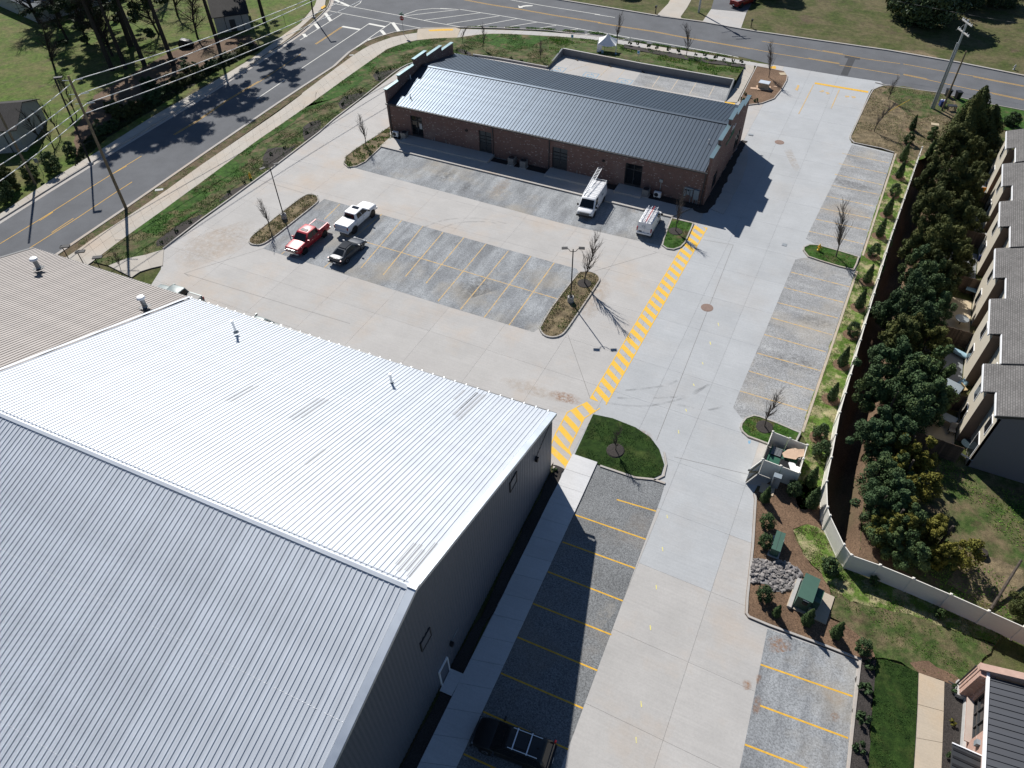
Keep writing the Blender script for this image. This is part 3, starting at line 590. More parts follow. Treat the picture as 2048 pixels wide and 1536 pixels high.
I3 = island('planting_island', [(-15.95,72.88),(-14.62,72.82),(-13.17,72.83),(-13.07,71.49),(-12.92,68.62),(-13.12,67.55),(-13.73,66.72),(-14.54,66.58),(-15.24,67),(-15.47,68.26),(-15.74,70.61)], 'grass_new', True, .15, 0)
I4 = island('planting_island', [(-0.85,72.54),(-0.94,73.21),(-0.39,74.04),(0.49,74.33),(2.71,74.17),(4.98,73.88),(4.92,72.42),(4.78,71.09),(3.17,71.08),(1.18,71.31),(-0.13,71.54)], 'grass_new', True, .15, 0)
I5 = island('planting_island', [(-0.88,44.06),(-0.93,44.59),(-0.73,45.37),(-0.16,46.02),(0.37,46.11),(1.91,46.01),(4,45.71),(3.67,43.06),(1.67,43.17),(0.69,43.24),(-0.06,43.27),(-0.61,43.63)], 'grass_new', True, .15, 0)
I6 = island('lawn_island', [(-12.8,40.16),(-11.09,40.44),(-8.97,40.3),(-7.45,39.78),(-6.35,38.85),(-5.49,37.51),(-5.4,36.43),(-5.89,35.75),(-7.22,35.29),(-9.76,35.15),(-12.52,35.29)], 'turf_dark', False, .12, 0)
kerb(offset([(-4.83,35.7),(-5.86,35.65),(-7.19,35.21),(-10.18,35.12)], -.1), False, .2, .03, .13); kerb([(-5.95,38.68),(-5.42,37.55),(-5.26,36.38),(-5.81,35.62)], False, .16, .03, .13)
I7 = island('planting_island', [(-16.76,120.18),(-14.35,120.07),(-12.24,119.84),(-11.43,118.28),(-11.2,116.5),(-11.25,113.14),(-11.63,109.47),(-12.95,107.14),(-14.77,105.69),(-15.99,105.58),(-16.34,107.69)], 'mulch_brown', True, .15, 0)
I9 = island('planting_island', [(-59.89,69.1),(-58.85,67.32),(-57.78,66.78),(-56.9,67.47),(-56.48,69.03),(-56.83,73.45),(-56.91,75.93),(-59.14,79.11),(-59.36,76.2),(-59.79,72.24)], 'straw_dry', True, .15, 0)
bedNE = [(3.14,121.07),(2.1,120.41),(1.53,119.56),(0.91,118.31),(0.71,116.32),(0.43,110.87),(-0.02,101.93),(0.13,101.03),(0.73,100.15),(4.2,100.01)]+[(5.86,99.49)]
kerb(bedNE, False, .17, .03, .17, side=(1 if area(bedNE) > 0 else -1))
NEpoly = bedNE+[(6.9,96.77),(8.95,99.38),(12.08,109.2),(12.61,117.27),(11.79,120.48),(9.68,120.85),(5.97,120.73)]
sheet('planting_bed', NEpoly, .13, 'straw_dry', .12)
sheet('grass_patch', [(3.67,120.97),(5.16,121.47),(9.31,120.78),(11.24,120.47),(12.08,118.3),(10.62,113.59),(8.15,111.19),(6.47,111.76),(4.7,115.06),(2.27,117.7)], .138, 'grass_weedy', 0)
sheet('grass_patch', [(10.8,120.71),(21.09,119.54),(24.46,117.63),(24.32,111.65),(21.06,112.12),(17.19,112.38),(11.83,113.6)], .11, 'grass_new', .1)
# strip between the bays and the vinyl fence
stripR = [(5.98,99.3),(5.88,109.02),(8.92,109.53),(10.91,109.04),(10.76,101.68)]+[(8.7,98.7),(7.6,75.34),(7.38,68.07)]+[(6.73,62.51),(6.55,47.35),(6.47,43.97),(6.51,40.16),(6.78,38.98),(5.37,37.79),(4.1,40.37),(5.04,43.93),(3.92,45.81),(5,71.17),(5.11,74.19)]
sheet('grass_strip', stripR, .12, 'grass_straw', .1)
for pl in ([(5.97,99.39),(5.12,74.23)], [(4.95,71.1),(3.94,45.83)]): kerb(pl, False, .22, .03, .13, 'concrete_tan', 'kerb', 1)
# ground behind the fence: shaded pine straw and dirt, then yard grass
sheet('dirt_strip', [(10.86,100.23),(11.54,107.7),(16.04,100.87),(15.28,78.15),(13.54,66.41),(12.14,60.98),(11.9,53.73),(11.69,47.37),(11.51,41.74),(11.24,37.62),(12.83,35.61),(16.18,35.04),(19.03,34.75),(18.58,34.21),(11.59,34.57),(9.94,34.54),(10.07,36.21),(9.8,38.88),(9.75,43.04),(9.72,48.85),(9.9,56.96),(10.32,68.36),(10.89,84.69)], .02, 'pine_straw', .02)
sheet('yard_grass', [(11.51,41.74),(15.03,48.94),(20.85,48.3),(26.1,48.66),(25.28,35.01),(20.8,34.32),(18.1,34.51),(14.58,34.7),(12.1,36.16),(10.57,37.3)], .012, 'grass_weedy', .01)
sheet('dirt_patch', [(16.81,39.29),(19.18,39.64),(20.82,39.35),(20.81,36.7),(19.25,35.45),(17.08,35.63),(15.97,35.83)], .026, 'straw_dry', .01)
# south-east bed: pine straw, straw netting, rip-rap, turf
bedSE = [(1.76,37.69),(1.94,37.2),(2.71,32.9),(3.31,28.66),(3.55,27.38),(3.8,27.16),(5.18,27.14),(8.95,27.31),(11.03,27.34),(11.74,27.75),(12.06,28.21),(11.76,28.89),(10.23,29.52),(8.92,29.5),(8.62,31.42),(8.27,32.54),(6.92,33.24),(5.54,34.9),(5.2,35.71),(5.97,36.57),(7.14,36.63),(6.74,39.22),(5.64,41.65),(4.96,39.96),(2.84,39.77)]
sheet('planting_bed', bedSE, .12, 'mulch_brown', .1)
kerb([(1.76,37.69),(1.94,37.2),(2.71,32.9),(3.31,28.66),(3.55,27.38),(3.8,27.16),(5.18,27.14),(8.95,27.31),(11.03,27.34),(11.14,23.92),(11.29,20.27),(11.39,15.93)], False, .18, .03, .16)
netSE = [(5.22,35.62),(6.04,36.6),(7.27,36.5),(9.26,33.99),(11.66,33.95),(14.64,33.88),(17.82,33.76),(19.96,33.92),(19.08,32.41),(16.95,32.24),(13.8,32.24),(9.96,31.43),(8.56,31.81),(7.49,33.06),(6.28,33.85)]
sheet('grass_strip', netSE, .13, 'grass_straw', .1)
turfSE = [(8.56,31.81),(9.96,31.43),(13.8,32.24),(16.95,32.24),(19.08,32.41),(18.23,30.51),(16.98,28.53),(16.22,28.81),(14.62,28.18),(13.22,28.39),(12.03,27.97),(11.46,28.75),(9.9,29.56),(8.89,29.68)]
sheet('grass_strip', turfSE, .126, 'grass_weedy', .1)
sheet('dirt_patch', [(14.05,28.61),(15.17,29.27),(16.16,29.04),(17.02,28.88),(17.14,28.37),(16.2,28.26),(14.68,28.15)], .133, 'dirt', .02)
sheet('mulch_strip', [(11.12,27.41),(12.07,27.93),(12.15,26.84),(12.24,23.93),(12.43,20.83),(12.65,18.36),(11.5,17.81),(11.33,20.3),(11.06,27.07)], .125, 'mulch_black', .1)
turfS = [(12.08,27.91),(12.69,28.16),(13.84,28.21),(14.62,28.16),(14.77,25.15),(14.87,22.01),(14.97,19.49),(12.65,18.36),(12.48,20.85),(12.29,23.95)]
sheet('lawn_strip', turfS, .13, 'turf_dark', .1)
sheet('mulch_strip', [(16.16,28.22),(17.09,28.49),(17.34,27.54),(17.53,23.3),(17.64,20.79),(16.37,20.17),(16.35,22.72)], .125, 'mulch_black', .1)
walk('sidewalk', [(14.65,28.17),(14.82,25.17),(14.89,22.02),(14.97,19.49)], [(16.18,28.27),(16.27,25.87),(16.35,22.72),(16.4,20.18)], .14, 'concrete_tan', 2.1)

# ---- west side: verge, sidewalk, long planted strip
swL = [(-76.1,29.15),(-75.3,37.9),(-75.6,41.16),(-75.51,43.51),(-75.51,47.88),(-75.7,52.88),(-76.14,59.03)]+[(-76.49,67.69),(-76.8,75.74),(-77.54,84.17),(-77.82,87.49)]+[(-77.51,82.03),(-78.19,89.72),(-78.89,98.52),(-78.84,102.4),(-78.15,104.97),(-77.21,107.5),(-75.82,109.4),(-74.24,111.03)]
swR = [(-71.93,27.82),(-71.89,37.66),(-72.25,41.57),(-72.33,43.53),(-72.56,48.94),(-72.83,53.46),(-72.91,55.59)]+[(-73.79,67.65),(-73.94,75.76),(-74.18,82.62)]+[(-74.07,77.61),(-74.32,84.48),(-74.71,92.54),(-74.95,99.67),(-75.1,102.52),(-74.46,104.47),(-73.4,106.81),(-72.45,108.1)]
walk('sidewalk', swL, swR, .13, 'concrete_walk', 1.55, 'sealant', .015, 2)
walk('sidewalk', [(-74.24,111.03),(-75.21,112.88),(-73.6,113.72),(-68.51,116.3)]+[(-67.99,115.62)], [(-72.45,108.1),(-70.75,109.48),(-68.54,110.81),(-66.19,112.13)]+[(-66.65,111.82)], .125, 'concrete_tan', 1.6)
sheet('tactile_pad', [(-73.14,112.94),(-70.69,114.55),(-69.27,115.16),(-68.87,114.44),(-72.53,112.47)], .132, 'paint_yellow', .01)
walk('sidewalk', [(-67.92,115.65),(-65.15,116.66),(-60.92,118.14),(-55.57,119.77),(-48.73,121.22),(-43.96,121.97)]+[(-40.34,121.9),(-33.07,121.73),(-26.37,121.66),(-19.12,121.48)]+[(-17.09,121.37),(-14.19,121.62),(-12.41,120.09)], [(-66.65,111.82),(-63.75,114.62),(-61.42,116.09),(-57.47,117.38),(-52.12,118.79),(-48.11,119.73),(-43.36,120.42)]+[(-40.11,120.12),(-32.53,120.08),(-25.88,119.94),(-18.42,120.09)]+[(-16.76,120.18),(-14.12,120.17),(-12.35,119.8)], .125, 'concrete', 1.6)
sheet('tactile_pad', [(-14.67,120.75),(-14.02,121.43),(-13.69,120.52),(-13.97,119.74),(-14.48,119.85)], .132, 'paint_yellow', .01)
walk('sidewalk', [(-18.17,121.72),(-18.42,120.09),(-18.08,113.63),(-17.96,108.84),(-18.07,105.62)], [(-17.04,120.06),(-16.79,119.5),(-16.62,113.53),(-16.47,108.5)]+[(-16.37,106.02)], .122, 'concrete_walk', 1.6)
sheet('tactile_pad', [(-18.02,105.62),(-16.5,105.73),(-16.44,104.73),(-17.87,104.65)], .13, 'paint_yellow_bright', .01)
walk('sidewalk', [(-69.68,37.88),(-69.18,39.31),(-68.43,40.31),(-67.14,41.39),(-66.34,42.86)], [(-65.6,37.41),(-65.71,38.29),(-65.06,39.37),(-64.53,40),(-64.1,40.44)], .128, 'concrete_walk', 1.5)
vergeW = nk[:6]+near[6:12]+[tuple(p) for p in [(-74.24,111.03),(-77.21,107.5),(-78.84,102.4),(-78.19,89.72),(-77.51,82.03)]]+[(-76.14,59.03),(-75.51,47.88),(-75.3,37.9)]
sheet('verge', vergeW, .10, 'grass_verge', .1)
bedW = [(-71.81,37.7),(-72.25,41.57),(-72.33,43.53),(-72.56,48.94),(-72.91,55.59)]+[(-73.79,67.65),(-73.94,75.76),(-74.18,82.62)]+[(-74.07,77.61),(-74.32,84.48),(-74.71,92.54),(-74.95,99.67),(-75.1,102.52),(-74.46,104.47),(-73.4,106.81),(-70.75,109.48),(-66.19,112.13)]+[(-66.65,111.82),(-63.75,114.62),(-61.42,116.09),(-57.47,117.38),(-52.12,118.79),(-48.11,119.73),(-47.89,117.16),(-48.06,114.86),(-47.01,108.92),(-47.06,106.53),(-53.73,106.71),(-60.13,105.88),(-63.82,105.54)]+[(-60.3, 97.5), (-61, 90)]+[(-68.22,98.38),(-68.47,96.75),(-68,85.6),(-67.76,77.49)]+[(-67.29,73.42),(-66.72,54.31)]+[(-66.63,48.91),(-66.38,42.9),(-67.14,41.39),(-69.18,39.31),(-69.68,37.88)]
sheet('planting_bed', bedW, .12, 'grass_weedy', .1)
kerb([(-66.34,42.86),(-66.66,48.94)]+[(-66.67,54.25),(-66.79,62.31),(-67.22,73.33)]+[(-67.7,77.41),(-68.05,85.67),(-68.56,94.56),(-68.52,96.83),(-68.23,98.52),(-67.76,99.44)], False, .2, .03, .17, side=1)
sheet('grass_strip', [(-72.27,43.47),(-72.49,48.87),(-72.84,55.52)]+[(-73.71,67.56),(-73.86,75.66),(-74.09,82.51)]+[(-73.99,77.51),(-74.24,84.36),(-74.63,92.42),(-74.86,99.54),(-74.36,104.32),(-73.31,106.66),(-70.7,109.39),(-69.27,108.58),(-71.35,103.76),(-73.13,100.46),(-73.49,97.48),(-72.04,93.05),(-71.29,87.64),(-72,82.52),(-72.68,78.22)]+[(-73.01,78.25),(-72.66,71.68),(-73.03,67.74),(-72.07,63.39),(-68.79,60.36),(-69.66,57.61),(-69.76,53.45),(-69.74,50.71)]+[(-68.17,50.55),(-68.47,47.62),(-69.32,44.73),(-71.39,44.31)], .126, 'grass_new', .02)
for p in ([(-70.9,66.5),(-68.37,67.87),(-67.94,69.02),(-67.06,65.39),(-67.12,62.88),(-68.49,62.48)], [(-70.43,73.97),(-69.57,76.47),(-67.5,73.71),(-67.65,70.38)], [(-67.95,55.68),(-67,59.02),(-66.76,59.34),(-67.12,54.05),(-67.68,53.4)], [(-68.31,47.33),(-67.67,50.02),(-66.87,49.17),(-66.78,43.3),(-68.24,43.66)], [(-71.51,93.6),(-69.54,95.62),(-68.97,96.37),(-68.62,94.2),(-68.71,90.95),(-70.61,92.04)], [(-70.89,84.18),(-68.64,86.96),(-68.35,81.82),(-68.39,80.67),(-69.8,81.46)], [(-49.82,113.01),(-48.6,116.11),(-47.76,116.84),(-47.72,112.11),(-48.43,111.81)], [(-64.28,107.16),(-62.53,107.55),(-60.33,105.97),(-62.09,105.93)], [(-55.97,107.14),(-51.71,107.24),(-47.18,106.81),(-50.84,106.58)]):
    sheet('mulch_patch', cr(p, 2, True), .136, 'mulch_black', .02)
# bank behind the retaining wall, rising from the sidewalk to the wall's top
bk = [(-52.12,118.79),(-48.11,119.73),(-43.36,120.42)]+[(-40.11,120.12),(-32.53,120.08),(-25.88,119.94),(-18.42,120.09)]
fr = [(-46.57,105.72),(-46.64,108.05)]+[(-47.09,112.54),(-40.41,112.64)]+[(-36.37,112.25),(-29.9,111.51),(-23.61,111.29),(-18.01,111.49)]
def bank(name, A_, B_, za, zb, mat, n=40, m=8):
    a = resample(A_, n); b = resample(B_, n); vs = []; 
    for i in range(n+1):
        for j in range(m+1):
            u = j/m; p = a[i]*(1-u)+b[i]*u; s = u*u*(3-2*u); vs.append((p[0], p[1], za+(zb[i] if isinstance(zb, list) else zb)*s-za*s+.05*math.sin(i*1.3+j*2.1)*(0 < j < m)))
    fs = [(i*(m+1)+j, (i+1)*(m+1)+j, (i+1)*(m+1)+j+1, i*(m+1)+j+1) for i in range(n) for j in range(m)]
    return struct(obj(name, MB().add(vs, fs), mat, None, True))
bank('grass_bank', bk, fr, .12, [min(1.0, .45+i*.06) for i in range(41)], 'grass_bank')
bank('mulch_strip', [(-38.96,120.42),(-32.48,119.92),(-25.84,119.78),(-18.45,119.98)], [(-38.43,118.49),(-31.87,117.91),(-25.28,117.65),(-18.12,118.32)], .14, .34, 'mulch_black', 30, 2)
# retaining wall
rw = thing('retaining_wall', 'grey concrete retaining wall around the sunken accessible parking bays', 'wall', (0, 0, 0))
wp = [(-46.85,106.22),(-47.08,109.06),(-46.76,112.24)]; 
def wallrun(pts, z1s, w, name, mat='concrete_grey'):
    q = offset(pts, w); n = len(pts); vs = []; fs = []
    for i in range(n): vs += [(*pts[i], 0), (*pts[i], z1s[i]), (*q[i], z1s[i]), (*q[i], 0)]
    for i in range(n-1):
        a = 4*i; b = a+4
        for k in range(3): fs.append((a+k, b+k, b+k+1, a+k+1))
    fs += [(0, 1, 2, 3), (4*n-1, 4*n-2, 4*n-3, 4*n-4)]
    return obj(name, MB().add(vs, fs), mat, rw)
wallrun([(-46.81,106.14),(-46.75,108.01),(-46.71,112.12)], [.35, .5, 1.15], .25, 'wing_wall')
wallrun([(-46.71,112.12),(-40,111.78)]+[(-33.08,111.43),(-18.4,111.28)], [1.15]*4, .25, 'long_wall')
wallrun([(-18.4,111.28),(-18.25,108.57),(-18.1,105.72)], [1.15, .8, .2], .2, 'end_wall')
capm = MB()
for a, b in zip(([(-46.71,112.12),(-40,111.78)]+[(-33.08,111.43),(-18.4,111.28)])[:-1], ([(-46.71,112.12),(-40,111.78)]+[(-33.08,111.43),(-18.4,111.28)])[1:]): pass
c0 = offset([(-46.71,112.12),(-40,111.78)]+[(-33.08,111.43),(-18.4,111.28)], .125); mbc = MB(); strip_mb(mbc, c0, .29, 1.156); obj('coping', mbc, 'concrete', rw)
kerb([(-60.3,105.91),(-55.79,106.24),(-46.82,106.16)], False, .25, .03, .32, 'concrete', 'kerb', 1)

# walks by the brick building and the warehouse
walk('walkway', [(-57.2, 76.0), (-45, 75.9), (-33, 75.8), (-14.4, 75.6)], [(-57.1, 73.3), (-45, 73.2), (-33, 73.0), (-15.9, 72.9)], .20, 'concrete_grey' if False else 'concrete', 3.0)
kerb([(-57.06, 73.24), (-15.98, 72.83)], False, .16, .03, .19, side=1)
walk('walkway', [(-13.21,95.43),(-12.2,93.19),(-12.29,87.88),(-12.19,81.64),(-12.18,77.26),(-12.3,76.65)], [(-12.26,94.59),(-11.16,91.41),(-10.54,86.25),(-10.55,80.89),(-10.47,76.92),(-10.62,76.16)], .10, 'concrete', 2.4)
sheet('mulch_strip', [(-57.5, 77.3), (-57.5, 76.05), (-14.5, 75.65), (-13.5, 76.95)], .13, 'mulch_black', .1)
sheet('mulch_strip', [(-13.2, 77.4), (-13.0, 95), (-12.2, 95)]+[(-12.21,93.54),(-12.22,87.59),(-12.12,81.37),(-12.21,77.11),(-12.35,75.79),(-13.19,75.27),(-14.2,75.79)], .13, 'mulch_black', .1)
for x0, x1 in ((-55, -41.5), (-33.4, -25.5), (-24, -20.6)): struct(obj('porch_slab', MB().box(((x0+x1)/2, 76.2, .22), (x1-x0, 2.1, .44)), 'concrete'))
walk('walkway', [(-12.7,35.28),(-12.67,33.65),(-12.59,31.97),(-12.57,30.05)]+[(-12.5,28.31),(-12.18,19.99)]+[(-12.07,15.19),(-11.84,9.07),(-11.66,5.94)], [(-10.5,35.34),(-10.34,31.37),(-9.68,10.11),(-9.59,6.77)], .17, 'concrete_new', 1.75)
sheet('mulch_strip', [(-13.5, 33.6), (-12.6, 5), (-12.5, -8), (-11.1, -8)]+[(-11.84,9.07),(-12.07,15.19)]+[(-12.18,19.99),(-12.5,28.31)]+[(-12.59,31.97),(-12.69,33.55),(-13.8,33.53)], .13, 'mulch_black', .1)
struct(obj('door_step', MB().prism([(-12.9,13.6),(-12.98,15.16),(-12.04,15.21),(-12.05,13.64)], .05, .175), 'concrete_new'))

# stains and tyre marks that lie on the paving
for m, ps in (('stain_clay', ([(4.44,22.82),(5,23.03),(5.2,22.4),(4.66,22.14)], [(5.37,22.36),(5.93,22.27),(6,21.02),(5.57,20.81)], [(5.21,26.86),(7.18,27),(7.01,26.14),(5.42,25.12)], [(5.2,23.62),(5.55,23.79),(5.62,22.96),(5.37,22.84)], [(9.87,23.35),(10.57,23.46),(10.57,22.78),(9.98,22.61)], [(-9.37,40.42),(-7.52,40.43),(-7.03,39.41),(-8.46,39.15)], [(-17.29,41.41),(-14.06,41.91),(-14.25,40.64),(-17.56,40.07)])),
              ('stain_tan', ([(-66.28,43.83),(-61.26,52.73),(-57.58,47.8),(-61.31,40.09)], [(-22.5,39.58),(-15.49,40.25),(-15.39,41.69),(-21.87,41.34)], [(-20.28,55.3),(-19.28,59.63),(-16.95,56.53),(-17.82,50.23)], [(-38.61,71.8),(-36.92,74.16),(-35.99,69.58),(-37.51,67.11)], [(-0.78,84.15),(5.41,84.48),(5.14,80.43),(-0.75,80.48)], [(-21.54,73.04),(-19.8,72.93),(-19.62,72.13),(-21.02,71.85)], [(-8.13,96.31),(-6.71,95.91),(-3.59,88.58),(-5.08,89.77)], [(9.13,24.65),(11,24.83),(10.93,23.86),(9.2,23.61)])),
              ('stain_dark', ([(-47.02,72.26),(-44.46,72.74),(-43.54,68.64),(-45.75,68.27)], [(-42.32,71.09),(-40.53,70.94),(-40.55,66.63),(-42.15,66.8)], [(-33.01,51.01),(-30.31,54.89),(-28.12,52.63),(-30.97,48.82)], [(-0.79,55.69),(4.63,55.37),(4.36,53.26),(-1.1,52.69)], [(-0.89,89.8),(5.5,90.44),(5.31,88.61),(-1,87.95)], [(-0.7,61.62),(5.03,61.97),(4.78,60.45),(-0.68,59.88)])),
              ('stain_pale', ([(-39.02,71.3),(-34.92,70.07),(-34.79,67.18),(-38.55,67.23)], [(-32.78,52.1),(-27.63,52.86),(-26.61,49.63),(-31.29,48.67)], [(-1.03,84.46),(5.72,85.03),(5.54,81.77),(-0.81,80.85)], [(-5.83,24.27),(-4.35,24.54),(-5.11,21.76),(-5.83,21.96)], [(-46.74,72.39),(-43.04,72.72),(-42.16,68.63),(-45.47,68.4)]))):
    for p in ps: sheet('pavement_stain', p, .0672 if m != 'stain_tan' else .0667, m, 0)
for c in ([(-12.17,41.99),(-9.56,42.76),(-7.5,44.18),(-5.6,46.22),(-4.79,47.78)], [(-12.27,43.56),(-10.25,44.75),(-8.29,46.14),(-7.36,47.3)], [(-11.56,42.96),(-9.07,44.13),(-6.51,45.56),(-4.56,48.12)], [(-41.92,58.22),(-40.08,61.41),(-36.55,63.42),(-33.11,63.79)], [(-40.29,57.82),(-38.61,61.29),(-35.48,63.11),(-34.21,63.29)], [(-6.47,44.43),(-3.85,44.99),(-2.3,46.62)]):
    struct(obj('tyre_mark', strip_mb(MB(), cr(c, 6), .22, .0674), 'tyre_mark'))
sheet('grass_strip', [(-63.83,114.19),(-61.29,115.83),(-57.36,117.15),(-52.01,118.53),(-52.14,116.86),(-52.85,113.92),(-53.58,111.76),(-56.25,110.61),(-58.56,111.09),(-60.67,111.69),(-64.27,111.29)], .131, 'grass_new', .02)
sheet('grass_strip', [(-58,107.69),(-55.5,109.12),(-52.87,110.25),(-49.83,110.49),(-47.96,108.85),(-47.42,107.04),(-49.54,106.8),(-53.87,107),(-56.83,107.13)], .129, 'grass_weedy', .02)
# ---- far side of the top road
walkpts = None
sheet('driveway', [(-38.3,136.07),(-38.27,142.51),(-38.86,147.34),(-35.15,148.88),(-34.4,141.76),(-34.13,136.84),(-33.67,135.88)], .045, 'concrete_walk', .05)
sheet('driveway', [(-29.84,135.41),(-30.12,142.67),(-23.79,143.48),(-22.84,135.28)], .05, 'concrete', .05)
sheet('driveway', [(-30.14,142.75),(-31.89,153.16),(-24.27,154.86),(-23.78,143.57)], .047, 'asphalt', .05)
sheet('dirt_patch', [(1.01,135.2),(4.72,136.44),(5.83,137.27),(8.53,135.63),(8.83,134.66),(4.84,135.08)], .02, 'straw_dry', .02)
# left side: shaded ground by the far sidewalk, open yard beyond
walk('sidewalk', [(-101.64,118.27),(-99.82,115.24),(-97.45,109.03),(-96.51,106.42)]+[(-95.96,101.7),(-93.9,90.08),(-93.39,80.19),(-93.08,66.74)]+[(-92.09,56.66),(-91.67,48.86),(-90.46,39.86),(-89.72,33.15)], [(-99.99,118.96),(-97.99,116.01),(-96.93,111.9),(-95.04,104.54)]+[(-93.89,100.19),(-92.53,89.26),(-91.67,79.36),(-91.16,67.15)]+[(-90.7,56.09),(-90.26,48.41),(-89.37,39.04),(-88.36,32.59)], .10, 'concrete_walk', 1.6)
sheet('tactile_pad', [(-98.24,114.98),(-98.26,116.37),(-97.59,115.71),(-97.31,114.22)], .108, 'paint_yellow', .01)
yard = [(-77.2,5.41),(-88.94,38.71),(-91.7,56.31),(-93.81,70.44),(-94.54,92.99),(-96.33,104.74),(-101.05,118.52),(-110.61,134.8),(-221.55,191.82),(-264.24,88.71),(-147.79,17.63)]
sheet('yard_grass', yard, .01, 'lawn_left', .01)
sheet('leaf_litter', [(-92.05,52.42),(-94.84,60.45),(-95.76,72.39),(-96.55,84.21),(-96.01,94.74),(-101.53,98.6),(-108.23,93.2),(-108.97,85.6),(-108.1,77.05),(-107.3,69.25),(-100.46,59.61)], .016, 'pine_straw', .01)
sheet('verge', offset(lfar, -.35)[3:]+(offset(lfar, -1.7)[3:])[::-1], .08, 'grass_verge', .07)
# ================================================================ WAREHOUSE
WA = rad(1.9)
def WP(u, v, z=0):   # u metres west of the east wall, v metres south of the north wall
    c, s = math.cos(WA), math.sin(WA); return (-13.68-u*c+v*s, 33.01-u*s-v*c, z)
wh = thing('warehouse', 'large metal warehouse with ribbed bright silver gable roof and dark grey ribbed end wall', 'building', WP(0, 0), PI+WA)
# local frame: +x = u (west), +y = v (south)
HE, HR, VR, VS = 6.7, 13.45, 19.4, 38.8; LEN = 35.6; HE2 = 7.55
pan = .33; sl_ = math.hypot(VR+.45, HR-HE); ang = math.atan2(HR-HE, VR); ang_s = math.atan2(HR-HE2, VR)
def rib_panel(L, p=pan, h=.036, hw=.024):
    mb = MB(); prof = [(-p/2, 0), (-hw-.018, 0), (-hw, h), (hw, h), (hw+.018, 0), (p/2, 0)]; n = len(prof); vs = []
    for t in (0, L): vs += [(x, t, z) for x, z in prof]
    return mb.add(vs, [(i, i+1, n+i+1, n+i) for i in range(n-1)]).mesh('roof_panel')
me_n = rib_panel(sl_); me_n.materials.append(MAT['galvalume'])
npan = int(LEN/pan)
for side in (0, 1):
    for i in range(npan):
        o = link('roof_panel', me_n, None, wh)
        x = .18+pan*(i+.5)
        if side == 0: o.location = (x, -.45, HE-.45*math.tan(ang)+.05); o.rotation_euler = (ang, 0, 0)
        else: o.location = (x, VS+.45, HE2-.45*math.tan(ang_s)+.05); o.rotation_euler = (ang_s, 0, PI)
mb = MB()   # east gable wall, with vertical ribs as real folds
N = 128; vs = []; fs = []
for i in range(N*4+1):
    v = VS*i/(N*4); d = (0, -.03, -.03, 0)[i % 4]; h0 = HE if v < VR else HE2; zt = h0+(HR-h0)*(1-abs(v-VR)/VR)
    vs += [(d, v, 0), (d, v, zt)]
for i in range(N*4): fs.append((2*i, 2*i+2, 2*i+3, 2*i+1))
obj('end_wall', MB().add(vs, fs), 'siding_metal', wh)
vs = []; fs = []; N2 = 116
for i in range(N2*4+1): vs += [(LEN*i/(N2*4), (0, -.03, -.03, 0)[i % 4], 0), (LEN*i/(N2*4), (0, -.03, -.03, 0)[i % 4], HE)]
for i in range(N2*4): fs.append((2*i, 2*i+1, 2*i+3, 2*i+2))
obj('side_wall', MB().add(vs, fs), 'siding_metal', wh)
obj('side_wall', MB().box((LEN/2, VS, HE/2), (LEN, .1, HE)), 'siding_metal', wh)
for sgn in (0, 1):   # rake trim
    y0 = -.45 if sgn == 0 else VS+.45; z0 = HE-.45*math.tan(ang) if sgn == 0 else HE2-.45*math.tan(ang_s)
    mb = MB(); mb.slabq([(-.16, y0, z0+.10), (.30, y0, z0+.10), (.30, VR, HR+.115), (-.16, VR, HR+.115)], (0, 0, 1), .012)
    mb.slabq([(-.16, y0, z0-.14), (-.16, VR, HR-.125), (-.16, VR, HR+.115), (-.16, y0, z0+.10)], (-1, 0, 0), .012)
    obj('rake_trim', mb, 'flashing', wh)
mb = MB(); rh = .2
for s in (1, -1): mb.slabq([(0, VR, HR+.13), (LEN, VR, HR+.13), (LEN, VR+s*rh, HR+.13-rh*math.tan(ang)), (0, VR+s*rh, HR+.13-rh*math.tan(ang))], (0, 0, 1), .004)
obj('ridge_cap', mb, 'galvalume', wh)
mb = MB()
mb.box((.08, VR-.12, HR+.15), (.55, .42, .05), 0)
obj('ridge_end_cap', mb, 'white_metal', wh)
obj('gutter', MB().box((LEN/2, -.55, HE-.28), (LEN+.2, .16, .15)), 'trim_dark', wh)
st = MB()
for i in range(36): st.box((.6+i, -.53, HE-.175), (.06, .22, .02))
obj('gutter_strap', st, 'flashing', wh)
for dv, name in ((6.6, 'lap'), (13.2, 'lap')):
    for s in (0, 1):
        v = VR+(dv if s else -dv); z = HR-dv*math.tan(ang_s if s else ang); mb = MB()
        for i in range(npan):
            x = .18+pan*(i+.5)
            if random.random() < .85: mb.slabq([(x-.10, v-.012, z+.062), (x+.10, v-.012, z+.062), (x+.10, v+.012, z+.062), (x-.10, v+.012, z+.062)], (0, 0, 1), .006)
        obj('lap_seam', mb, 'grey_metal' if s == 0 else 'white_metal', wh)['kind'] = 'stuff'
def framed(y0, y1, z0, z1, name='louvre'):
    mb = MB(); t = .07
    for c, d in (((-.05, (y0+y1)/2, z0), (.1, y1-y0+t, t)), ((-.05, (y0+y1)/2, z1), (.1, y1-y0+t, t)), ((-.05, y0, (z0+z1)/2), (.1, t, z1-z0)), ((-.05, y1, (z0+z1)/2), (.1, t, z1-z0))): mb.box(c, d)
    f = obj('window', mb, 'trim_dark', wh); obj('panel', MB().box((-.045, (y0+y1)/2, (z0+z1)/2), (.03, y1-y0, z1-z0)), 'siding_metal', f)
framed(6.75, 7.8, 7.05, 8.05); framed(18.95, 20.0, 7.25, 8.2)
d = obj('door', MB().box((-.04, 18.5, 1.03), (.06, 1.0, 2.0)), 'siding_metal', wh)
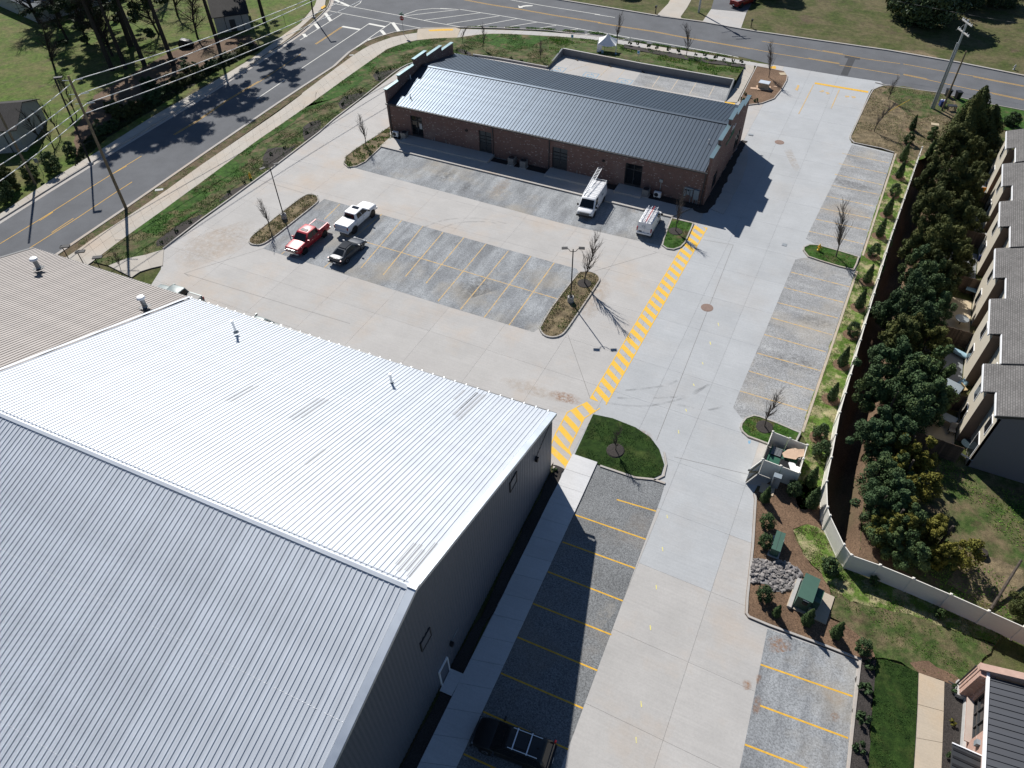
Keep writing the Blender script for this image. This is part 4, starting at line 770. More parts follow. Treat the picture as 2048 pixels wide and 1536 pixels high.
mb = MB(); mb.box((-.08, 17.96, 1.03), (.1, .08, 2.06)).box((-.08, 19.04, 1.03), (.1, .08, 2.06)).box((-.08, 18.5, 2.07), (.1, 1.16, .09)); obj('door_frame', mb, 'white_metal', d)
obj('handle', MB().box((-.1, 18.9, 1.0), (.06, .14, .03)), 'chrome', d)
mb = MB().box((-.13, 3.35, 5.47), (.26, .28, .35)); obj('wall_light', mb, 'black_plastic', wh)
obj('conduit', MB().tube((-.05, 3.35, 5.5), (-.05, .3, 6.6), .02), 'black_plastic', wh)
obj('wall_light', MB().box((-.13, 17.3, 2.75), (.26, .25, .3)), 'black_plastic', wh); obj('conduit', MB().tube((-.05, 17.2, 2.8), (-.05, 16.2, 2.85), .02), 'meter_grey', wh)
for k0, k1, v0, v1 in ((16, 18, .0, 4.6), (21, 21, .0, 2.4), (18, 18, .0, 3.8), (44, 46, 6.9, 10.6), (2, 4, 16.4, 19.0), (1, 1, 15.6, 19.0), (60, 61, 8, 11), (33, 33, 12, 14)):   # replaced, weathered sheets between the ribs
    for k in range(k0, k1+1):
        x = .18+pan*(k+1); mb = MB(); va, vb = v0+random.uniform(0, .4), v1-random.uniform(0, .9); za, zb_ = HE+va*math.tan(ang)+.056, HE+vb*math.tan(ang)+.056
        mb.slabq([(x-pan/2-.10+.0, va, za), (x-pan/2+.10-.0, va, za), (x-pan/2+.10, vb, zb_), (x-pan/2-.10, vb, zb_)], (0, 0, 1), .004)
        o = obj('roof_patch', mb, 'galvalume_dull', wh); o.location.x = pan/2 if False else 0

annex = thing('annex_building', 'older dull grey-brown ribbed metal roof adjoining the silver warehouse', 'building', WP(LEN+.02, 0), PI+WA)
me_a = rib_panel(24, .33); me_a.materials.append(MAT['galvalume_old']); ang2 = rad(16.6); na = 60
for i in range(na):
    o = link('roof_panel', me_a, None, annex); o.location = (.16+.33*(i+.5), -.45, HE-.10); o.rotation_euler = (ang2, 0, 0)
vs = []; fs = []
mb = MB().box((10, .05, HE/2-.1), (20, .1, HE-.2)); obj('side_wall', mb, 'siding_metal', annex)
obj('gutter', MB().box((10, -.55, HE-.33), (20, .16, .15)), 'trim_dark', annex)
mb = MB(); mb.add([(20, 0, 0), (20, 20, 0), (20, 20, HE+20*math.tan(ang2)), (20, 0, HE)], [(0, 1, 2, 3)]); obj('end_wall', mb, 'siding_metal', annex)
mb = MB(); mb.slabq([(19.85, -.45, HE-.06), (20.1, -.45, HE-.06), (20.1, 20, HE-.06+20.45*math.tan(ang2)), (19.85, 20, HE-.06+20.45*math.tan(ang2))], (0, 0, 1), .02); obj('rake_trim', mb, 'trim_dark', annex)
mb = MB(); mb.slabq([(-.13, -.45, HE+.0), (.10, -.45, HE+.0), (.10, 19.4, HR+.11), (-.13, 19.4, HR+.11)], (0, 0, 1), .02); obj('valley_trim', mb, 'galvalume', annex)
for xx, yy, tl in ((3.0, 0, 1), (6.2, 0, 1), (9.4, 0, 1)):   # three small signs standing on the far eave seen only as dark backs
    pass
def roof_z(v, a=ang): return HE+v*math.tan(a)+.06
def cap_vent(p, label):
    t = thing('roof_vent', label, 'vent', p, 0, 'round capped vents on the grey roof')
    obj('stack', MB().lathe((0, 0, 0), [(.30, -.1), (.24, .05), (.20, .12), (.20, .95)], 12), 'grey_metal', t)
    obj('cap', MB().lathe((0, 0, .92), [(.20, 0), (.36, .03), (.36, .12), (.30, .22), (.12, .27)], 14), 'white_metal', t)
    obj('flashing', MB().box((0, 0, .03), (.8, .8, .02), 0), 'trim_dark', t)
def on_annex(xy, label): 
    cap_vent((xy[0], xy[1], HE-.1+(33.0-xy[1]-.0)*math.tan(ang2)*1.0), label)
on_annex((-63.71,28.54), 'round metal roof vent with white cap near the far corner of the grey roof')
on_annex((-50.33,28.59), 'round metal roof vent with white cap beside the silver roof edge')
def pipe_vent(p, h, label):
    t = thing('vent_pipe', label, 'vent', p); obj('pipe', MB().tube((0, 0, -.1), (0, 0, h), .09, .09, 10), 'pvc_white', t)
    obj('boot', MB().lathe((0, 0, 0), [(.24, -.03), (.2, .06), (.1, .16)], 10), 'grey_metal', t)
    obj('cap', MB().lathe((0, 0, h), [(.1, 0), (.15, .02), (.13, .1)], 10), 'white_metal', t)
pp = (-40.72,29.29); pipe_vent((*pp, roof_z(33-pp[1])), 1.15, 'white vent pipe on the silver roof toward the grey roof')
pp = (-26.01,30.1); pipe_vent((*pp, roof_z(33-pp[1]-.6)), 1.0, 'white vent pipe standing alone on the silver roof by the far eave')

# ================================================================ BRICK BUILDING
BA = rad(-.46)
bb = thing('brick_building', 'long single storey dark brick building with standing seam metal roof and stepped gables', 'building', (-57.84, 77.37, 0), BA)
BL, BD, BE, BR = 44.45, 17.9, 4.5, 6.15
doors = [(3.49, 5.37), (14.07, 15.96), (24.65, 26.73), (34.42, 36.6)]; dz0, dz1 = .45, 3.36
def wall_with(ops, L, T, H, flip=None):
    mb = MB(); xs = [0]+[v for o in ops for v in o[:2]]+[L]
    for i in range(0, len(xs), 2): 
        if xs[i+1]-xs[i] > .01: mb.box(((xs[i]+xs[i+1])/2, T/2, H/2), (xs[i+1]-xs[i], T, H))
    for o in ops:
        if o[2] > 0: mb.box(((o[0]+o[1])/2, T/2, o[2]/2), (o[1]-o[0], T, o[2]))
        mb.box(((o[0]+o[1])/2, T/2, (o[3]+H)/2), (o[1]-o[0], T, H-o[3]))
    return mb
front = obj('wall', wall_with([(a, b, dz0, dz1) for a, b in doors], BL, .3, BE), 'brick_old', bb)
def glazed(x0, x1, z0, z1, kind, parent):
    d = obj('door', MB().box(((x0+x1)/2, .22, (z0+z1)/2), (x1-x0, .02, z1-z0)), 'glass_dark' if kind == 'glass' else 'door_grey', parent)
    mb = MB(); t = .08; xm = (x0+x1)/2; zt = z1-.75
    for c, dd in (((x0+t/2, .17, (z0+z1)/2), (t, .1, z1-z0)), ((x1-t/2, .17, (z0+z1)/2), (t, .1, z1-z0)), ((xm, .17, z1-t/2), (x1-x0-2*t, .1, t)), ((xm, .17, z0+.1), (x1-x0-2*t, .1, .2)), ((xm, .17, zt), (x1-x0-2*t, .1, t)), ((xm, .172, (z0+z1)/2), (.07, .1, z1-z0-.3))): mb.box(c, dd)
    obj('door_frame', mb, 'trim_dark', d)
    if kind != 'glass':
        mb = MB()
        for z in (zt-.45, zt-.9): mb.box((xm, .168, z), (x1-x0-2*t, .08, .035))
        obj('glazing_bar', mb, 'trim_dark', d)
        obj('lower_panel', MB().box((xm, .195, z0+.62), (x1-x0-2*t, .03, .85)), 'trim_dark', d)
    obj('handle', MB().box((xm+.12, .1, z0+1.0), (.03, .06, .35)), 'chrome', d); return d
for (a, b), k in zip(doors, ('glass', 'x', 'x', 'glass')): glazed(a, b, dz0, dz1, k, bb)
obj('notice', MB().box((5.0, .10, 2.0), (.42, .02, .8)), 'limestone', bb)
obj('wall', MB().box((BL/2, BD-.15, BE/2), (BL, .3, BE)), 'brick_old', bb)
steps = [(0, 3.25, 6.2), (3.25, 7.35, 6.85), (7.35, 10.55, 7.55), (10.55, 14.65, 6.85), (14.65, BD, 6.2)]
gw = [(2.9, 4.9, .5, 2.5), (13.2, 15.7, .5, 2.9)]
def gable(x0, T, ops):
    mb = MB()
    for a, b, h in steps:
        cuts = [a]+[v for o in ops for v in (o[0], o[1]) if a < v < b]+[b]
        for p, q in zip(cuts[:-1], cuts[1:]):
            m = (p+q)/2; o = [o for o in ops if o[0] < m < o[1]]
            if o: mb.box((x0, m, o[0][2]/2), (T, q-p, o[0][2])); mb.box((x0, m, (o[0][3]+h)/2), (T, q-p, h-o[0][3]))
            else: mb.box((x0, m, h/2), (T, q-p, h))
    return mb
obj('gable_wall', gable(BL-.15+.152, .3, gw), 'brick_old', bb); obj('gable_wall', gable(.15-.152, .3, []), 'brick_old', bb)
for x0 in (BL+.002, -.002):
    for a, b, h in steps: obj('coping', MB().box((x0, (a+b)/2, h+.03), (.5, b-a+.12, .08)), 'coping', bb)
for o in gw:
    w = obj('window', MB().box((BL+.05, (o[0]+o[1])/2, (o[2]+o[3])/2), (.03, o[1]-o[0], o[3]-o[2])), 'glass_dark', bb); mb = MB()
    for y in (o[0]+.04, (o[0]+o[1])/2, o[1]-.04): mb.box((BL+.09, y, (o[2]+o[3])/2), (.06, .08, o[3]-o[2]))
    for z in (o[2]+.04, (o[2]+o[3])/2+.3, o[3]-.04): mb.box((BL+.092, (o[0]+o[1])/2, z), (.058, o[1]-o[0], .08))
    obj('window_frame', mb, 'trim_dark', w)
tb = math.atan2(BR-BE, BD/2); Ls = math.hypot(BR-BE, BD/2+.35)
def seam_panel(L, p): 
    prof = [(-p/2, 0), (-.02, 0), (-.012, .045), (.012, .045), (.02, 0), (p/2, 0)]; n = len(prof); vs = []
    for t in (0, L): vs += [(x, t, z) for x, z in prof]
    return MB().add(vs, [(i, i+1, n+i+1, n+i) for i in range(n-1)]).mesh('roof_panel')
p_ = (BL-.7)/96; me_b = seam_panel(Ls, p_); me_b.materials.append(MAT['roof_slate_metal'])
for i in range(96):
    x = .35+p_*(i+.5)
    for s in (0, 1):
        o = link('roof_panel', me_b, None, bb); o.location = (x, -.35 if s == 0 else BD+.35, BE-.35*math.tan(tb)+.12); o.rotation_euler = (tb, 0, 0 if s == 0 else PI)
mb = MB()
for s in (1, -1): mb.slabq([(.35, BD/2, BR+.19), (BL-.35, BD/2, BR+.19), (BL-.35, BD/2+s*.28, BR+.19-.28*math.tan(tb)), (.35, BD/2+s*.28, BR+.19-.28*math.tan(tb))], (0, 0, 1), .01)
obj('ridge_cap', mb, 'roof_slate_metal', bb)
for y in (-.42, BD+.42): obj('gutter', MB().box((BL/2, y, BE-.06), (BL, .14, .14)), 'trim_dark', bb)
for x in (.2, 16.2, 24.25, 44.2): obj('downspout', MB().box((x, -.07, BE/2-.05), (.11, .11, BE-.2)).box((x, -.24, BE-.13), (.11, .36, .1)), 'trim_dark', bb)
for x in (7.2, 9.0, 19.6, 20.5, 28.2): obj('bollard_pipe', MB().tube((x, -.15, 0), (x, -.15, .95), .045), 'grey_metal', bb)
for x in (12.3, 31.6): obj('wall_light', MB().box((x, -.1, 3.0), (.28, .2, .22)), 'black_plastic', bb)
mb = MB(); mb.box((42.6, -.12, 1.95), (1.05, .22, .18)).box((42.15, -.1, 1.35), (.3, .2, .95)).box((42.55, -.1, 1.45), (.34, .18, .7)).box((42.95, -.1, 1.4), (.3, .2, .8)).box((43.55, -.14, 1.35), (.62, .28, 1.25)); m_ = obj('meter_bank', mb, 'meter_grey', bb)
mb = MB()
for x, z in ((42.2, 1.75), (42.55, 1.72)): mb.lathe((x, -.22, z-.06), [(.1, 0), (.1, .12)], 10)
obj('meter', mb, 'glass_blue', m_)
mb = MB()
for x in (42.9, 43.3, 43.6, 43.8): mb.tube((x, -.12, 0), (x, -.12, .8), .05)
obj('conduit', mb, 'grey_metal', m_)
# script lettering on the east gable, bent from thin tube: read only as loops from here
def loops(y0, y1, z, h, n, seed):
    r = random.Random(seed); pts = []; k = 90
    for i in range(k):
        t = i/(k-1); a = t*n*2*PI; pts.append((BL+.24, y0+(y1-y0)*t+.22*math.sin(a), z+h*.5*(1-math.cos(a))*(.6+.4*math.sin(t*5+seed))))
    return pts
mb = MB(); mb.path(loops(10.2, 6.6, 4.6, .95, 7, 1), .035, 4); obj('sign_lettering', mb, 'sign_green', bb)
mb = MB(); mb.path(loops(10.4, 8.6, 5.55, .7, 4, 3), .03, 4); obj('sign_lettering', mb, 'white_metal', bb)
def bvent(x, y, h, label, mat='pvc_white'):
    t = thing('vent_pipe', label, 'vent', (x, y, BE+(min(y-77.2, 95.2-y))*math.tan(tb)+.1)); obj('pipe', MB().tube((0, 0, -.1), (0, 0, h), .05), mat, t); obj('boot', MB().lathe((0, 0, 0), [(.16, 0), (.08, .1)], 8), 'grey_metal', t)
q = (-14.89,81.74); bvent(q[0], q[1], .55, 'small white vent pipe on the dark roof near the stepped right gable')
q = (-55.02,78.97); bvent(q[0], q[1], .6, 'thin dark vent pipe standing in the bright roof near the left gable', 'grey_metal')
q = (-57.31,82.83); bvent(q[0], q[1], .55, 'thin vent pipe in the shadow of the left gable')

# air-conditioning units
def ac(label, loc, group=None):
    t = thing('air_conditioner', label, 'air conditioner', loc, 0, group)
    obj('casing', MB().box((0, 0, .5), (.8, .8, .9)), 'ac_tan', t); obj('pad', MB().box((0, 0, .03), (.95, .95, .06)), 'concrete', t)
    obj('fan_grille', MB().lathe((0, 0, .95), [(.36, 0), (.36, .03), (.1, .05)], 16), 'dark_metal', t)
    mb = MB()
    for a in range(4):
        for k in range(-3, 4): mb.box((.405*math.cos(a*PI/2)-k*.1*math.sin(a*PI/2), .405*math.sin(a*PI/2)+k*.1*math.cos(a*PI/2), .5), (.012, .03, .8), a*PI/2)
    obj('louvre', mb, 'grey_metal', t); return t
a0 = ac('grey condenser unit at the left end of the brick wall beside the first glass door', (-55.1, 76.55, .2))
dup(a0, (-38.5, 76.3, .2), None, None, 'left one of the two grey condenser units between the middle doors')
dup(a0, (-36.75, 76.25, .2), None, None, 'right one of the two grey condenser units between the middle doors')
dup(a0, (-20.2, 76.1, .2), None, None, 'grey condenser unit beside the right glass door behind the white vans')
def minisplit(label, loc):
    t = thing('heat_pump', label, 'heat pump', loc)
    obj('casing', MB().box((0, 0, .42), (.85, .35, .65)), 'white_metal', t); obj('fan_ring', MB().tube((-.12, -.18, .42), (-.12, -.2, .42), .26, .26, 16), 'dark_metal', t)
    obj('foot', MB().box((-.3, 0, .05), (.08, .4, .1)).box((.3, 0, .05), (.08, .4, .1)), 'grey_metal', t)
minisplit('white heat pump with round fan grille at the left corner of the brick wall', (-56.5, 76.5, .2))
minisplit('white heat pump with round fan grille near the meters at the right wall end', (-18.8, 76.3, .2))
obj('line_cover', MB().box((39.1, -.06, 1.4), (.08, .06, 1.2)).box((39.1, -.1, 2.1), (.4, .14, .35)), 'grey_metal', bb)

# ================================================================ VEHICLES
def loft(secs, n2=None, cap=True):
    mb = MB(); n = len(secs[0]); vs = [p for s in secs for p in s]; m = len(secs)
    fs = [(k*n+i, k*n+(i+1) % n, (k+1)*n+(i+1) % n, (k+1)*n+i) for k in range(m-1) for i in range(n)]
    if cap: fs += [tuple(reversed(range(n))), tuple((m-1)*n+i for i in range(n))]
    return mb.add(vs, fs)
def body_mesh(st):   # stations x, half width, bottom z, top z (front first)
    secs = []
    for x, w, zb, zt in st:
        h = zt-zb; R = [(0, zb), (.8*w, zb), (.95*w, zb+.06*h), (w, zb+.35*h), (1.0*w, zb+.62*h), (.965*w, zt-.13*h), (.90*w, zt-.03*h), (.80*w, zt), (.4*w, zt+.018), (0, zt+.025)]
        secs.append([(x, y, z) for y, z in R]+[(x, -y, z) for y, z in R[-2:0:-1]])
    return loft(secs)
def green_mesh(g):   # g: xbf, xbr, xtf, xtr, wb, wt, zb, zt
    secs = []
    for u, dz in ((0, 0), (.5, 0), (.93, 0), (1.0, .035)):
        s = min(u, .93)/.93; xf = g['xbf']+(g['xtf']-g['xbf'])*s; xr = g['xbr']+(g['xtr']-g['xbr'])*s; w = g['wb']+(g['wt']-g['wb'])*s
        if u == 1.0: xf -= .16; xr += .14; w -= .13
        z = g['zb']+(g['zt']-g['zb'])*u; c = .12
        secs.append([(xf, y*(w-c), z) for y in (1, .4, -.4, -1)]+[(xf-c*.8, -w, z), (xr+c*.8, -w, z)]+[(xr, y*(w-c), z) for y in (-1, -.4, .4, 1)]+[(xr+c*.8, w, z), (xf-c*.8, w, z)])
    return loft([list(reversed(s)) for s in secs])
def gpt(g, u, where, t):   # a point on the glasshouse: where front/rear/left/right, t along it
    s = u; xf = g['xbf']+(g['xtf']-g['xbf'])*s; xr = g['xbr']+(g['xtr']-g['xbr'])*s; w = g['wb']+(g['wt']-g['wb'])*s; z = g['zb']+(g['zt']-g['zb'])*.93*u; e = .012
    if where == 'front': return (xf+e, (w-.1)*t, z)
    if where == 'rear': return (xr-e, (w-.1)*t, z)
    x = xr+.1+(xf-xr-.2)*t
    return (x, (w+e) if where == 'left' else -(w+e), z)
def vehicle(name, label, loc, rz, S):
    t = thing(name, label, S['cat'], loc, rz, S.get('group'))
    b = obj('body', body_mesh(S['st']), S['paint'], t, True)
    m = b.modifiers.new('bevel', 'EDGE_SPLIT'); m.split_angle = rad(38)
    g = S['g']; cb = obj('cabin', green_mesh(g), S['paint'], t, True); m = cb.modifiers.new('split', 'EDGE_SPLIT'); m.split_angle = rad(42)
    def pane(nm, where, t0, t1, u0=.10, u1=.9, t2=None, t3=None):
        t2 = t0 if t2 is None else t2; t3 = t1 if t3 is None else t3
        q = [gpt(g, u0, where, t0), gpt(g, u0, where, t1), gpt(g, u1, where, t3), gpt(g, u1, where, t2)]
        if where in ('rear', 'left'): q = q[::-1]
        obj(nm, MB().quad(*q), 'glass_dark', t)
    pane('windscreen', 'front', -.97, .97, .06, .92)
    if S.get('rearglass', True): pane('rear_window', 'rear', -.9, .9, S.get('ru', .12), .88)
    for sd in ('left', 'right'):
        for a, b_ in S['sw']: pane('side_window', sd, a, b_)
    R = S['wr']
    for x in S['wx']:
        for s in (1, -1):
            y = s*(S['tw']); w = obj('wheel', MB().lathe((0, 0, 0), [(R*.92, -.11), (R, -.08), (R, .08), (R*.92, .11)], 18), 'rubber', t, True)
            w.location = (x, y, R); w.rotation_euler = (PI/2*(-s), 0, 0); w.modifiers.new('s', 'EDGE_SPLIT')
            mb = MB(); mb.lathe((0, 0, 0), [(R*.62, .112), (R*.6, .125), (R*.2, .118)], 14); obj('rim', mb, S.get('rim', 'rim'), w)
            obj('wheel_arch', MB().lathe((0, 0, 0), [(R*1.18, -.02), (R*1.18, .012)], 18), 'black_plastic', t).matrix_local = Matrix.Translation((x, s*(S['hw']*1.0-.012), R+.02)) @ Matrix.Rotation(PI/2*(-s), 4, 'X')
    xf, xr = S['st'][0][0], S['st'][-1][0]; hw = S['hw']
    mb = MB().box((xf+.03, 0, S['bz']), (.16, hw*1.9, .22)); obj('front_bumper', mb, S.get('bump', S['paint']), t)
    mb = MB().box((xr-.03, 0, S['bz']+.02), (.16, hw*1.9, .2)); obj('rear_bumper', mb, S.get('bump', S['paint']), t)
    if S.get('grille'): 
        gz = S['grille']; gr = obj('grille', MB().box((xf+.03, 0, gz), (.08, hw*1.15, .30)), 'black_plastic', t); mb = MB()
        for z in (-.12, 0, .12): mb.box((xf+.075, 0, gz+z), (.03, hw*1.15, .035))
        obj('grille_bar', mb, S.get('chromebar', 'chrome'), gr)
    for s in (1, -1):
        obj('headlight', MB().box((xf-.10, s*hw*.70, S['hz']-.02), (.22, hw*.30, .12)), 'headlamp', t)
        obj('tail_light', MB().box((xr+.03, s*hw*.9, S['tz']), (.12, hw*.14, S.get('th', .34))), 'tail_red', t)
        x = g['xbf']-.35; obj('mirror', MB().box((x, s*(hw+.14), g['zb']+.12), (.12, .24, .2)), S.get('mir', S['paint']), t)
        for xd in S.get('doors', ()): obj('door_seam', MB().box((xd, s*(hw*1.003), (g['zb']+.45)/2+.12), (.012, .01, g['zb']-.55)), 'black_plastic', t)
        for xd in S.get('handles', ()): obj('door_handle', MB().box((xd, s*(hw*1.0+.005), g['zb']-.18), (.2, .03, .04)), S.get('hnd', 'chrome'), t)
    obj('licence_plate', MB().box((xr-.115, 0, S['bz']+.03), (.01, .32, .15)), 'white_metal', t)
    return t
def pickup(name, label, x, y, rz, paint, L=5.8, hw=1.0, lift=0, bed='open', **kw):
    f = L/2; z = lift
    S = dict(cat='pickup truck', paint=paint, hw=hw, tw=hw-.13, wr=.40+lift*.4, wx=(f-1.02, f-1.02-3.68), bz=.52+z, hz=.92+z, tz=1.0+z, st=[(f, hw*.90, .50+z, .98+z), (f-.12, hw*.97, .42+z, 1.10+z), (f-.7, hw, .36+z, 1.16+z), (f-1.5, hw, .36+z, 1.20+z), (f-1.9, hw, .36+z, 1.20+z), (-f+1.75, hw, .36+z, 1.20+z), (-f+1.70, hw, .40+z, 1.24+z), (-f+.08, hw, .44+z, 1.24+z), (-f, hw*.97, .5+z, 1.20+z)],
             g=dict(xbf=f-1.45, xbr=-f+1.72, xtf=f-2.25, xtr=-f+1.95, wb=hw*.97, wt=hw*.76, zb=1.18+z, zt=1.88+z), sw=[(.36, .93), (.06, .33)], grille=.86+z, doors=(f-1.62, f-2.78, -f+1.78), handles=(f-2.55, f-3.6))
    S['sw'] = [(.50, .90), (.08, .47)]
    S.update(kw); t = vehicle(name, label, (x, y, .065), rz, S)
    x0, x1 = -f+.10, -f+1.62; zt = 1.24+z
    if bed == 'open':
        obj('truck_bed', MB().box(((x0+x1)/2, 0, zt+.028), (x1-x0, hw*1.52, .012)), 'bay_grey', t)
    elif bed == 'cover':
        c = obj('bed_cover', MB().box(((x0+x1)/2, 0, zt+.045), (x1-x0+.05, hw*1.66, .06)), kw.get('cov', 'white_fabric'), t); mb = MB()
        for k in range(1, 4): mb.box((x0+(x1-x0)*k/4, 0, zt+.078), (.02, hw*1.6, .008))
        obj('cover_seam', mb, 'grey_metal', c)
    elif bed == 'dark':
        obj('truck_bed', MB().box(((x0+x1)/2, 0, zt+.028), (x1-x0, hw*1.52, .012)), 'black_plastic', t)
    mb = MB()
    for s in (1, -1): mb.box(((x0+x1)/2, s*hw*.84, zt+.04), (x1-x0+.1, hw*.13, .05))
    mb.box((x1+.03, 0, zt+.04), (.05, hw*1.56, .05)); obj('bed_rail', mb, paint, t)
    obj('tailgate', MB().box((-f-.012, 0, .95+z), (.03, hw*1.5, .42)), paint, t)
    obj('sunroof', MB().slabq([(f-2.5, -.42, 1.90+z), (f-2.5, .42, 1.90+z), (f-2.92, .42, 1.918+z), (f-2.92, -.42, 1.918+z)][::-1], (0, 0, 1), .022), 'glass_dark', t) if kw.get('sun') else None
    return t
pickup('pickup_truck', 'red crew cab pickup truck parked nose toward the camera beside the planting island', -51.9, 50.85, -PI/2, 'car_red', sun=True, chromebar='chrome', bump='chrome')
pickup('pickup_truck', 'white lifted pickup truck with pale bed cover parked facing the brick building', -49.15, 56.5, PI/2, 'car_white', L=5.85, lift=.14, bed='cover', rim='black_plastic', sun=True, mir='black_plastic')
pickup('pickup_truck', 'grey green pickup truck half hidden behind the warehouse eave', *(-57.61,36.24), PI+rad(2), 'car_sage', bed='dark')
pickup('pickup_truck', 'maroon pickup truck on the driveway across the top road', *(-25.28,147.32), rad(64), 'car_maroon')
def sedan(name, label, x, y, rz, paint, L=4.75, hw=.92, **kw):
    f = L/2
    S = dict(cat='car', paint=paint, hw=hw, tw=hw-.12, wr=.34, wx=(f-.92, f-.92-2.83), bz=.45, hz=.66, tz=.84, th=.12, st=[(f, hw*.72, .36, .60), (f-.10, hw*.86, .26, .68), (f-.55, hw*.98, .22, .80), (f-1.3, hw, .22, .90), (-f+1.3, hw, .22, .96), (-f+.45, hw*.97, .24, 1.0), (-f+.06, hw*.88, .30, .98), (-f, hw*.80, .40, .88)],
             g=dict(xbf=f-1.18, xbr=-f+.38, xtf=f-2.05, xtr=-f+1.5, wb=hw*.92, wt=hw*.66, zb=.88, zt=1.44), sw=[(.50, .84), (.16, .47)], doors=(f-1.5, f-2.6), handles=(f-2.4, f-3.3))
    S.update(kw); return vehicle(name, label, (x, y, .065), rz, S)
s_ = sedan('sedan', 'dark grey fastback sedan parked between the two pickup trucks', -46.45, 50.9, PI/2-rad(1), 'car_dark', hnd='car_dark', ru=.04)
obj('glass_roof', MB().slabq([(.35, -.5, 1.462), (.35, .5, 1.462), (-.85, .5, 1.455), (-.85, -.5, 1.455)][::-1], (0, 0, 1), .022), 'glass_dark', s_)
obj('spoiler', MB().box((-2.18, 0, 1.02), (.18, 1.3, .035)), 'car_dark', s_)
sedan('sedan', 'car almost hidden behind the warehouse eave, only its roof showing', *(-47.09,36.44), PI+rad(2), 'car_sage')
sv = sedan('sport_utility_vehicle', 'black estate car with silver roof bars parked in the warehouse shadow', -7.1, 12.6, PI+rad(6), 'car_black', L=4.85, hw=.95, wr=.37, hnd='black_plastic', cat='car', tz=1.1, th=.3,
      st=[(2.42, .70, .40, .72), (2.30, .84, .30, .86), (1.85, .93, .26, .98), (1.1, .95, .26, 1.06), (-1.1, .95, .26, 1.10), (-2.0, .94, .28, 1.10), (-2.36, .90, .34, 1.06), (-2.42, .84, .44, .96)],
      g=dict(xbf=1.25, xbr=-2.32, xtf=.42, xtr=-1.95, wb=.88, wt=.66, zb=1.04, zt=1.66), sw=[(.62, .92), (.34, .59), (.08, .31)])
mb = MB()
for s in (1, -1): mb.tube((.15, s*.58, 1.74), (-1.7, s*.58, 1.74), .025)
obj('roof_rail', mb, 'aluminium', sv)
for x in (-.15, -1.05): obj('crossbar', MB().box((x, 0, 1.80), (.07, 1.3, .035)).box((x, .58, 1.76), (.05, .05, .08)).box((x, -.58, 1.76), (.05, .05, .08)), 'aluminium', sv)
obj('sunroof', MB().box((-.55, 0, 1.715), (.8, .8, .012)), 'glass_dark', sv)
obj('antenna_fin', MB().box((-1.6, 0, 1.72), (.18, .03, .06)), 'black_plastic', sv)
def ladder(parent, p, L, w, rz, ry=0, mat='aluminium', rails=1, rung=.3, name='ladder'):
    t = thing(name, p[3], 'ladder', p[:3], rz); t.rotation_euler = (0, ry, rz)
    for s in (1, -1): obj('rail', MB().box((0, s*w/2, 0), (L, .05, .09)), mat, t)
    for k in range(int(L/rung)): obj('rung', MB().tube((-L/2+.15+k*rung, -w/2, 0), (-L/2+.15+k*rung, w/2, 0), .028, .028, 5), mat, t)
    return t
def van(name, label, x, y, rz, L, hw, H, paint='car_white', **kw):
    f = L/2; zb = kw.get('zb', 1.15)
    S = dict(cat='van', paint=paint, hw=hw, tw=hw-.13, wr=.36, wx=(f-.95, f-.95-kw.get('wb', 3.5)), bz=.5, hz=.84, tz=1.0, th=.45, grille=.78, chromebar='grey_metal', mir='black_plastic', bump=kw.get('bump', paint), doors=(f-1.25, f-2.3), handles=(f-2.1,), hnd='black_plastic',
             st=[(f, hw*.86, .42, .92), (f-.12, hw*.95, .34, 1.02), (f-.75, hw, .30, zb-.04), (f-1.1, hw, .30, zb), (-f+.1, hw, .32, zb), (-f, hw*.98, .38, zb)],
             g=dict(xbf=f-.62, xbr=-f+.02, xtf=f-1.35, xtr=-f+.10, wb=hw*.985, wt=hw*.86, zb=zb-.02, zt=H), sw=[kw.get('s1', (.80, .97))], rearglass=kw.get('rg', True), ru=.5)
    S.update({k: v for k, v in kw.items() if k in ('grille', 'bz', 'hz', 'wr')}); return vehicle(name, label, (x, y, .065), rz, S)
v1 = van('cargo_van', 'white cargo van with ladder on its roof rack, nose toward the camera', -25.3, 71.2, -PI/2+rad(3), 5.7, 1.0, 2.08, bump='black_plastic', s1=(.76, .95))
rk = MB()
for s in (1, -1): rk.tube((1.1, s*.82, 2.25), (-2.75, s*.82, 2.25), .028)
for x in (1.0, .25, -.5, -1.25, -2.0, -2.7): rk.tube((x, -.82, 2.26), (x, .82, 2.26), .025)
for s in (1, -1):
    for x in (1.0, -.5, -2.0, -2.7): rk.tube((x, s*.82, 2.0), (x, s*.82, 2.26), .022)
obj('roof_rack', rk, 'white_metal', v1)
a = -PI/2+rad(3); R_ = lambda x, y: (-25.3+x*math.cos(a)-y*math.sin(a), 71.2+x*math.sin(a)+y*math.cos(a))
ladder(None, (*R_(-1.6, -.55), 2.60, 'long aluminium extension ladder overhanging the rear of the white van'), 5.6, .48, a+rad(0), rad(6))
mb = MB(); mb.box((-.9, 1.005, 1.45), (.5, .01, .22)); obj('side_lettering', mb, 'meter_grey', v1)
v2 = van('compact_van', 'small white van with two short ladders on top, rear doors toward the camera', -17.7, 69.95, PI/2+rad(1.5), 4.4, .90, 1.86, wb=2.95, rg=False, s1=(.70, .92), bump='car_white', wr=.33)
a2 = PI/2+rad(1.5); Q_ = lambda x, y: (-17.7+x*math.cos(a2)-y*math.sin(a2), 69.95+x*math.sin(a2)+y*math.cos(a2))
rk = MB()
for x in (.55, -.6, -1.7): rk.tube((x, -.72, 2.02), (x, .72, 2.02), .028)
for s in (1, -1):
    for x in (.55, -.6, -1.7): rk.tube((x, s*.72, 1.85), (x, s*.72, 2.02), .022)
obj('roof_rack', rk, 'white_metal', v2)
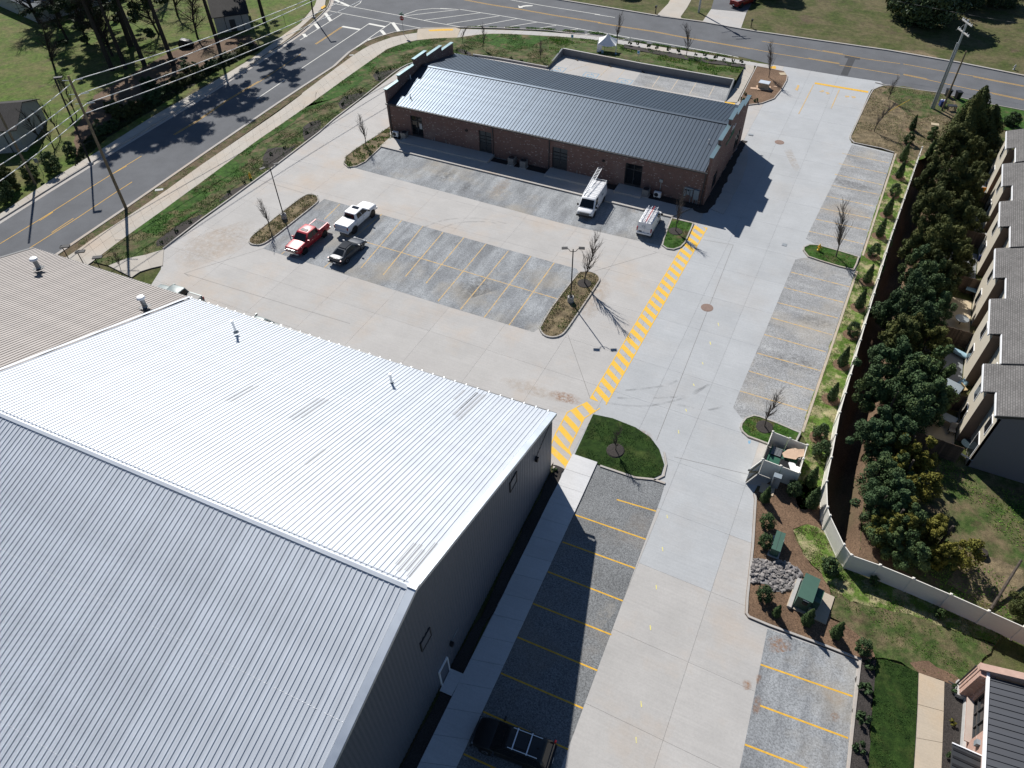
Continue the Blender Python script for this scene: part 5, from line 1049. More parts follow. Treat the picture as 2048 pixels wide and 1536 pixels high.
ladder(None, (*Q_(-.4, .36), 2.10, 'left of the two aluminium ladders on the compact white van'), 3.2, .40, a2, 0, 'aluminium')
l2_ = ladder(None, (*Q_(-.4, -.30), 2.12, 'right of the two ladders on the compact white van, with red rail'), 3.3, .42, a2, 0, 'aluminium')
l2_.children[0].data.materials.clear(); l2_.children[0].data.materials.append(MAT['red_paint'])
def txt(name, s, size, mat, parent, M):
    cu = bpy.data.curves.new('t', 'FONT'); cu.body = s; cu.size = size; cu.align_x = 'CENTER'; cu.align_y = 'CENTER'; cu.extrude = .004
    o = bpy.data.objects.new('t', cu); COL.objects.link(o); bpy.context.view_layer.update()
    me = bpy.data.meshes.new_from_object(o.evaluated_get(bpy.context.evaluated_depsgraph_get())); bpy.data.objects.remove(o); me.materials.clear()
    q = link(name, me, mat, parent); q.matrix_local = M; return q
RX = Matrix.Rotation(PI/2, 4, 'X')
txt('rear_lettering', 'CC', .34, 'meter_grey', v2, Matrix.Translation((-2.235, .05, 1.42)) @ Matrix.Rotation(-PI/2, 4, 'Z') @ RX)
mb = MB().box((-2.21, 0, .98), (.012, .012, 1.2)).box((-2.215, -.52, .62), (.012, .22, .06)).box((-2.215, .42, .74), (.012, .35, .13)); obj('door_trim', mb, 'dark_metal', v2)
# ================================================================ VINYL FENCE
FT = 1.85
fpts = [(8.7,98.7), (7.31,75.57), (6.72,60.17), (6.31,47.59), (6.45,42.35), (6.49,39.83), (6.94,37.41), (7.23,36.72), (8.52,34.61), (9.13,33.95), (11.04,33.98), (13.21,33.87), (15.59,33.69), (17.89,33.47), (19.99,33.25), (23.97,32.84)]
fence = thing('vinyl_fence', 'long cream white vinyl privacy fence with capped posts along the planted strip', 'fence')
posts = []
for a, b in zip(fpts[:-1], fpts[1:]):
    L = math.dist(a, b); n = max(1, round(L/2.42))
    for i in range(n): posts.append((a[0]+(b[0]-a[0])*i/n, a[1]+(b[1]-a[1])*i/n))
posts.append(fpts[-1])
pm = MB(); pm.box((0, 0, FT/2+.03), (.13, .13, FT+.06)).box((0, 0, FT+.08), (.17, .17, .04)).box((0, 0, FT+.12), (.10, .10, .04)); pme = pm.mesh('post'); pme.materials.append(MAT['white_vinyl'])
def panel_mesh(L):
    mb = MB(); mb.box((L/2, 0, FT-.06), (L, .055, .12)).box((L/2, 0, .13), (L, .055, .14)); n = max(1, round(L/.17)); w = L/n
    for i in range(n): mb.box((w*(i+.5), 0, FT/2), (w-.012, .03, FT-.3))
    mb.box((L/2, 0, FT/2), (L, .018, FT-.3)); return mb.mesh('panel')
for i, p in enumerate(posts):
    a = math.atan2(posts[min(i+1, len(posts)-1)][1]-posts[max(i-1, 0)][1], posts[min(i+1, len(posts)-1)][0]-posts[max(i-1, 0)][0])
    link('post', pme, None, fence, (*p, .02), a)
    if i < len(posts)-1:
        q = posts[i+1]; link('panel', panel_mesh(math.dist(p, q)-.1), 'white_vinyl', fence, (p[0]+(q[0]-p[0])*.05/math.dist(p, q), p[1]+(q[1]-p[1])*.05/math.dist(p, q), .04), math.atan2(q[1]-p[1], q[0]-p[0]))
# ---- waste enclosure of the same vinyl
en = thing('waste_enclosure', 'white vinyl bin enclosure with open top and one gate swung out', 'enclosure')
EA, EB, EC, ED = (1.72, 43.05), (4.50, 42.80), (4.46, 39.70), (1.60, 39.85)
sheet('concrete_pad', [(1.0, 43.2), (4.7, 43.0), (4.6, 39.5), (1.0, 38.4)], .075, 'concrete')
def wallp(a, b, n, parent, mat='white_vinyl'):
    for i in range(n):
        p = (a[0]+(b[0]-a[0])*i/n, a[1]+(b[1]-a[1])*i/n); q = (a[0]+(b[0]-a[0])*(i+1)/n, a[1]+(b[1]-a[1])*(i+1)/n)
        link('panel', panel_mesh(math.dist(p, q)-.1), mat, parent, (*p, .08), math.atan2(q[1]-p[1], q[0]-p[0]))
        link('post', pme, None, parent, (*p, .05))
wallp(EA, EB, 2, en); wallp(EB, EC, 2, en); wallp(EC, ED, 2, en); link('post', pme, None, en, (*ED, .05))
GE = (.90, 38.45); gt = link('gate', panel_mesh(math.dist(ED, GE)-.12), 'white_vinyl', en, (ED[0]-.02, ED[1]-.06, .1), math.atan2(GE[1]-ED[1], GE[0]-ED[0]))
L = math.dist(ED, GE); gb = MB(); gb.box((L*.5, .05, .35), (L-.2, .05, .09)).box((L*.5, .05, 1.5), (L-.2, .05, .09)).box((L*.5, .05, .92), (L*1.2, .05, .09), 0, rad(-38)); obj('brace', gb, 'wood_light', gt)
obj('latch', MB().box((L-.1, -.06, 1.6), (.1, .1, .14)), 'black_plastic', gt)
g2 = link('gate', panel_mesh(1.45), 'white_vinyl', en, (EA[0]-.03, EA[1]-.05, .1), rad(-92))
db = thing('dumpster', 'green dumpster with ribbed black lids inside the white enclosure', 'dumpster', (3.05, 41.3, .08), rad(-3))
mb = MB(); mb.prism([(-1.05, -.95), (1.05, -.95), (1.05, .95), (-1.05, .95)], .12, .9).box((0, 0, .95), (2.2, 2.0, .12)); obj('bin', mb, 'dumpster_green', db)
obj('rim', MB().box((-1.05, 0, 1.03), (.12, 2.1, .12)).box((0, -.98, 1.03), (2.1, .08, .1)), 'dumpster_green', db)
for x, y, w, l in ((-.6, .45, .85, .9), (.35, -.48, .95, .9)):
    ld = obj('lid', MB().box((x, y, 1.06), (w, l, .05)), 'black_plastic', db); mb = MB()
    for k in range(7): mb.box((x, y-l/2+.08+k*(l-.16)/6, 1.10), (w-.08, .05, .035))
    obj('lid_rib', mb, 'grey_metal' if x < 0 else 'dark_metal', ld)
for x in (-.9, .9):
    for y in (-.8, .8): obj('wheel', MB().tube((x, y-.04, .08), (x, y+.04, .08), .08, .08, 8), 'rubber', db)
cbx = thing('cardboard_sheet', 'crumpled flattened cardboard heaped on the dumpster', 'cardboard', (3.75, 41.75, 1.2), .2)
mb = MB(); mb.slabq([(-.75, -.35, .15), (.15, -.5, .32), (.65, .3, .42), (.1, .62, .40), (-.45, .5, .22), (-.85, .1, .1)], (0, .1, 1), .03).slabq([(.1, -.3, .30), (.75, -.15, .48), (.75, .55, .55), (.3, .5, .45)], (.2, .1, 1), .03).slabq([(-.2, .5, .28), (.3, .62, .38), (.35, .85, .05), (-.15, .8, .0)], (0, 1, .2), .02)
obj('sheet', mb, 'cardboard', cbx)
fo = thing('packing_foam', 'white packing foam block leaning by the cardboard in the enclosure', 'packing foam', (4.05, 40.5, 1.15), .35)
obj('block', MB().box((0, 0, .1), (.55, 1.2, .14), .1, .35).box((.25, -.2, .28), (.35, .6, .1), -.3, .2), 'foam_white', fo)
# ---- transformer cabinets
def cab(label, c, lx, ly, h, rz, door=False):
    t = thing('transformer_cabinet', label, 'utility cabinet', (*c, .12), rz)
    obj('cabinet', MB().box((0, 0, h/2), (lx, ly, h)), 'transformer_green', t); obj('lid', MB().box((0, 0, h+.03), (lx+.08, ly+.08, .06)), 'transformer_green', t)
    obj('seam', MB().box((0, 0, h+.063), (.02, ly, .008)), 'dark_metal', t); obj('pad', MB().box((0, 0, .02), (lx+.25, ly+.25, .05)), 'concrete', t); return t
t1 = cab('low green switching cabinet standing in the pine straw beside the curb', (4.36, 33.55), .58, 1.65, .85, rad(-2))
t2 = thing('pad_transformer', 'big green pad mounted transformer on a concrete pad beside the rip-rap', 'transformer', (7.0, 30.25, .12), rad(-5))
obj('tank', MB().box((-.05, 0, .78), (.95, 1.95, 1.45)), 'transformer_green', t2); obj('lid', MB().box((-.05, 0, 1.53), (1.02, 2.05, .06)), 'transformer_green', t2)
obj('terminal_box', MB().box((.72, .1, .55), (.5, 1.15, .95)), 'transformer_green', t2); obj('hatch', MB().box((.80, .25, 1.04), (.36, .62, .03)), 'dumpster_green', t2)
obj('pad', MB().box((.45, 0, .03), (2.7, 2.35, .14)), 'concrete_tan', t2); obj('rear_pad', MB().box((-.72, 0, .12), (.25, 2.5, .28)), 'concrete', t2)
obj('gauge_box', MB().box((.05, -1.02, 1.1), (.34, .1, .3)), 'dark_metal', t2); obj('label_plate', MB().box((.05, -1.0, 1.4), (.4, .05, .07)), 'white_metal', t2)
tp = thing('junction_box', 'small grey steel box standing outside the enclosure wall', 'utility box', (3.05, 39.1, .12), 0)
obj('box', MB().box((0, 0, .75), (.6, .45, 1.3)), 'meter_grey', tp); obj('pad', MB().box((-.4, -.55, .03), (1.1, 1.0, .06)), 'concrete_tan', tp); obj('conduit', MB().tube((-.22, -.28, 0), (-.22, -.28, 1.3), .04).tube((-.12, -.28, 0), (-.12, -.28, 1.2), .03), 'grey_metal', tp)
# ---- rip-rap: stones as pieces of one bed
rr = thing('riprap_bed', 'bed of loose grey broken stone between the green cabinets', 'stone bed', (0, 0, 0))
rp = [(2.98,31.76),(3.7,32.19),(4.33,32.23),(5.23,32.65),(6.23,32.52),(6.61,32.17),(6.56,31.47),(6.31,30.67),(5.59,30.16),(4.9,29.87),(4.55,30.25),(3.95,30.13),(3.4,29.95)]
obj('gravel_base', MB().prism(rp if area(rp) > 0 else rp[::-1], .08, .145), 'gravel', rr)
stones = []
for k in range(5):
    r = random.Random(k); mb = bmesh.new(); bmesh.ops.create_icosphere(mb, subdivisions=1, radius=1)
    for v in mb.verts: v.co *= r.uniform(.65, 1.2)
    me = bpy.data.meshes.new('stone'); mb.to_mesh(me); mb.free(); me.materials.append(MAT['stone_grey']); stones.append(me)
r = np.random.RandomState(3); xs = [p[0] for p in rp]; ys = [p[1] for p in rp]; P = np.c_[r.uniform(min(xs), max(xs), 900), r.uniform(min(ys), max(ys), 900)]; P = P[in_poly(P, rp)][:290]
for p in P:
    s = r.uniform(.07, .19); o = link('stone', stones[r.randint(5)], None, rr, (p[0], p[1], .15+s*.3)); o.scale = (s*1.25, s*.9, s*.62); o.rotation_euler = (r.uniform(-.5, .5), r.uniform(-.5, .5), r.uniform(0, 6.3))

# ================================================================ POLES, LAMPS, WIRES
def lot_lamp(label, p, h, rz):
    t = thing('parking_lot_lamp', label, 'street lamp', (*p, .15), rz, 'twin head lamps in the parking lot')
    obj('base', MB().lathe((0, 0, 0), [(.33, -.1), (.33, .62), (.30, .66)], 16), 'concrete', t); obj('base_cover', MB().box((0, 0, .70), (.34, .34, .1)), 'pole_dark', t)
    obj('pole', MB().tube((0, 0, .6), (0, 0, h-.2), .065, .055, 8), 'pole_dark', t)
    for s in (1, -1):
        obj('arm', MB().path([(0, 0, h-.5), (s*.28, 0, h-.42), (s*.42, 0, h-.2), (s*.55, 0, h-.1)], .03, 6), 'pole_dark', t)
        hd = obj('lamp_head', MB().box((s*.82, 0, h-.06), (.58, .36, .07), 0, s*.06), 'pole_dark', t); obj('lens', MB().box((s*.82, 0, h-.10), (.42, .26, .02), 0, s*.06), 'pvc_white', hd)
lot_lamp('black twin head lamp post on the centre planting island with a bare tree', (-20.62,53.6), 6.65, rad(24)); lot_lamp('black twin head lamp post on the left planting island behind the red truck', (-57.68,53.64), 6.9, rad(62))
def utility_pole(label, p, top, r=.17, mat='pole_wood', name='utility_pole'):
    t = thing(name, label, 'utility pole', (*p, 0)); obj('shaft', MB().tube((0, 0, -.2), (top[0]-p[0], top[1]-p[1], top[2]), r, r*.68, 10), mat, t); return t
up = utility_pole('tall brown wooden utility pole leaning beside the sidewalk near the warehouse', (-77.01,47.27), (*(-78.41,48.56), 15.6), .19)
for k, q in enumerate(((-79.26,49.46), (-79.55,49.64), (-81.18,50.85))):
    z = (14.6, 12.9, 11.0)[k]; loc = (q[0]+76.94, q[1]-47.2, z); c = (q[0]+76.94-(.7), q[1]-47.2+.4, z+.05)
    obj('insulator', MB().tube(loc, (loc[0]+.9, loc[1]+.5, z+.12), .05, .05, 6).tube((loc[0]-.3, loc[1]-.2, z), (loc[0]-1.1, loc[1]-.6, z), .04, .04, 6), 'pvc_white', up)
utility_pole('dark wooden utility pole at the left edge by the far sidewalk', (-92.62,46.68), (*(-93.59,47.73), 13.5), .17)
sp = thing('street_light', 'black street light pole on the far side of the left road', 'street lamp', (*(-90.26,53.51), 0)); top = (-90.04,53.95)
b0 = (-90.26,53.51); obj('pole', MB().tube((0, 0, 0), (top[0]-b0[0], top[1]-b0[1], 11.3), .13, .10, 8), 'pole_dark', sp); obj('base', MB().lathe((0, 0, 0), [(.36, 0), (.36, .25), (.3, .3)], 12), 'concrete', sp)
obj('lamp_head', MB().box((top[0]-b0[0]+.3, top[1]-b0[1]+.3, 11.35), (1.0, .45, .14), rad(40)), 'pole_dark', sp)
sp2 = copy_tree(sp); sp2.location = (*(-96.05,109.97), 0); sp2['label'] = 'black street light pole at the road junction, its top out of frame'
sp['group'] = sp2['group'] = 'street lights along the left road'
# north-east poles
ne = thing('utility_pole', 'tall grey steel utility pole with two crossarms beside the top road', 'utility pole', (*(9.49,115.24), .1)); n0 = (9.54,115.26); tp_ = (9.35,115.34); dx, dy = tp_[0]-n0[0], tp_[1]-n0[1]
obj('shaft', MB().tube((0, 0, 0), (dx, dy, 11.9), .20, .14, 10), 'pole_steel', ne)
def along(z): return (dx*z/11.9, dy*z/11.9)
for z, L in ((11.6, 2.6), (10.4, 3.0)):
    q = along(z); ar_ = obj('crossarm', MB().box((q[0], q[1]-.16, z), (L, .12, .14), rad(-62)), 'limestone', ne); mb = MB()
    for s in (-.46, -.3, .3, .46): mb.lathe((q[0]+s*L*math.cos(rad(-62)), q[1]-.16+s*L*math.sin(rad(-62)), z+.06), [(.04, 0), (.06, .08), (.03, .2)], 8)
    obj('insulator', mb, 'pvc_white', ar_)
q = along(9.0); obj('riser_pipe', MB().tube((-.28, 0, 0), (q[0]-.22, q[1], 9.0), .09, .09, 8), 'pole_steel', ne); obj('brace', MB().tube((along(9.6)[0]-.9, along(9.6)[1]+.3, 10.4), (along(11.5)[0], along(11.5)[1], 11.5), .02), 'grey_metal', ne)
wp_ = utility_pole('shorter weathered wooden pole beside the steel utility pole', (10.63,115.07), (*(10.58,115.42), 8.2), .14, 'pole_wood')
tpn = utility_pole('utility pole on the verge across the top road, its top out of frame', (-31.77,140.21), ((-31.77,140.21)[0], (-31.77,140.21)[1]+.4, 12.5), .19, 'pole_steel')
for z in (11.0, 12.0): obj('crossarm', MB().box((0, 0, z), (2.5, .12, .14), rad(30)), 'limestone', tpn)
obj('street_lamp_arm', MB().tube((0, 0, 8.8), (-1.6, -.9, 9.2), .05), 'grey_metal', tpn)
obj('transformer', MB().lathe((.4, 0, 9.2), [(.3, 0), (.3, 1.0)], 12), 'grey_metal', tpn)
def wire(label, a, b, sag, r=.028, mat='wire_metal', group='overhead wires beside the left road'):
    a, b = Vector(a), Vector(b); o = a; pts = []
    for i in range(17):
        u = i/16; p = a.lerp(b, u); p.z -= sag*4*u*(1-u); pts.append(p-o)
    w = obj('power_line', MB().path([tuple(p) for p in pts], r, 5), mat, None, True, tuple(o)); tag(w, label, 'wire', group)
def P3(q, z): return (q[0], q[1], z)
WL = 'bright overhead wire crossing the left road and yard'
for (l, m, r2), zz, nm in ((((-78.34,39.41), (-79.22,49.62), (-75.67,80.26)), (14.0, 14.6, 13.6), 'highest of the bright wires on the wooden utility pole'), (((-78.94,38.84), (-79.61,49.9), (-77.46,81.88)), (12.4, 12.9, 12.2), 'second highest bright wire on the wooden utility pole'), (((-79.76,38.38), (-81.24,51.11), (-77.8,81.63)), (10.8, 11.0, 10.4), 'third bright wire down on the wooden utility pole'), (((-81.01,38.11), (-83.22,51.48), (-78.8,83.38)), (8.8, 9.2, 8.8), 'lowest thick cable on the wooden utility pole')):
    for a, b, za, zb, wh_ in ((m, l, zz[1], zz[0], 'left'), (m, r2, zz[1], zz[2], 'right')):
        k = 2.0 if wh_ == 'left' else 1.6
        wire(nm+(', running off the left edge' if wh_ == 'left' else ', running on to the junction'), P3(a, za), (a[0]+(b[0]-a[0])*k, a[1]+(b[1]-a[1])*k, za+(zb-za)*k), .7, .045)
wire('thin dark wire high over the lawn beyond the top road', P3((-2.3,130.18), 9), P3((37.58,126.01), 9), .5, .02, 'dark_metal', 'wires across the top road lawn')
# ---- stop sign
ss = thing('stop_sign', 'red stop sign with street name blades on a post at the junction', 'road sign', (*(-75.95,109.34), .1), rad(-80))
obj('post', MB().tube((0, 0, 0), (0, 0, 3.6), .035, .035, 6), 'grey_metal', ss)
mb = MB(); oc = [(.40*math.cos(PI/8+k*PI/4), .40*math.sin(PI/8+k*PI/4)) for k in range(8)]; mb.add([(.05, x, 2.75+y) for x, y in oc]+[(.07, x, 2.75+y) for x, y in oc], [tuple(range(8))[::-1], tuple(range(8, 16))]+[(i, (i+1) % 8, 8+(i+1) % 8, 8+i) for i in range(8)])
pl = obj('sign_plate', mb, 'red_sign', ss); txt('lettering', 'STOP', .26, 'white_metal', pl, Matrix.Translation((.075, 0, 2.75)) @ Matrix.Rotation(PI/2, 4, 'Z') @ RX)
obj('street_name_blade', MB().box((0, 0, 3.35), (.03, .9, .18)), 'sign_green', ss); obj('street_name_blade', MB().box((0, 0, 3.58), (.9, .03, .18)), 'sign_green', ss)
def blade_sign(label, p, z0, h, w, hh, mat, rz, name='parking_sign', cat='sign', group=None):
    t = thing(name, label, cat, (*p, z0), rz, group); obj('post', MB().tube((0, 0, 0), (0, 0, h), .03, .03, 6), 'grey_metal', t); pl = obj('sign_plate', MB().box((-.0, -.04, h-hh/2), (w, .02, hh)), mat, t); return t, pl
for p, lb in (((-46.29,114.98), 'small blue and white accessible parking sign at the left end of the retaining wall'), ((-40.23,114.2), 'small blue and white accessible parking sign in front of the white tent'), ((-34.08,112.93), 'small blue and white accessible parking sign on the grass bank right of the tent')):
    t, pl = blade_sign(lb, p, .9, 1.55, .42, .55, 'white_metal', rad(0), group='accessible parking signs along the retaining wall'); obj('emblem', MB().box((0, -.055, 1.3), (.34, .012, .34)), 'sign_blue', pl)
t, pl = blade_sign('road sign on a thin post by the far sidewalk of the left road', (-93.7,48.81), 0, 2.4, .5, .6, 'grey_metal', rad(40), 'road_sign', 'road sign')
# three sign panels by the warehouse corner: only their dark backs show
for q, lb in (((-73.19,36.39), 'leftmost'), ((-70.86,36.41), 'middle'), ((-68.28,36.44), 'rightmost')):
    t = thing('pylon_sign', lb+' of three dark panels just beyond the grey roof corner', 'sign', (q[0], q[1], 0), rad(35)); obj('panel', MB().box((0, 0, 2.6), (1.0, .5, .1)), 'pole_dark', t); obj('post', MB().tube((-.2, -.2, 0), (-.2, -.2, 2.6), .05), 'pole_dark', t)
# ---- hydrants, manholes, mailboxes, bins
def hydrant(label, p, mat='hydrant_yellow', z=.15):
    t = thing('fire_hydrant', label, 'fire hydrant', (*p, z)); obj('barrel', MB().lathe((0, 0, 0), [(.17, 0), (.17, .05), (.11, .06), (.11, .5), (.14, .52), (.14, .56), (.10, .66), (.04, .74), (.04, .8)], 12), mat, t, True)
    obj('nozzle', MB().tube((-.22, 0, .42), (.22, 0, .42), .06).tube((0, -.22, .38), (0, 0, .38), .075), mat, t)
hydrant('yellow fire hydrant on the right planting island', (0.72,73.26)); hydrant('yellow fire hydrant in the planted strip left of the parking lot', (-67.72,59.33)); hydrant('pale fire hydrant on the lawn across the top road', (19.71,134.79), 'limestone', 0)
def manhole(label, p, r=.42, mat='rust_iron', z=.066):
    t = obj('manhole_cover', MB().lathe((0, 0, 0), [(r*1.25, 0), (r*1.25, .004), (r, .006), (r, .012), (r*.2, .013)], 20), mat, None, False, (*p, z)); tag(t, label, 'manhole cover')
manhole('rusty round manhole cover in the drive lane between the bays', (-7.71,58.59), .5); manhole('rusty round manhole cover in the drive right of the brick building', (-8.26,96.51), .5)
def plate(label, p, w, d, mat, z, rz=0, name='utility_cover', cat='utility cover', h=.03):
    t = obj(name, MB().box((0, 0, h/2), (w, d, h)), mat, None, False, (*p, z), rz); tag(t, label, cat)
plate('small square grate in the walkway at the right gable of the brick building', (-12.23,97.03), .6, .4, 'grey_metal', .101); plate('small square drain cover in the drive left of the hydrant island', (-2.87,72.87), .5, .5, 'grey_metal', .066)
plate('pale concrete cover in the grass by the tall fence end', (10.09,110.1), 1.0, .7, 'sand_tan', .135, .1, h=.06); plate('pale flat cover in the roadside verge by the left sidewalk', (-76.58,52.28), 1.0, .5, 'limestone', .11, .7); plate('pale valve cover in the roadside verge near the junction', (-79.18,98.03), .7, .4, 'limestone', .11, .7)
plate('flat plywood square in the brown bed by the entrance', (-15.24,111.69), .9, .6, 'cardboard', .16, .2, 'plywood_sheet', 'plywood'); plate('small loose board in the brown bed by the entrance', (-12.39,113.6), .5, .25, 'cardboard', .16, .1, 'plywood_sheet', 'plywood'); plate('timber edged square hole in the brown bed corner by the road', (-12.36,118.67), .9, .9, 'sand_tan', .16, .5, 'access_cover', 'utility cover')
ub = thing('utility_vault', 'low metal topped utility box with plywood skirt in the brown bed by the entrance', 'utility box', (*(-13.94,112.41), .15), rad(-3))
obj('box', MB().box((0, 0, .4), (1.5, 1.0, .8)), 'sand_tan', ub); obj('lid', MB().box((0, .05, .85), (1.55, 1.15, .08)), 'flashing', ub); obj('skirt_board', MB().box((.1, -.1, .06), (2.1, 1.5, .05), .35), 'cardboard', ub)
def mailbox(label, p):
    t = thing('mailbox', label, 'mailbox', (*p, 0)); obj('post', MB().box((0, 0, .55), (.12, .12, 1.1)), 'bark_dark', t); obj('box', MB().box((0, -.05, 1.22), (.26, .55, .3)), 'black_plastic', t); obj('brace', MB().box((0, -.15, .75), (.08, .5, .08), 0, 0), 'bark_dark', t)
mailbox('black mailbox on a post left of the brown driveway', (-38.8,136.6)); mailbox('black mailbox on a post right of the white driveway', (-21.39,136.62))
def wheelie(label, p, rz):
    t = thing('wheelie_bin', label, 'wheelie bin', (*p, .1), rz, 'black wheeled bins by the road'); mb = MB(); mb.add([(-.27, -.3, .05), (.27, -.3, .05), (.27, .3, .05), (-.27, .3, .05), (-.34, -.38, 1.0), (.34, -.38, 1.0), (.34, .38, 1.0), (-.34, .38, 1.0)], [(3, 2, 1, 0), (4, 5, 6, 7), (0, 1, 5, 4), (1, 2, 6, 5), (2, 3, 7, 6), (3, 0, 4, 7)]); obj('bin', mb, 'black_plastic', t)
    obj('lid', MB().box((0, 0, 1.04), (.74, .86, .06), 0, .05), 'black_plastic', t); obj('wheel', MB().tube((-.3, .34, .12), (.3, .34, .12), .12, .12, 10), 'rubber', t)
wheelie('black wheeled bin by the wooden pole, left of the pair', (11.04,120.24), .4); wheelie('black wheeled bin by the roadside, right of the pair', (12.35,120.11), .5)
bq = thing('storage_tub', 'blue plastic tub with white lids beside the wooden pole', 'tub', (*(10.48,116.63), .12), .4); obj('tub', MB().box((0, 0, .4), (.7, .6, .8)), 'blue_plastic', bq); obj('lid', MB().lathe((-.2, .1, .8), [(.15, 0), (.12, .1)], 8).lathe((.2, 0, .8), [(.15, 0), (.12, .1)], 8), 'white_metal', bq)
fr_ = thing('bench_frame', 'dark low timber frame in the grass under the tall cedar', 'frame', (*(11.82,115.46), .1), .3); mb = MB()
for x in (-.5, .5): mb.box((x, 0, .35), (.1, .1, .7)).box((x, .5, .35), (.1, .1, .7))
mb.box((0, .25, .68), (1.2, .7, .08)); obj('frame', mb, 'dark_metal', fr_)
yl = obj('guy_marker', MB().tube((0, 0, .1), (2.3, 2.75, 1.2), .035, .035, 6), 'amber', None, False, (*(3.78,111.24), .1)); tag(yl, 'thin yellow guy wire marker slanting over the straw bed', 'guy marker')
# ---- white canopy tent on the bank
tn = thing('canopy_tent', 'white pointed canopy tent with drooping side flaps on the grass bank', 'tent', (*(-40.03,114.75), .75), rad(15)); mb = MB(); ax = (0, 0, 2.9)
cs = [(-1.5, -1.2, 1.5), (1.5, -1.2, 1.4), (1.5, 1.2, 1.6), (-1.5, 1.2, 1.7)]
for i in range(4):
    a, b = cs[i], cs[(i+1) % 4]; n = 5; prev = None
    for k in range(n+1):
        u = k/n; ring = []
        for w in (0, .25, .5, .75, 1):
            e = tuple(a[j]+(b[j]-a[j])*w for j in range(3)); s = u**.6; ring.append((ax[0]+(e[0]-ax[0])*u, ax[1]+(e[1]-ax[1])*u, ax[2]+(e[2]-ax[2])*s-.25*math.sin(w*PI)*u*u))
        if prev: 
            for j in range(4): mb.quad(prev[j], ring[j], ring[j+1], prev[j+1])
        prev = ring
obj('canopy', mb, 'white_fabric', tn); mb = MB(); mb.slabq([(-1.5, -1.2, 1.5), (-1.5, 1.2, 1.7), (-1.55, 1.2, .1), (-1.6, -1.2, .0)], (1, 0, 0), .01).slabq([(1.5, -1.2, 1.4), (1.5, -.2, 1.45), (1.55, -.3, .4), (1.55, -1.2, .2)], (1, 0, 0), .01).slabq([(-1.5, -1.2, 1.5), (-.7, -1.2, 1.4), (-.8, -1.22, .5), (-1.55, -1.22, .2)], (0, 1, 0), .01); obj('side_flap', mb, 'white_fabric', tn)
mb = MB()
for c_ in cs: mb.tube((c_[0], c_[1], -.2), c_, .025)
obj('leg', mb, 'aluminium', tn); obj('weight', MB().box((1.6, -1.3, .15), (.3, .3, .3)).box((-.6, -1.3, .4), (.35, .25, .5)), 'tarp_blue', tn)
for i, q in enumerate(((-38,110.95), (-32.38,110.91), (-43.82,111.16))):
    o = obj('wood_scrap', MB().box((0, 0, .05), (.7, .16, .1)), 'bark', None, False, (*q, .07), rad(-35)); tag(o, ('right', 'middle', 'left')[0 if i == 1 else 1 if i == 0 else 2]+' of the three small brown scraps at the foot of the retaining wall', 'scrap', 'brown scraps along the foot of the retaining wall')

# ================================================================ HOUSES AND SHEDS
brk = thing('brick_house', 'pink brick building with dark seamed roof and white gutter at lower right', 'building', (17.5, 28.3, 0), rad(-90-.8))
# local: +x = south along the west wall, +y = east
bw = [(1.05, 3.7, .95, 2.75)]
mb = wall_with([(a, b, c, d_) for a, b, c, d_ in bw], 12, .3, 3.4)
for i in range(len(mb.v)): mb.v[i] = (mb.v[i][0], mb.v[i][1], mb.v[i][2])
obj('wall', mb, 'brick_new', brk)
obj('base_course', MB().box((6, -.09, .25), (12, .18, .5)), 'limestone', brk)
obj('pier', MB().box((.25, -.28, 1.7), (.9, .56, 3.4)), 'brick_new', brk); obj('pier_base', MB().box((.25, -.34, .25), (1.05, .68, .5)), 'limestone', brk)
w = obj('window', MB().box((2.37, .2, 1.85), (2.65, .03, 1.8)), 'glass_dark', brk); mb = MB()
for x in (1.09, 1.95, 2.8, 3.66): mb.box((x, .16, 1.85), (.09, .1, 1.8))
for z in (.99, 1.55, 2.71): mb.box((2.37, .162, z), (2.65, .095, .08))
obj('window_frame', mb, 'trim_dark', w); obj('sill', MB().box((2.37, -.06, .93), (2.85, .42, .09)), 'brick_new', brk)
tr = rad(17); Lr = 9/math.cos(tr); pr = .40; me_k = seam_panel(Lr, pr); me_k.materials.append(MAT['roof_black_metal'])
for i in range(29):
    o = link('roof_panel', me_k, None, brk); o.location = (.55+pr*(i+.5), -.05, 3.42); o.rotation_euler = (tr, 0, 0)
obj('gutter', MB().box((6, -.14, 3.42), (11.8, .16, .15)), 'white_metal', brk)
mb = MB(); mb.add([(.35, -.6, 3.55), (.35, 9, 3.55+9.6*math.tan(tr)+.5), (.05, 9, 3.55+9.6*math.tan(tr)+.5), (.05, -.6, 3.55), (.35, -.6, 0), (.35, 9, 0), (.05, 9, 0), (.05, -.6, 0)], [(0, 1, 2, 3), (4, 5, 1, 0), (3, 2, 6, 7), (7, 4, 0, 3)])
obj('gable_wall', mb, 'brick_new', brk)
mb = MB(); mb.slabq([(-.02, -.66, 3.56), (.42, -.66, 3.56), (.42, 9, 3.56+9.66*math.tan(tr)+.5), (-.02, 9, 3.56+9.66*math.tan(tr)+.5)], (0, 0, 1), .05); obj('coping', mb, 'coping_pink', brk)
obj('downspout', MB().tube((.02, -.7, 3.2), (.02, -.7, .2), .05).tube((.02, -.7, .2), (-.1, -1.1, .1), .05), 'trim_dark', brk)
obj('wall_light', MB().box((4.35, -.1, 2.3), (.3, .2, .42)), 'meter_grey', brk)
po = obj('awning', MB().box((6.6, -.75, 2.65), (2.8, 1.5, .08)), 'trim_dark', brk); mb = MB()
for k in range(6): mb.box((5.5+k*.45, -.75, 2.70), (.14, 1.4, .05))
obj('awning_slat', mb, 'black_plastic', po); obj('awning_edge', MB().box((5.2, -.75, 2.72), (.07, 1.55, .07)), 'white_metal', po)

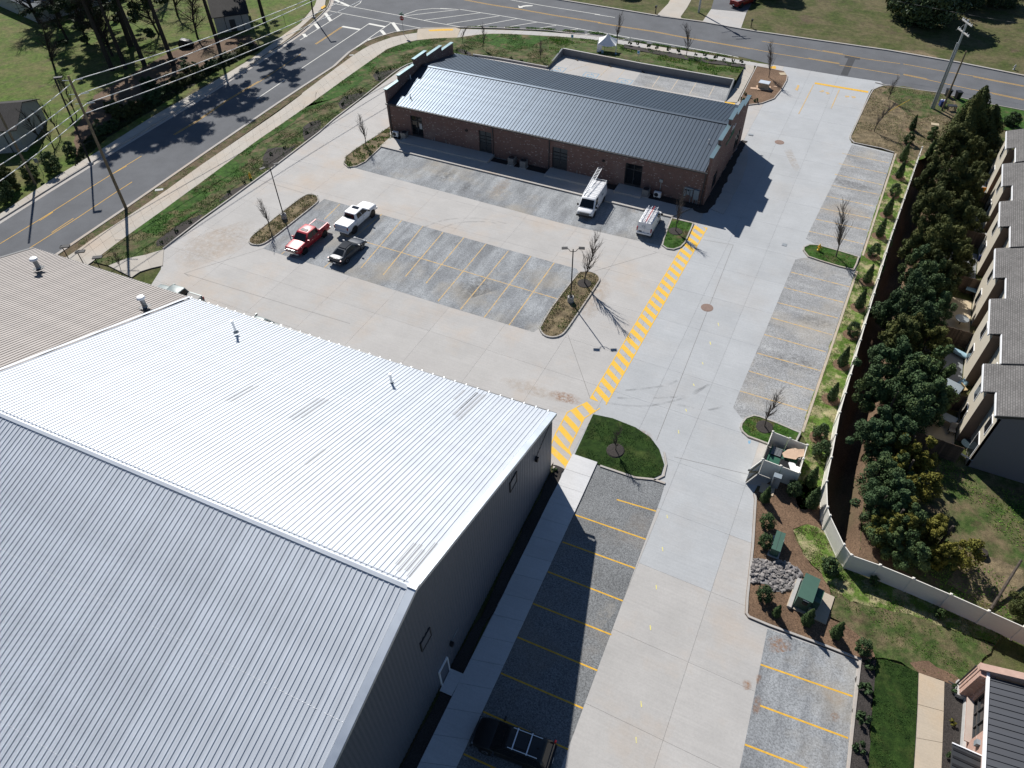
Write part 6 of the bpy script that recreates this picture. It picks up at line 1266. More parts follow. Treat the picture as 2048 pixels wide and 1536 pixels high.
# townhouses: a stepped row, each unit with its own roof plane and bay
TH = [(18.78,100.78), (17.41,93.96), (16.89,83.7), (16.29,73.3), (15.78,63.14), (15.15,53.34), (15.46,48.16)]
labels = ['farthest', 'fifth from the camera', 'fourth from the camera', 'third from the camera', 'second from the camera', 'nearest']
yb = [98.5, 90.2, 81.0, 72.0, 63.0, 54.0, 47.9]
xw = [16.95, 16.75, 16.5, 16.3, 15.95, 15.75]
for i in range(6):
    y1, y0 = yb[i], yb[i+1]; x0 = xw[i]; hz = 5.55-.0*i; D_ = 9.0; sl2 = rad(20)
    hset = .22*((5-i) % 2)+.04*i
    t = thing('townhouse', 'cream townhouse with grey roof, '+labels[i]+' in its row', 'house', (x0, y0, 0), 0, 'row of townhouses along the right edge')
    Lh = y1-y0; jog = .85; m = Lh*.42; e = 0.004*i
    H_ = hz+hset
    # rear wall (faces west), set back for the southern part
    mb = MB(); mb.box((jog+.1, m/2, H_/2), (.2, m, H_)); mb.box((.1-.0, (m+Lh)/2, H_/2), (.2, Lh-m-.02, H_))
    obj('rear_wall', mb, 'siding_cream', t); obj('return_wall', MB().box((jog/2, m+.1, H_/2), (jog-.02, .2, H_)), 'siding_brown', t)
    if i == 5: obj('end_wall', MB().add([(jog, -.0, 0), (D_*2, 0, 0), (D_*2, 0, H_), (D_, 0, H_+D_*math.tan(sl2)), (jog, 0, H_+jog*math.tan(sl2))], [(0, 1, 2, 3, 4)]), 'siding_grey', t)
    else: obj('end_wall', MB().box((D_*.5+jog, .12, H_/2), (D_, .2, H_)), 'siding_brown', t)
    rf = MB(); o_ = .30; th = .12
    def rz_(x): return H_+(x)*math.tan(sl2)+.06
    rf.slabq([(jog-o_, -.12, rz_(jog-o_)), (D_, -.12, rz_(D_)), (D_, m, rz_(D_)), (jog-o_, m, rz_(jog-o_))], (0, 0, 1), th)
    rf.slabq([(-o_, m, rz_(-o_)), (D_, m, rz_(D_)), (D_, Lh-.1, rz_(D_)), (-o_, Lh-.1, rz_(-o_))], (0, 0, 1), th)
    rf.slabq([(D_, -.12, rz_(D_)), (2*D_, -.12, rz_(0)), (2*D_, Lh-.1, rz_(0)), (D_, Lh-.1, rz_(D_))], (0, 0, 1), th)
    obj('roof', rf, 'shingles_grey', t)
    fb = MB(); fb.box((jog-o_-.03, m/2-.06, rz_(jog-o_)-.03), (.08, m+.12, .2)).box((-o_-.03, (m+Lh)/2-.05, rz_(-o_)-.03), (.08, Lh-m-.1, .2)); obj('gutter', fb, 'white_metal', t)
    gb_ = MB(); gb_.slabq([(jog-o_, -.16, rz_(jog-o_)-.14), (D_, -.16, rz_(D_)-.14), (D_, -.16, rz_(D_)+th+.01), (jog-o_, -.16, rz_(jog-o_)+th+.01)], (0, -1, 0), .03); obj('barge_board', gb_, 'trim_dark', t)
    def hwin(x, y, z, w_=.9, h_=1.3):
        f = obj('window', MB().box((x-.02, y, z), (.05, w_+.16, h_+.16)), 'white_metal', t); obj('pane', MB().box((x-.05, y, z), (.02, w_, h_)), 'glass_dark', f)
    hwin(jog, m*.35, 4.1); hwin(jog, m*.35, 1.5, 1.4, 1.9); hwin(0, m+(Lh-m)*.55, 4.1); hwin(0, m+(Lh-m)*.55, 1.4, 1.0, 1.4)
    # back-yard dividing fence of upright boards
    fx = thing('yard_fence', 'dark wooden board fence between back yards, '+labels[i]+' unit', 'fence', (x0-4.6, y0+.2, 0), rad(-3), 'board fences between the townhouse yards')
    bmsh = MB().box((0, 0, .95), (.135, .03, 1.85)).mesh('board'); bmsh.materials.append(MAT['wood_fence'])
    for k in range(33): link('board', bmsh, None, fx, (.08+k*.142, 0, random.uniform(-.03, .03)))
    obj('rail', MB().box((2.3, .04, .4), (4.7, .04, .09)).box((2.3, .04, 1.5), (4.7, .04, .09)), 'wood_fence', fx)
    struct(obj('patio', MB().box((x0-1.9, y0+Lh*.55, .03), (3.6, Lh*.62, .06)), 'sand_tan' if i in (3, 5) else 'concrete_grey'))
# things in the back yards
def table_set(label, p, mat, rz, w=1.5, d=.9, name='patio_table'):
    t = thing(name, label, 'table', (*p, .06), rz); obj('tabletop', MB().box((0, 0, .73), (w, d, .04)), mat, t)
    for sx in (-1, 1):
        for sy in (-1, 1): obj('leg', MB().box((sx*(w/2-.08), sy*(d/2-.08), .36), (.05, .05, .7)), 'dark_metal', t)
    return t
def chair(label, p, mat, rz, group=None):
    t = thing('garden_chair', label, 'chair', (*p, .06), rz, group); obj('seat', MB().box((0, 0, .42), (.5, .5, .05)), mat, t); obj('backrest', MB().box((-.24, 0, .72), (.05, .5, .6), 0, -.2), mat, t)
    for sx in (-1, 1):
        for sy in (-1, 1): obj('leg', MB().box((sx*.2, sy*.2, .2), (.04, .04, .42)), 'dark_metal', t)
table_set('white topped table in the dark back yard beside the trees', (16.65,82.74), 'white_metal', .1); table_set('grey glass table in the back yard above the trampoline patio', (14.68,56.19), 'meter_grey', -.35, 2.0, 1.5, 'patio_table'); table_set('small pale glass table on the sunny tan patio', (14.87,51.99), 'meter_grey', -.3, 1.2, .9); table_set('bench table with pale cloth against the board fence', (16.27,71.63), 'tarp_blue', -.2, 1.8, .7)
for p, m_, lb in (((16.32,93.31), 'orange_plastic', 'orange plastic chair in the shaded back yard'), ((17.6,93.21), 'red_cloth', 'red cloth chair in the shaded back yard'), ((16.65,77.79), 'blue_plastic', 'dark blue chair in the shaded back yard'), ((15.9,56.66), 'wood_light', 'tan chair by the sunny corner of the back yard'), ((17.04,50.81), 'blue_plastic', 'dark blue chair by the grey end wall'), ((15.29,51.03), 'ac_tan', 'reclining grey mesh chair on the sunny tan patio'), ((13.6,57.97), 'red_cloth', 'red folding chair beside the blue tarpaulin')): chair(lb, p, m_, random.uniform(0, 6))
def disc_table(label, p, r, mat): 
    t = thing('round_table', label, 'table', (*p, .06)); obj('tabletop', MB().lathe((0, 0, .68), [(r, 0), (r, .04)], 20), mat, t); obj('stem', MB().tube((0, 0, 0), (0, 0, .68), .05), 'dark_metal', t)
disc_table('round grey patio table on the sunny strip of patio', (15.24,66.48), .62, 'grey_metal'); disc_table('round dark glass table near the end of the townhouse row', (16.49,49.68), .55, 'glass_blue')
def kayak(label, p, rz, mat='tarp_blue'):
    mb = MB(); secs = []
    for u in np.linspace(-1, 1, 9): w = .36*(1-abs(u)**2.2)+.01; secs.append([(u*1.5, w*math.cos(a), .22+.18*math.sin(a)+.12*u*u) for a in np.linspace(0, 2*PI, 9)[:-1]])
    o = obj('kayak', loft(secs), mat, None, True, (*p, .1), rz); tag(o, label, 'kayak')
kayak('pale blue canoe shaped cover lying in the dark yard', (15.64,61.55), -.4); kayak('pale blue board standing by the townhouse wall', (15.72,57.21), 1.1)
o = obj('tarpaulin', MB().slabq([(-1, -.5, .3), (.9, -.6, .35), (1.0, .5, .5), (-.8, .6, .2)], (0, 0, 1), .02), 'blue_plastic', None, False, (*(13.08,57.84), .06)); tag(o, 'rumpled dark blue tarpaulin among the yard clutter', 'tarpaulin')
o = obj('timber_plank', MB().box((0, 0, .3), (2.6, .14, .06)), 'limestone', None, False, (*(15.64,48.37), .5), -.38); tag(o, 'pale plank lying along the dark fence near the last townhouse', 'plank')
o = obj('tree_stump', MB().lathe((0, 0, 0), [(.42, 0), (.45, .2), (.35, .4)], 12), 'bark_dark', None, False, (*(18,39.47), 0)); tag(o, 'dark tree stump on the lawn right of the bushes', 'stump')
rl = MB(); q0 = (18.72,35.02); q1 = (20.12,39.2); rl.tube((*q0, .12), (*q1, 1.2), .11, .09, 7); o = obj('fallen_trunk', rl, 'bark'); tag(o, 'long grey fallen branch propped across the yard behind the fence', 'branch')
# sheds and house beyond the left road
def shed(label, pts, h, rise, wall, roof, cat='shed', name='shed'):
    a, b, c = [Vector((*p, 0)) for p in pts]; u = (b-a); Lx = u.length; rz = math.atan2(u.y, u.x); w = (c-b).length; sg = 1 if u.x*(c-b).y-u.y*(c-b).x > 0 else -1
    t = thing(name, label, cat, (a.x, a.y, 0), rz); mb = MB(); W_ = w*sg
    vs = [(0, 0, 0), (Lx, 0, 0), (Lx, W_, 0), (0, W_, 0), (0, 0, h), (Lx, 0, h), (Lx, W_, h), (0, W_, h), (0, W_/2, h+rise), (Lx, W_/2, h+rise)]
    obj('wall', MB().add(vs, [(0, 1, 5, 4), (1, 2, 6, 9, 5), (2, 3, 7, 6), (3, 0, 4, 8, 7)]), wall, t)
    e = .3; k = rise/(abs(W_)/2); rf = MB()
    for y0, y1 in ((-e*sg, W_/2), (W_+e*sg, W_/2)): rf.slabq([(-e, y0, h-e*k+.03), (Lx+e, y0, h-e*k+.03), (Lx+e, y1, h+rise+.03), (-e, y1, h+rise+.03)], (0, 0, 1), .1)
    obj('roof', rf, roof, t)
    f = obj('door', MB().box((Lx*.5, -.03*sg, 1.0), (1.0, .05, 2.0)), 'trim_dark', t); obj('trim_board', MB().box((Lx*.3, -.03*sg, h/2), (.1, .04, h)).box((Lx*.8, -.03*sg, h/2), (.1, .04, h)), 'trim_dark', t); return t
shed('pale timber barn shed with dark roof under the pines', ((-107.39,96.83), (-103.26,101.04), (-110.24,108.1)), 2.7, 1.5, 'wall_white', 'shingles_dark')
shed('white shed with dark trim at the left edge behind the wires', ((-108.5,47.42), (-101.35,52.28), (-109.16,57.19)), 3.2, 1.6, 'wall_white', 'shingles_dark')
shed('low bungalow with blue grey roof at the top left corner', ((-175.31,94.7), (-142.49,87.37), (-147.99,103.95)), 2.6, 1.9, 'wall_white', 'shingles_blue', 'house', 'house')
fl = thing('garden_flag', 'faded pink striped flag beside the white shed', 'flag', (*(-105.01,55.11), 0), rad(20)); obj('cloth', MB().slabq([(0, 0, 1.4), (1.3, .1, 1.3), (1.3, .2, 2.1), (0, 0, 2.2)], (0, 1, 0), .01), 'flag_pink', fl); obj('post', MB().tube((0, 0, 0), (0, 0, 2.3), .03), 'grey_metal', fl)
gt_ = thing('chain_link_panel', 'small wire fence panel near the barn shed', 'fence', (*(-101.76,103.35), 0), rad(35)); mb = MB()
for x in (0, 1.7, 3.4): mb.tube((x, 0, 0), (x, 0, 1.5), .03)
mb.tube((0, 0, 1.5), (3.4, 0, 1.5), .025).tube((0, 0, .7), (3.4, 0, .7), .015).tube((0, 0, .1), (3.4, 0, .1), .015); obj('frame', mb, 'dark_metal', gt_)
tk = thing('garden_tractor', 'dark covered machine parked on the leaf litter under the pines', 'tractor', (*(-108.13,89.84), 0), rad(20)); obj('cover', body_mesh([(1.3, .4, .2, .7), (.8, .6, .1, 1.1), (-.6, .65, .1, 1.35), (-1.2, .5, .15, .9)]), 'black_plastic', tk, True); obj('wheel', MB().tube((-.7, -.6, .35), (-.7, .6, .35), .35, .35, 10), 'rubber', tk)
wb_ = thing('brush_pile', 'dark heap of cut brush between the pine trunks', 'brush pile', (*(-111.74,84.56), 0)); mb = MB(); r_ = random.Random(5)
for k in range(60): a_ = r_.uniform(0, 6.3); q = (r_.gauss(0, .6), r_.gauss(0, .5), r_.uniform(.1, .6)); mb.tube(q, (q[0]+math.cos(a_)*.9, q[1]+math.sin(a_)*.9, q[2]+r_.uniform(-.1, .5)), .03, .01, 4, False)
obj('branch', mb, 'bark_dark', wb_)
# ================================================================ TREES AND PLANTS
def leaf_mesh(name, pts, nrm, size, mat, seed, asp=1.6):
    r = np.random.RandomState(seed); n = len(pts); d = nrm+r.normal(0, .55, (n, 3)); d /= np.linalg.norm(d, axis=1)[:, None]+1e-9
    a = np.cross(d, r.normal(0, 1, (n, 3))); a /= np.linalg.norm(a, axis=1)[:, None]+1e-9; b = np.cross(d, a)
    s = (size*r.uniform(.55, 1.4, n))[:, None]; V = np.empty((n, 4, 3), np.float32)
    V[:, 0] = pts-a*s*asp*.5; V[:, 1] = pts-b*s*.38; V[:, 2] = pts+a*s*asp*.5; V[:, 3] = pts+b*s*.38
    me = arr_mesh(name, V.reshape(-1, 3), np.arange(n*4).reshape(-1, 4)); me.materials.append(MAT[mat]); return me
def clumps(r, n, cs, rad_, flat=.9):   # leaves on and inside many small balls
    k = r.randint(len(cs), size=n); d = r.normal(0, 1, (n, 3)); d /= np.linalg.norm(d, axis=1)[:, None]; q = r.uniform(.25, 1.0, n)**.5
    R_ = rad_[k]*q; return cs[k]+d*R_[:, None]*np.array([1, 1, flat]), d
def crown_multi(seed, R, H, n, size, mat, asp=1.6):
    r = np.random.RandomState(seed); cs = []; rr = []
    for k in range(r.randint(4, 7)):
        a = r.uniform(0, 2*PI); q = R*r.uniform(.1, .72); hh = H*r.uniform(.62, 1.0)*(1.08-.35*q/R); rk = R*r.uniform(.34, .62)
        for j in range(16):
            z = r.uniform(.08, 1); w = rk*(math.sin(PI*min(1, z*.8+.18))**.8)*r.uniform(.3, 1); b = r.uniform(0, 2*PI); cs.append([math.cos(a)*q+math.cos(b)*w, math.sin(a)*q+math.sin(b)*w, z*hh]); rr.append(rk*r.uniform(.22, .48)*(1.1-.5*z))
    p, d = clumps(r, n, np.array(cs), np.array(rr), 1.15); p[:, 2] = np.maximum(p[:, 2], .05); return leaf_mesh('crown', p, d, size, mat, seed, asp)
def crown_round(seed, R, H, n, nb, size, mat, z0=.3, prof=None):
    r = np.random.RandomState(seed); z = r.uniform(0, 1, nb); w = (np.sin(PI*np.clip(z*.86+.12, 0, 1))**.65 if prof is None else prof(z)); a = r.uniform(0, 2*PI, nb); q = r.uniform(.45, 1, nb)**.6
    cs = np.c_[np.cos(a)*w*R*q*.8, np.sin(a)*w*R*q*.8, z0+z*(H-z0)*.93]; rr = R*r.uniform(.20, .40, nb)*(.45+.55*w); p, d = clumps(r, n, cs, rr)
    p[:, 2] = np.maximum(p[:, 2], .05); return leaf_mesh('crown', p, d, size, mat, seed)
def crown_cone(seed, R, H, n, size, mat, wob=.12):
    r = np.random.RandomState(seed); z = 1-r.uniform(0, 1, n)**.62; a = r.uniform(0, 2*PI, n); pr = np.where(z < .12, .55+z/.12*.45, (1-(z-.12)/.88)**.72)
    q = R*pr*(1+wob*np.sin(a*5+z*14+seed))*r.uniform(.6, 1.05, n); p = np.c_[np.cos(a)*q, np.sin(a)*q, z*H+.05]; d = np.c_[np.cos(a), np.sin(a), np.full(n, .45)]
    return leaf_mesh('crown', p, d, size, mat, seed)
def trunk_mb(h, r): return MB().tube((0, 0, -.1), (.05, .02, h), r, r*.5, 7)
def plant(name, label, cat, crown, trunk, loc, rz=0, sc=1, group=None, bark='bark'):
    t = thing(name, label, cat, loc, rz, group); t.scale = sc if isinstance(sc, tuple) else (sc,)*3
    link('crown', crown, None, t); link('trunk', trunk, bark, t) if trunk else None; return t
leafmat('ivy_leaf', (.02, .032, .012), (.04, .05, .02)); speckle('ivy_bed', (.035, .036, .02), 8, .5, 1.6, .3)  # dark tones stand for ivy and for the deep shade below the pines
leafmat('leaf_holly2', (.026, .05, .022), (.055, .085, .035), (.03, .05, .02)); leafmat('leaf_cedar2', (.045, .055, .018), (.08, .082, .026), (.03, .042, .015))
# evergreen screen behind the fence
EV = [crown_multi(21+i, 3.1, 6.2, 25000, .125 if 'holly' in m else .11, m, 1.6 if 'holly' in m else 2.6) for i, m in enumerate(('leaf_holly', 'leaf_holly2', 'leaf_cedar', 'leaf_cedar2'))]
EVG = [crown_multi(31+i, 2.3, 3.9, 17000, .12, 'leaf_gold') for i in range(2)]
CED = crown_cone(5, 2.6, 8.5, 26000, .16, 'leaf_cedar', .28)
tk_ = trunk_mb(3.5, .16).mesh('trunk'); tk_.materials.append(MAT['bark'])
ev = [((1900,300), 2, 1.0), ]
rowE = [(12.17,99.13),(14.93,99.68),(11.62,89.75),(14.48,90.44),(11.24,82.06),(13.8,82.68),(10.97,75.68),(13.31,76.26),(10.37,68.38),(12.45,70.23),(10.37,63.31),(12.31,64.61),(10.17,58.56),(12.13,60.07),(9.98,54.18),(12.04,54.47),(10.04,49.93),(11.87,50.48),(10.05,46.3),(9.89,42.84),(10.59,39.51),(12.69,37.13)]
kinds = [2, 3, 2, 3, 2, 3, 2, 3, 0, 3, 0, 1, 2, 3, 1, 0, 0, 1, 1, 0, 1, 0]
sz = [1.0, .85, 1.05, .9, 1.05, .95, .95, .9, 1.0, .85, 1.0, .85, .9, .8, 1.0, .95, 1.0, 1.0, .9, .85, .8, .78]
LB = ['dark holly tree', 'dark holly tree', 'olive cedar tree', 'olive cedar tree']
near_ = ['by the tall cedar at the road end', 'behind the fence end', 'beside the second back yard', 'beside the shaded back yards', 'beside the bare dirt gap', 'over the board fences', 'beside the tan patio strip', 'beside the yard clutter', 'beside the sunny tan patio', 'near the golden bushes']
for i, (p, k, s) in enumerate(zip(rowE, kinds, sz)):   # fence side and house side trees alternate
    plant('evergreen_tree', LB[k]+' in the screen, '+('fence side ' if i % 2 == 0 or i > 17 else 'house side ')+near_[min(i//2, 9)]+(', first' if i == 18 else ', second' if i == 19 else ', third' if i == 20 else ', fourth' if i == 21 else ''), 'tree', EV[k], tk_, (*p, 0), i*1.7, (s*1.0, s*1.0, s*random.uniform(.92, 1.12)), 'evergreen screen between the fence and the townhouses')
for p, s, lb in (((11.83,45.98), .95, 'golden green bush, uppermost of the yellowish bushes in the evergreen screen'), ((11.91,43.25), 1.0, 'golden green bush, second of the yellowish bushes in the evergreen screen'), ((11.62,38.04), 1.05, 'golden green bush at the lower left end of the evergreen screen'), ((14.92,38.2), 1.0, 'golden green bush standing apart on the right by the yard grass')):
    plant('evergreen_bush', lb, 'bush', EVG[int(s*20) % 2], tk_, (*p, 0), s*9, (s, s, s), 'golden bushes in the evergreen screen')
plant('cedar_tree', 'tall pointed cedar tree at the road end of the evergreen screen', 'tree', CED, tk_, (*(13.27,103.92), 0), .4, (.95, .95, 1.0)); plant('cedar_tree', 'bushy cedar tree right behind the tall pointed cedar', 'tree', CED, tk_, (*(15.32,104.83), 0), 2.4, (1.0, 1.0, .72))
plant('evergreen_bush', 'dark bush at the right edge beside the fallen branch', 'bush', EV[2], tk_, (*(20.87,35.43), 0), 1, (.62, .62, .55)); 
# arborvitae and shrubs in the grass strip, with their mulch rings
ARB = [crown_cone(60+i, .5, 2.4, 2200, .10, 'leaf_cypress') for i in range(3)]; HOL = [crown_round(70+i, .85, 1.75, 3600, 34, .085, m, .1) for i, m in enumerate(('leaf_holly', 'leaf_shrub'))]
st_ = trunk_mb(.6, .05).mesh('trunk'); st_.materials.append(MAT['bark'])
ringm = MB().lathe((0, 0, 0), [(.85, -.03), (.7, .03), (.3, .06)], 14).mesh('mulch_ring'); ringm.materials.append(MAT['mulch_brown'])
def ring(p, z, s=1, mat=None):
    o = link('mulch_ring', ringm if not mat else mat, None, None, (*p, z)); o.scale = (s*random.uniform(.9, 1.1), s, 1); struct(o); return o
blkring = MB().lathe((0, 0, 0), [(.85, -.03), (.75, .05), (.3, .09)], 16).mesh('mulch_ring'); blkring.materials.append(MAT['mulch_black'])
strip_pl = [('a', (1823,260)), ('s', (1815,287)), ('a', (1804,322)), ('a', (1796,357)), ('s', (1785,392)), ('a', (1772,432)), ('a', (1758,474)), ('s', (1743,515)), ('a', (1733,566)), ('a', (1715,616)), ('s', (1701,671)), ('a', (1681,731)), ('a', (1661,800)), ('s', (1636,877))]
pos = [(7.31,107.08),(7.24,102.87),(7.04,97.82),(7.02,93.15),(6.91,88.49),(6.64,83.68),(6.37,78.86),(6.21,74.5),(6.21,69.55),(6.04,64.89),(6,60.31),(5.77,55.62),(5.61,50.71),(5.42,45.72)]
knd = 'aasaasaasaasaas'
knd = ['a', 's', 'a', 'a', 's', 'a', 'a', 's', 'a', 'a', 's', 'a', 'a', 's']
nb_ = ['nearest the top road', 'second from the top road', 'third from the top road', 'fourth from the top road', 'fifth from the top road', 'sixth from the top road', 'just above the hydrant island', 'beside the hydrant island', 'just below the hydrant island', 'second below the hydrant island', 'third below the hydrant island', 'fourth below the hydrant island', 'second above the bin enclosure', 'just above the bin enclosure']
for i, (k, p, l) in enumerate(zip(knd, pos, nb_)):
    if k == 'a': plant('arborvitae', 'slim pointed arborvitae in the straw strewn grass strip, '+l, 'conifer', ARB[i % 3], st_, (*p, .13), i, random.uniform(.9, 1.05), 'young conifers along the vinyl fence', 'bark')
    else: plant('holly_shrub', 'bushy round shrub in the straw strewn grass strip, '+l, 'shrub', HOL[0], st_, (*p, .13), i, (.88, .88, .95), 'round shrubs along the vinyl fence')
    ring(p, .13)
for p, k, lb in (((9.92,105.57), 's', 'bushy young conifer outside the fence end by the cedar'), ((9.92,100.24), 'a', 'slim pointed arborvitae outside the fence end')):
    plant('arborvitae', lb, 'conifer', HOL[1] if k == 's' else ARB[1], st_, (*p, .05), 1, 1.0)
# south-east bed
se = [('s', (5.79,43.77), 'dark shrub squeezed behind the bin enclosure by the fence', 1.0), ('a', (5.57,40.39), 'loose upright shrub behind the bin enclosure', 1.0), ('s', (4.46,38.98), 'broad shrub below the bin enclosure wall', .85), ('a', (6.02,38.4), 'slim arborvitae by the bend of the fence', 1.05), ('a', (2.68,37.34), 'narrow bushy shrub by the curb below the enclosure gate', .8), ('s', (3.27,35.15), 'dark shrub left of the low green cabinet', .8), ('s', (3.54,33.39), 'olive shrub by the curb above the rip-rap', .75), ('s', (4.39,29.08), 'tall dark shrub between rip-rap and curb', .8), ('a', (5.47,28.14), 'small slim arborvitae at the curb corner', .62), ('a', (7.45,28.46), 'feathery young conifer below the big transformer', .85), ('a', (9.36,28.38), 'dark arborvitae by the curb right of the transformer', .85), ('s', (11.09,28.1), 'shrub at the end of the curb by the dark lawn', .75), ('r', (8.24,33.21), 'dense round dark bush in the straw by the fence corner', 1.0)]
RND = crown_round(81, .8, 1.35, 2200, 22, .10, 'leaf_holly', .1)
for k, p, lb, s in se: plant('garden_shrub' if k != 'a' else 'arborvitae', lb, 'shrub' if k != 'a' else 'conifer', {'s': HOL[0], 'a': ARB[0], 'r': RND}[k], st_, (*p, .13), s*13, s)
for p, lb, s in (((12.57,22.47), 'small leaning yellow green shrub against the shaded vinyl fence', .5), ((15.49,32.89), 'small bright conifer in the fence shadow', .5)):
    plant('garden_shrub', lb, 'shrub', HOL[1], st_, (*p, .13), 2, s) if 'bright' in lb else plant('garden_shrub', lb, 'shrub', HOL[1], st_, (*(11.17,33.61), .13), 2, .45)
SM = [crown_round(90+i, .42, .55, 420, 8, .10, m, .02) for i, m in enumerate(('leaf_shrub', 'leaf_holly', 'leaf_gold'))]
def small(ps, lbs, z, s, k, grp):
    for i, p in enumerate(ps):
        o = link('small_shrub', SM[k], None, None, (*p, z), i*1.1); o.scale = (s*random.uniform(.8, 1.2),)*3; tag(o, lbs if isinstance(lbs, str) else lbs[i], 'shrub', grp)
small([(11.64,27.15),(11.59,25.48),(11.75,23.46),(11.84,21.63)], ['small low shrub in the dark mulch strip, '+w for w in ('at its upper end', 'second from its upper end', 'third from its upper end with pink bud', 'lowest')], .13, 1.2, 1, 'low shrubs in the dark mulch strip')
small([(16.77,27.92),(16.82,23.51)], ['small dark shrub at the brick pier', 'small dark shrub under the black awning'], .13, 1.1, 1, 'low shrubs by the brick wall'); small([(16.76,25.71)], ['tiny yellow green shrub in the mulch by the brick wall'], .13, .7, 2, 'low shrubs by the brick wall')
small([(-67.53,48.32),(-67.56,46.06),(-67.46,43.67)]+[(-68.73,67.47),(-69.27,65.34),(-69.79,74.78),(-68.79,72.38),(-67.72,58.06),(-67.78,55.35)]+[(-71.02,93.65),(-69.39,91.76),(-69.86,95.65),(-69.45,86.46),(-70.21,84.04),(-69.26,81.7)]+[(-63.7,106.68),(-61.88,106.38),(-53.76,107.05),(-51.81,106.85)], ['small shrub in black mulch, left strip, '+w for w in ('by the utility pole shadow', 'just above the pole shadow', 'at the lowest end of the mulch', 'upper of two beside the lamp post', 'lower of two beside the lamp post', 'upper one by the kerb near the building drive', 'lower one by the kerb near the building drive', 'beside the yellow hydrant', 'just below the yellow hydrant', 'left of the stepped gable', 'lower left of the stepped gable', 'nearest the stepped gable', 'topmost of three in the middle patch', 'centre one of three in the middle patch', 'lowest of three in the middle patch', 'behind the gable, left', 'behind the gable, right', 'behind the roof, left of two', 'behind the roof, right of two')], .14, .75, 1, 'small shrubs in the left planted strip')
small([(-38,120.28),(-36.69,120.47),(-34.68,120.23),(-33.17,120.16),(-31.25,120.27),(-29.53,120.3),(-26.6,119.97),(-25.13,120.26),(-23.32,120.01),(-21.86,119.79),(-20.43,119.89),(-19.17,120.11)], [w+' small shrub from the tent in the row between grass bank and roadside walk' for w in 'first second third fourth fifth sixth seventh eighth ninth tenth eleventh twelfth'.split()], .3, .95, 1, 'shrub row along the roadside walk')
small([(-15.95,109.11),(-15.81,106.91),(-15.05,108.2),(-13.85,107.29)], ['small dark shrub in the brown bed behind the gable corner, '+w for w in ('highest', 'left', 'middle', 'right')], .16, .9, 1, 'small shrubs behind the gable'); small([(-13.28,32.95)], ['weedy little shrub at the warehouse corner'], .13, .9, 0, None)

ORD = 'first second third fourth fifth sixth seventh eighth ninth tenth eleventh twelfth thirteenth fourteenth fifteenth sixteenth seventeenth eighteenth nineteenth'.split()
# ---- bare trees
def bare(seed, H, r0, spread, depth, n0, up=.75, twigs=True, lean=(0, 0)):
    r = random.Random(seed); mb = MB()
    def grow(p, d, L, rr, k):
        q = p
        segs = 3 if k else 6
        for s in range(segs):
            d2 = (d+Vector((r.gauss(0, .09), r.gauss(0, .09), r.gauss(0, .05)+.02))).normalized(); e = q+d2*(L/segs); ra = rr*(1-.7*s/segs); rb = rr*(1-.7*(s+1)/segs)
            mb.tube(q, e, ra, rb, 6 if k == 0 else 4 if k == 1 else 3, False)
            if k < depth and (k > 0 or s >= 1):
                nn = n0 if k == 0 else 2
                for _ in range(nn):
                    a = r.uniform(0, 2*PI); o = d2.orthogonal().normalized(); o2 = d2.cross(o); side = o*math.cos(a)+o2*math.sin(a)
                    dd = (side*spread+d2*up+Vector((0, 0, .25))).normalized(); f = (1-.62*s/segs) if k == 0 else (1-.4*s/segs)
                    grow(q.lerp(e, r.random()), dd, L*(.42 if k == 0 else .5)*f*r.uniform(.75, 1.2), rb*.6+.007, k+1)
            q = e; d = d2
    grow(Vector((0, 0, 0)), Vector((lean[0], lean[1], 1)).normalized(), H, r0, 0); return mb
BT = [bare(100+i, 3.6, .05, .5, 2, 5, 1.0).mesh('branches') for i in range(3)]
for m_ in BT: m_.materials.append(MAT['twig'])
BIG = bare(120, 6.2, .075, .42, 2, 7, 1.0).mesh('branches'); BIG.materials.append(MAT['twig'])
yt = [((-57.86,51.15), 'on the left planting island', BT[0], 1.0, 'c'), ((-20.44,56.97), 'on the centre planting island by the lamp post', BIG, 1.0, 'b'), ((-14.63,70.27), 'on the island beside the two white vans', BIG, .75, 'b'), ((2.63,72.91), 'on the hydrant island', BIG, 1.02, 'c'), ((1.03,44.99), 'on the island by the bin enclosure', BT[0], 1.15, 'b'), ((-9.59,37.14), 'on the dark wedge lawn by the hatched walkway', BT[2], .85, 'b'), ((-59.07,72.83), 'in the planter left of the brick building', BT[0], 1.1, 'c'), ((2.76,104.64), 'in the straw bed at the entrance corner', BT[1], 1.15, 'c'), ((3.42,115.79), 'in the straw bed close to the top road', BT[2], .9, 'c'), ((-14.01,116.53), 'in the brown bed by the utility box', BIG, .8, 'c'), ((-40.05,119.96), 'in the shrub row right of the white tent', BT[0], 1.25, 'c'), ((-28.03,119.71), 'in the shrub row left of the entrance walk', BT[1], 1.25, 'c'), ((-60.01,109), 'on the grass behind the left gable', BT[2], 1.0, 'c'), ((-64.51,110.05), 'on the grass nearest the left gable', BT[1], .75, 'c'), ((-49.21,108.66), 'on the grass left of the accessible bays', BT[0], .8, 'c'), ((-67.94,38.01), 'by the warehouse eave near the utility pole shadow', BT[2], .6, 'c')]
for i, (p, w, me, s, rg) in enumerate(yt):
    t = thing('bare_tree', 'slender young leafless tree '+w, 'tree', (*p, .15), i*2.1, 'young leafless trees'); t.scale = (s, s, s); link('branches', me, None, t)
    if rg == 'b': ring(p, .15, .95, blkring)
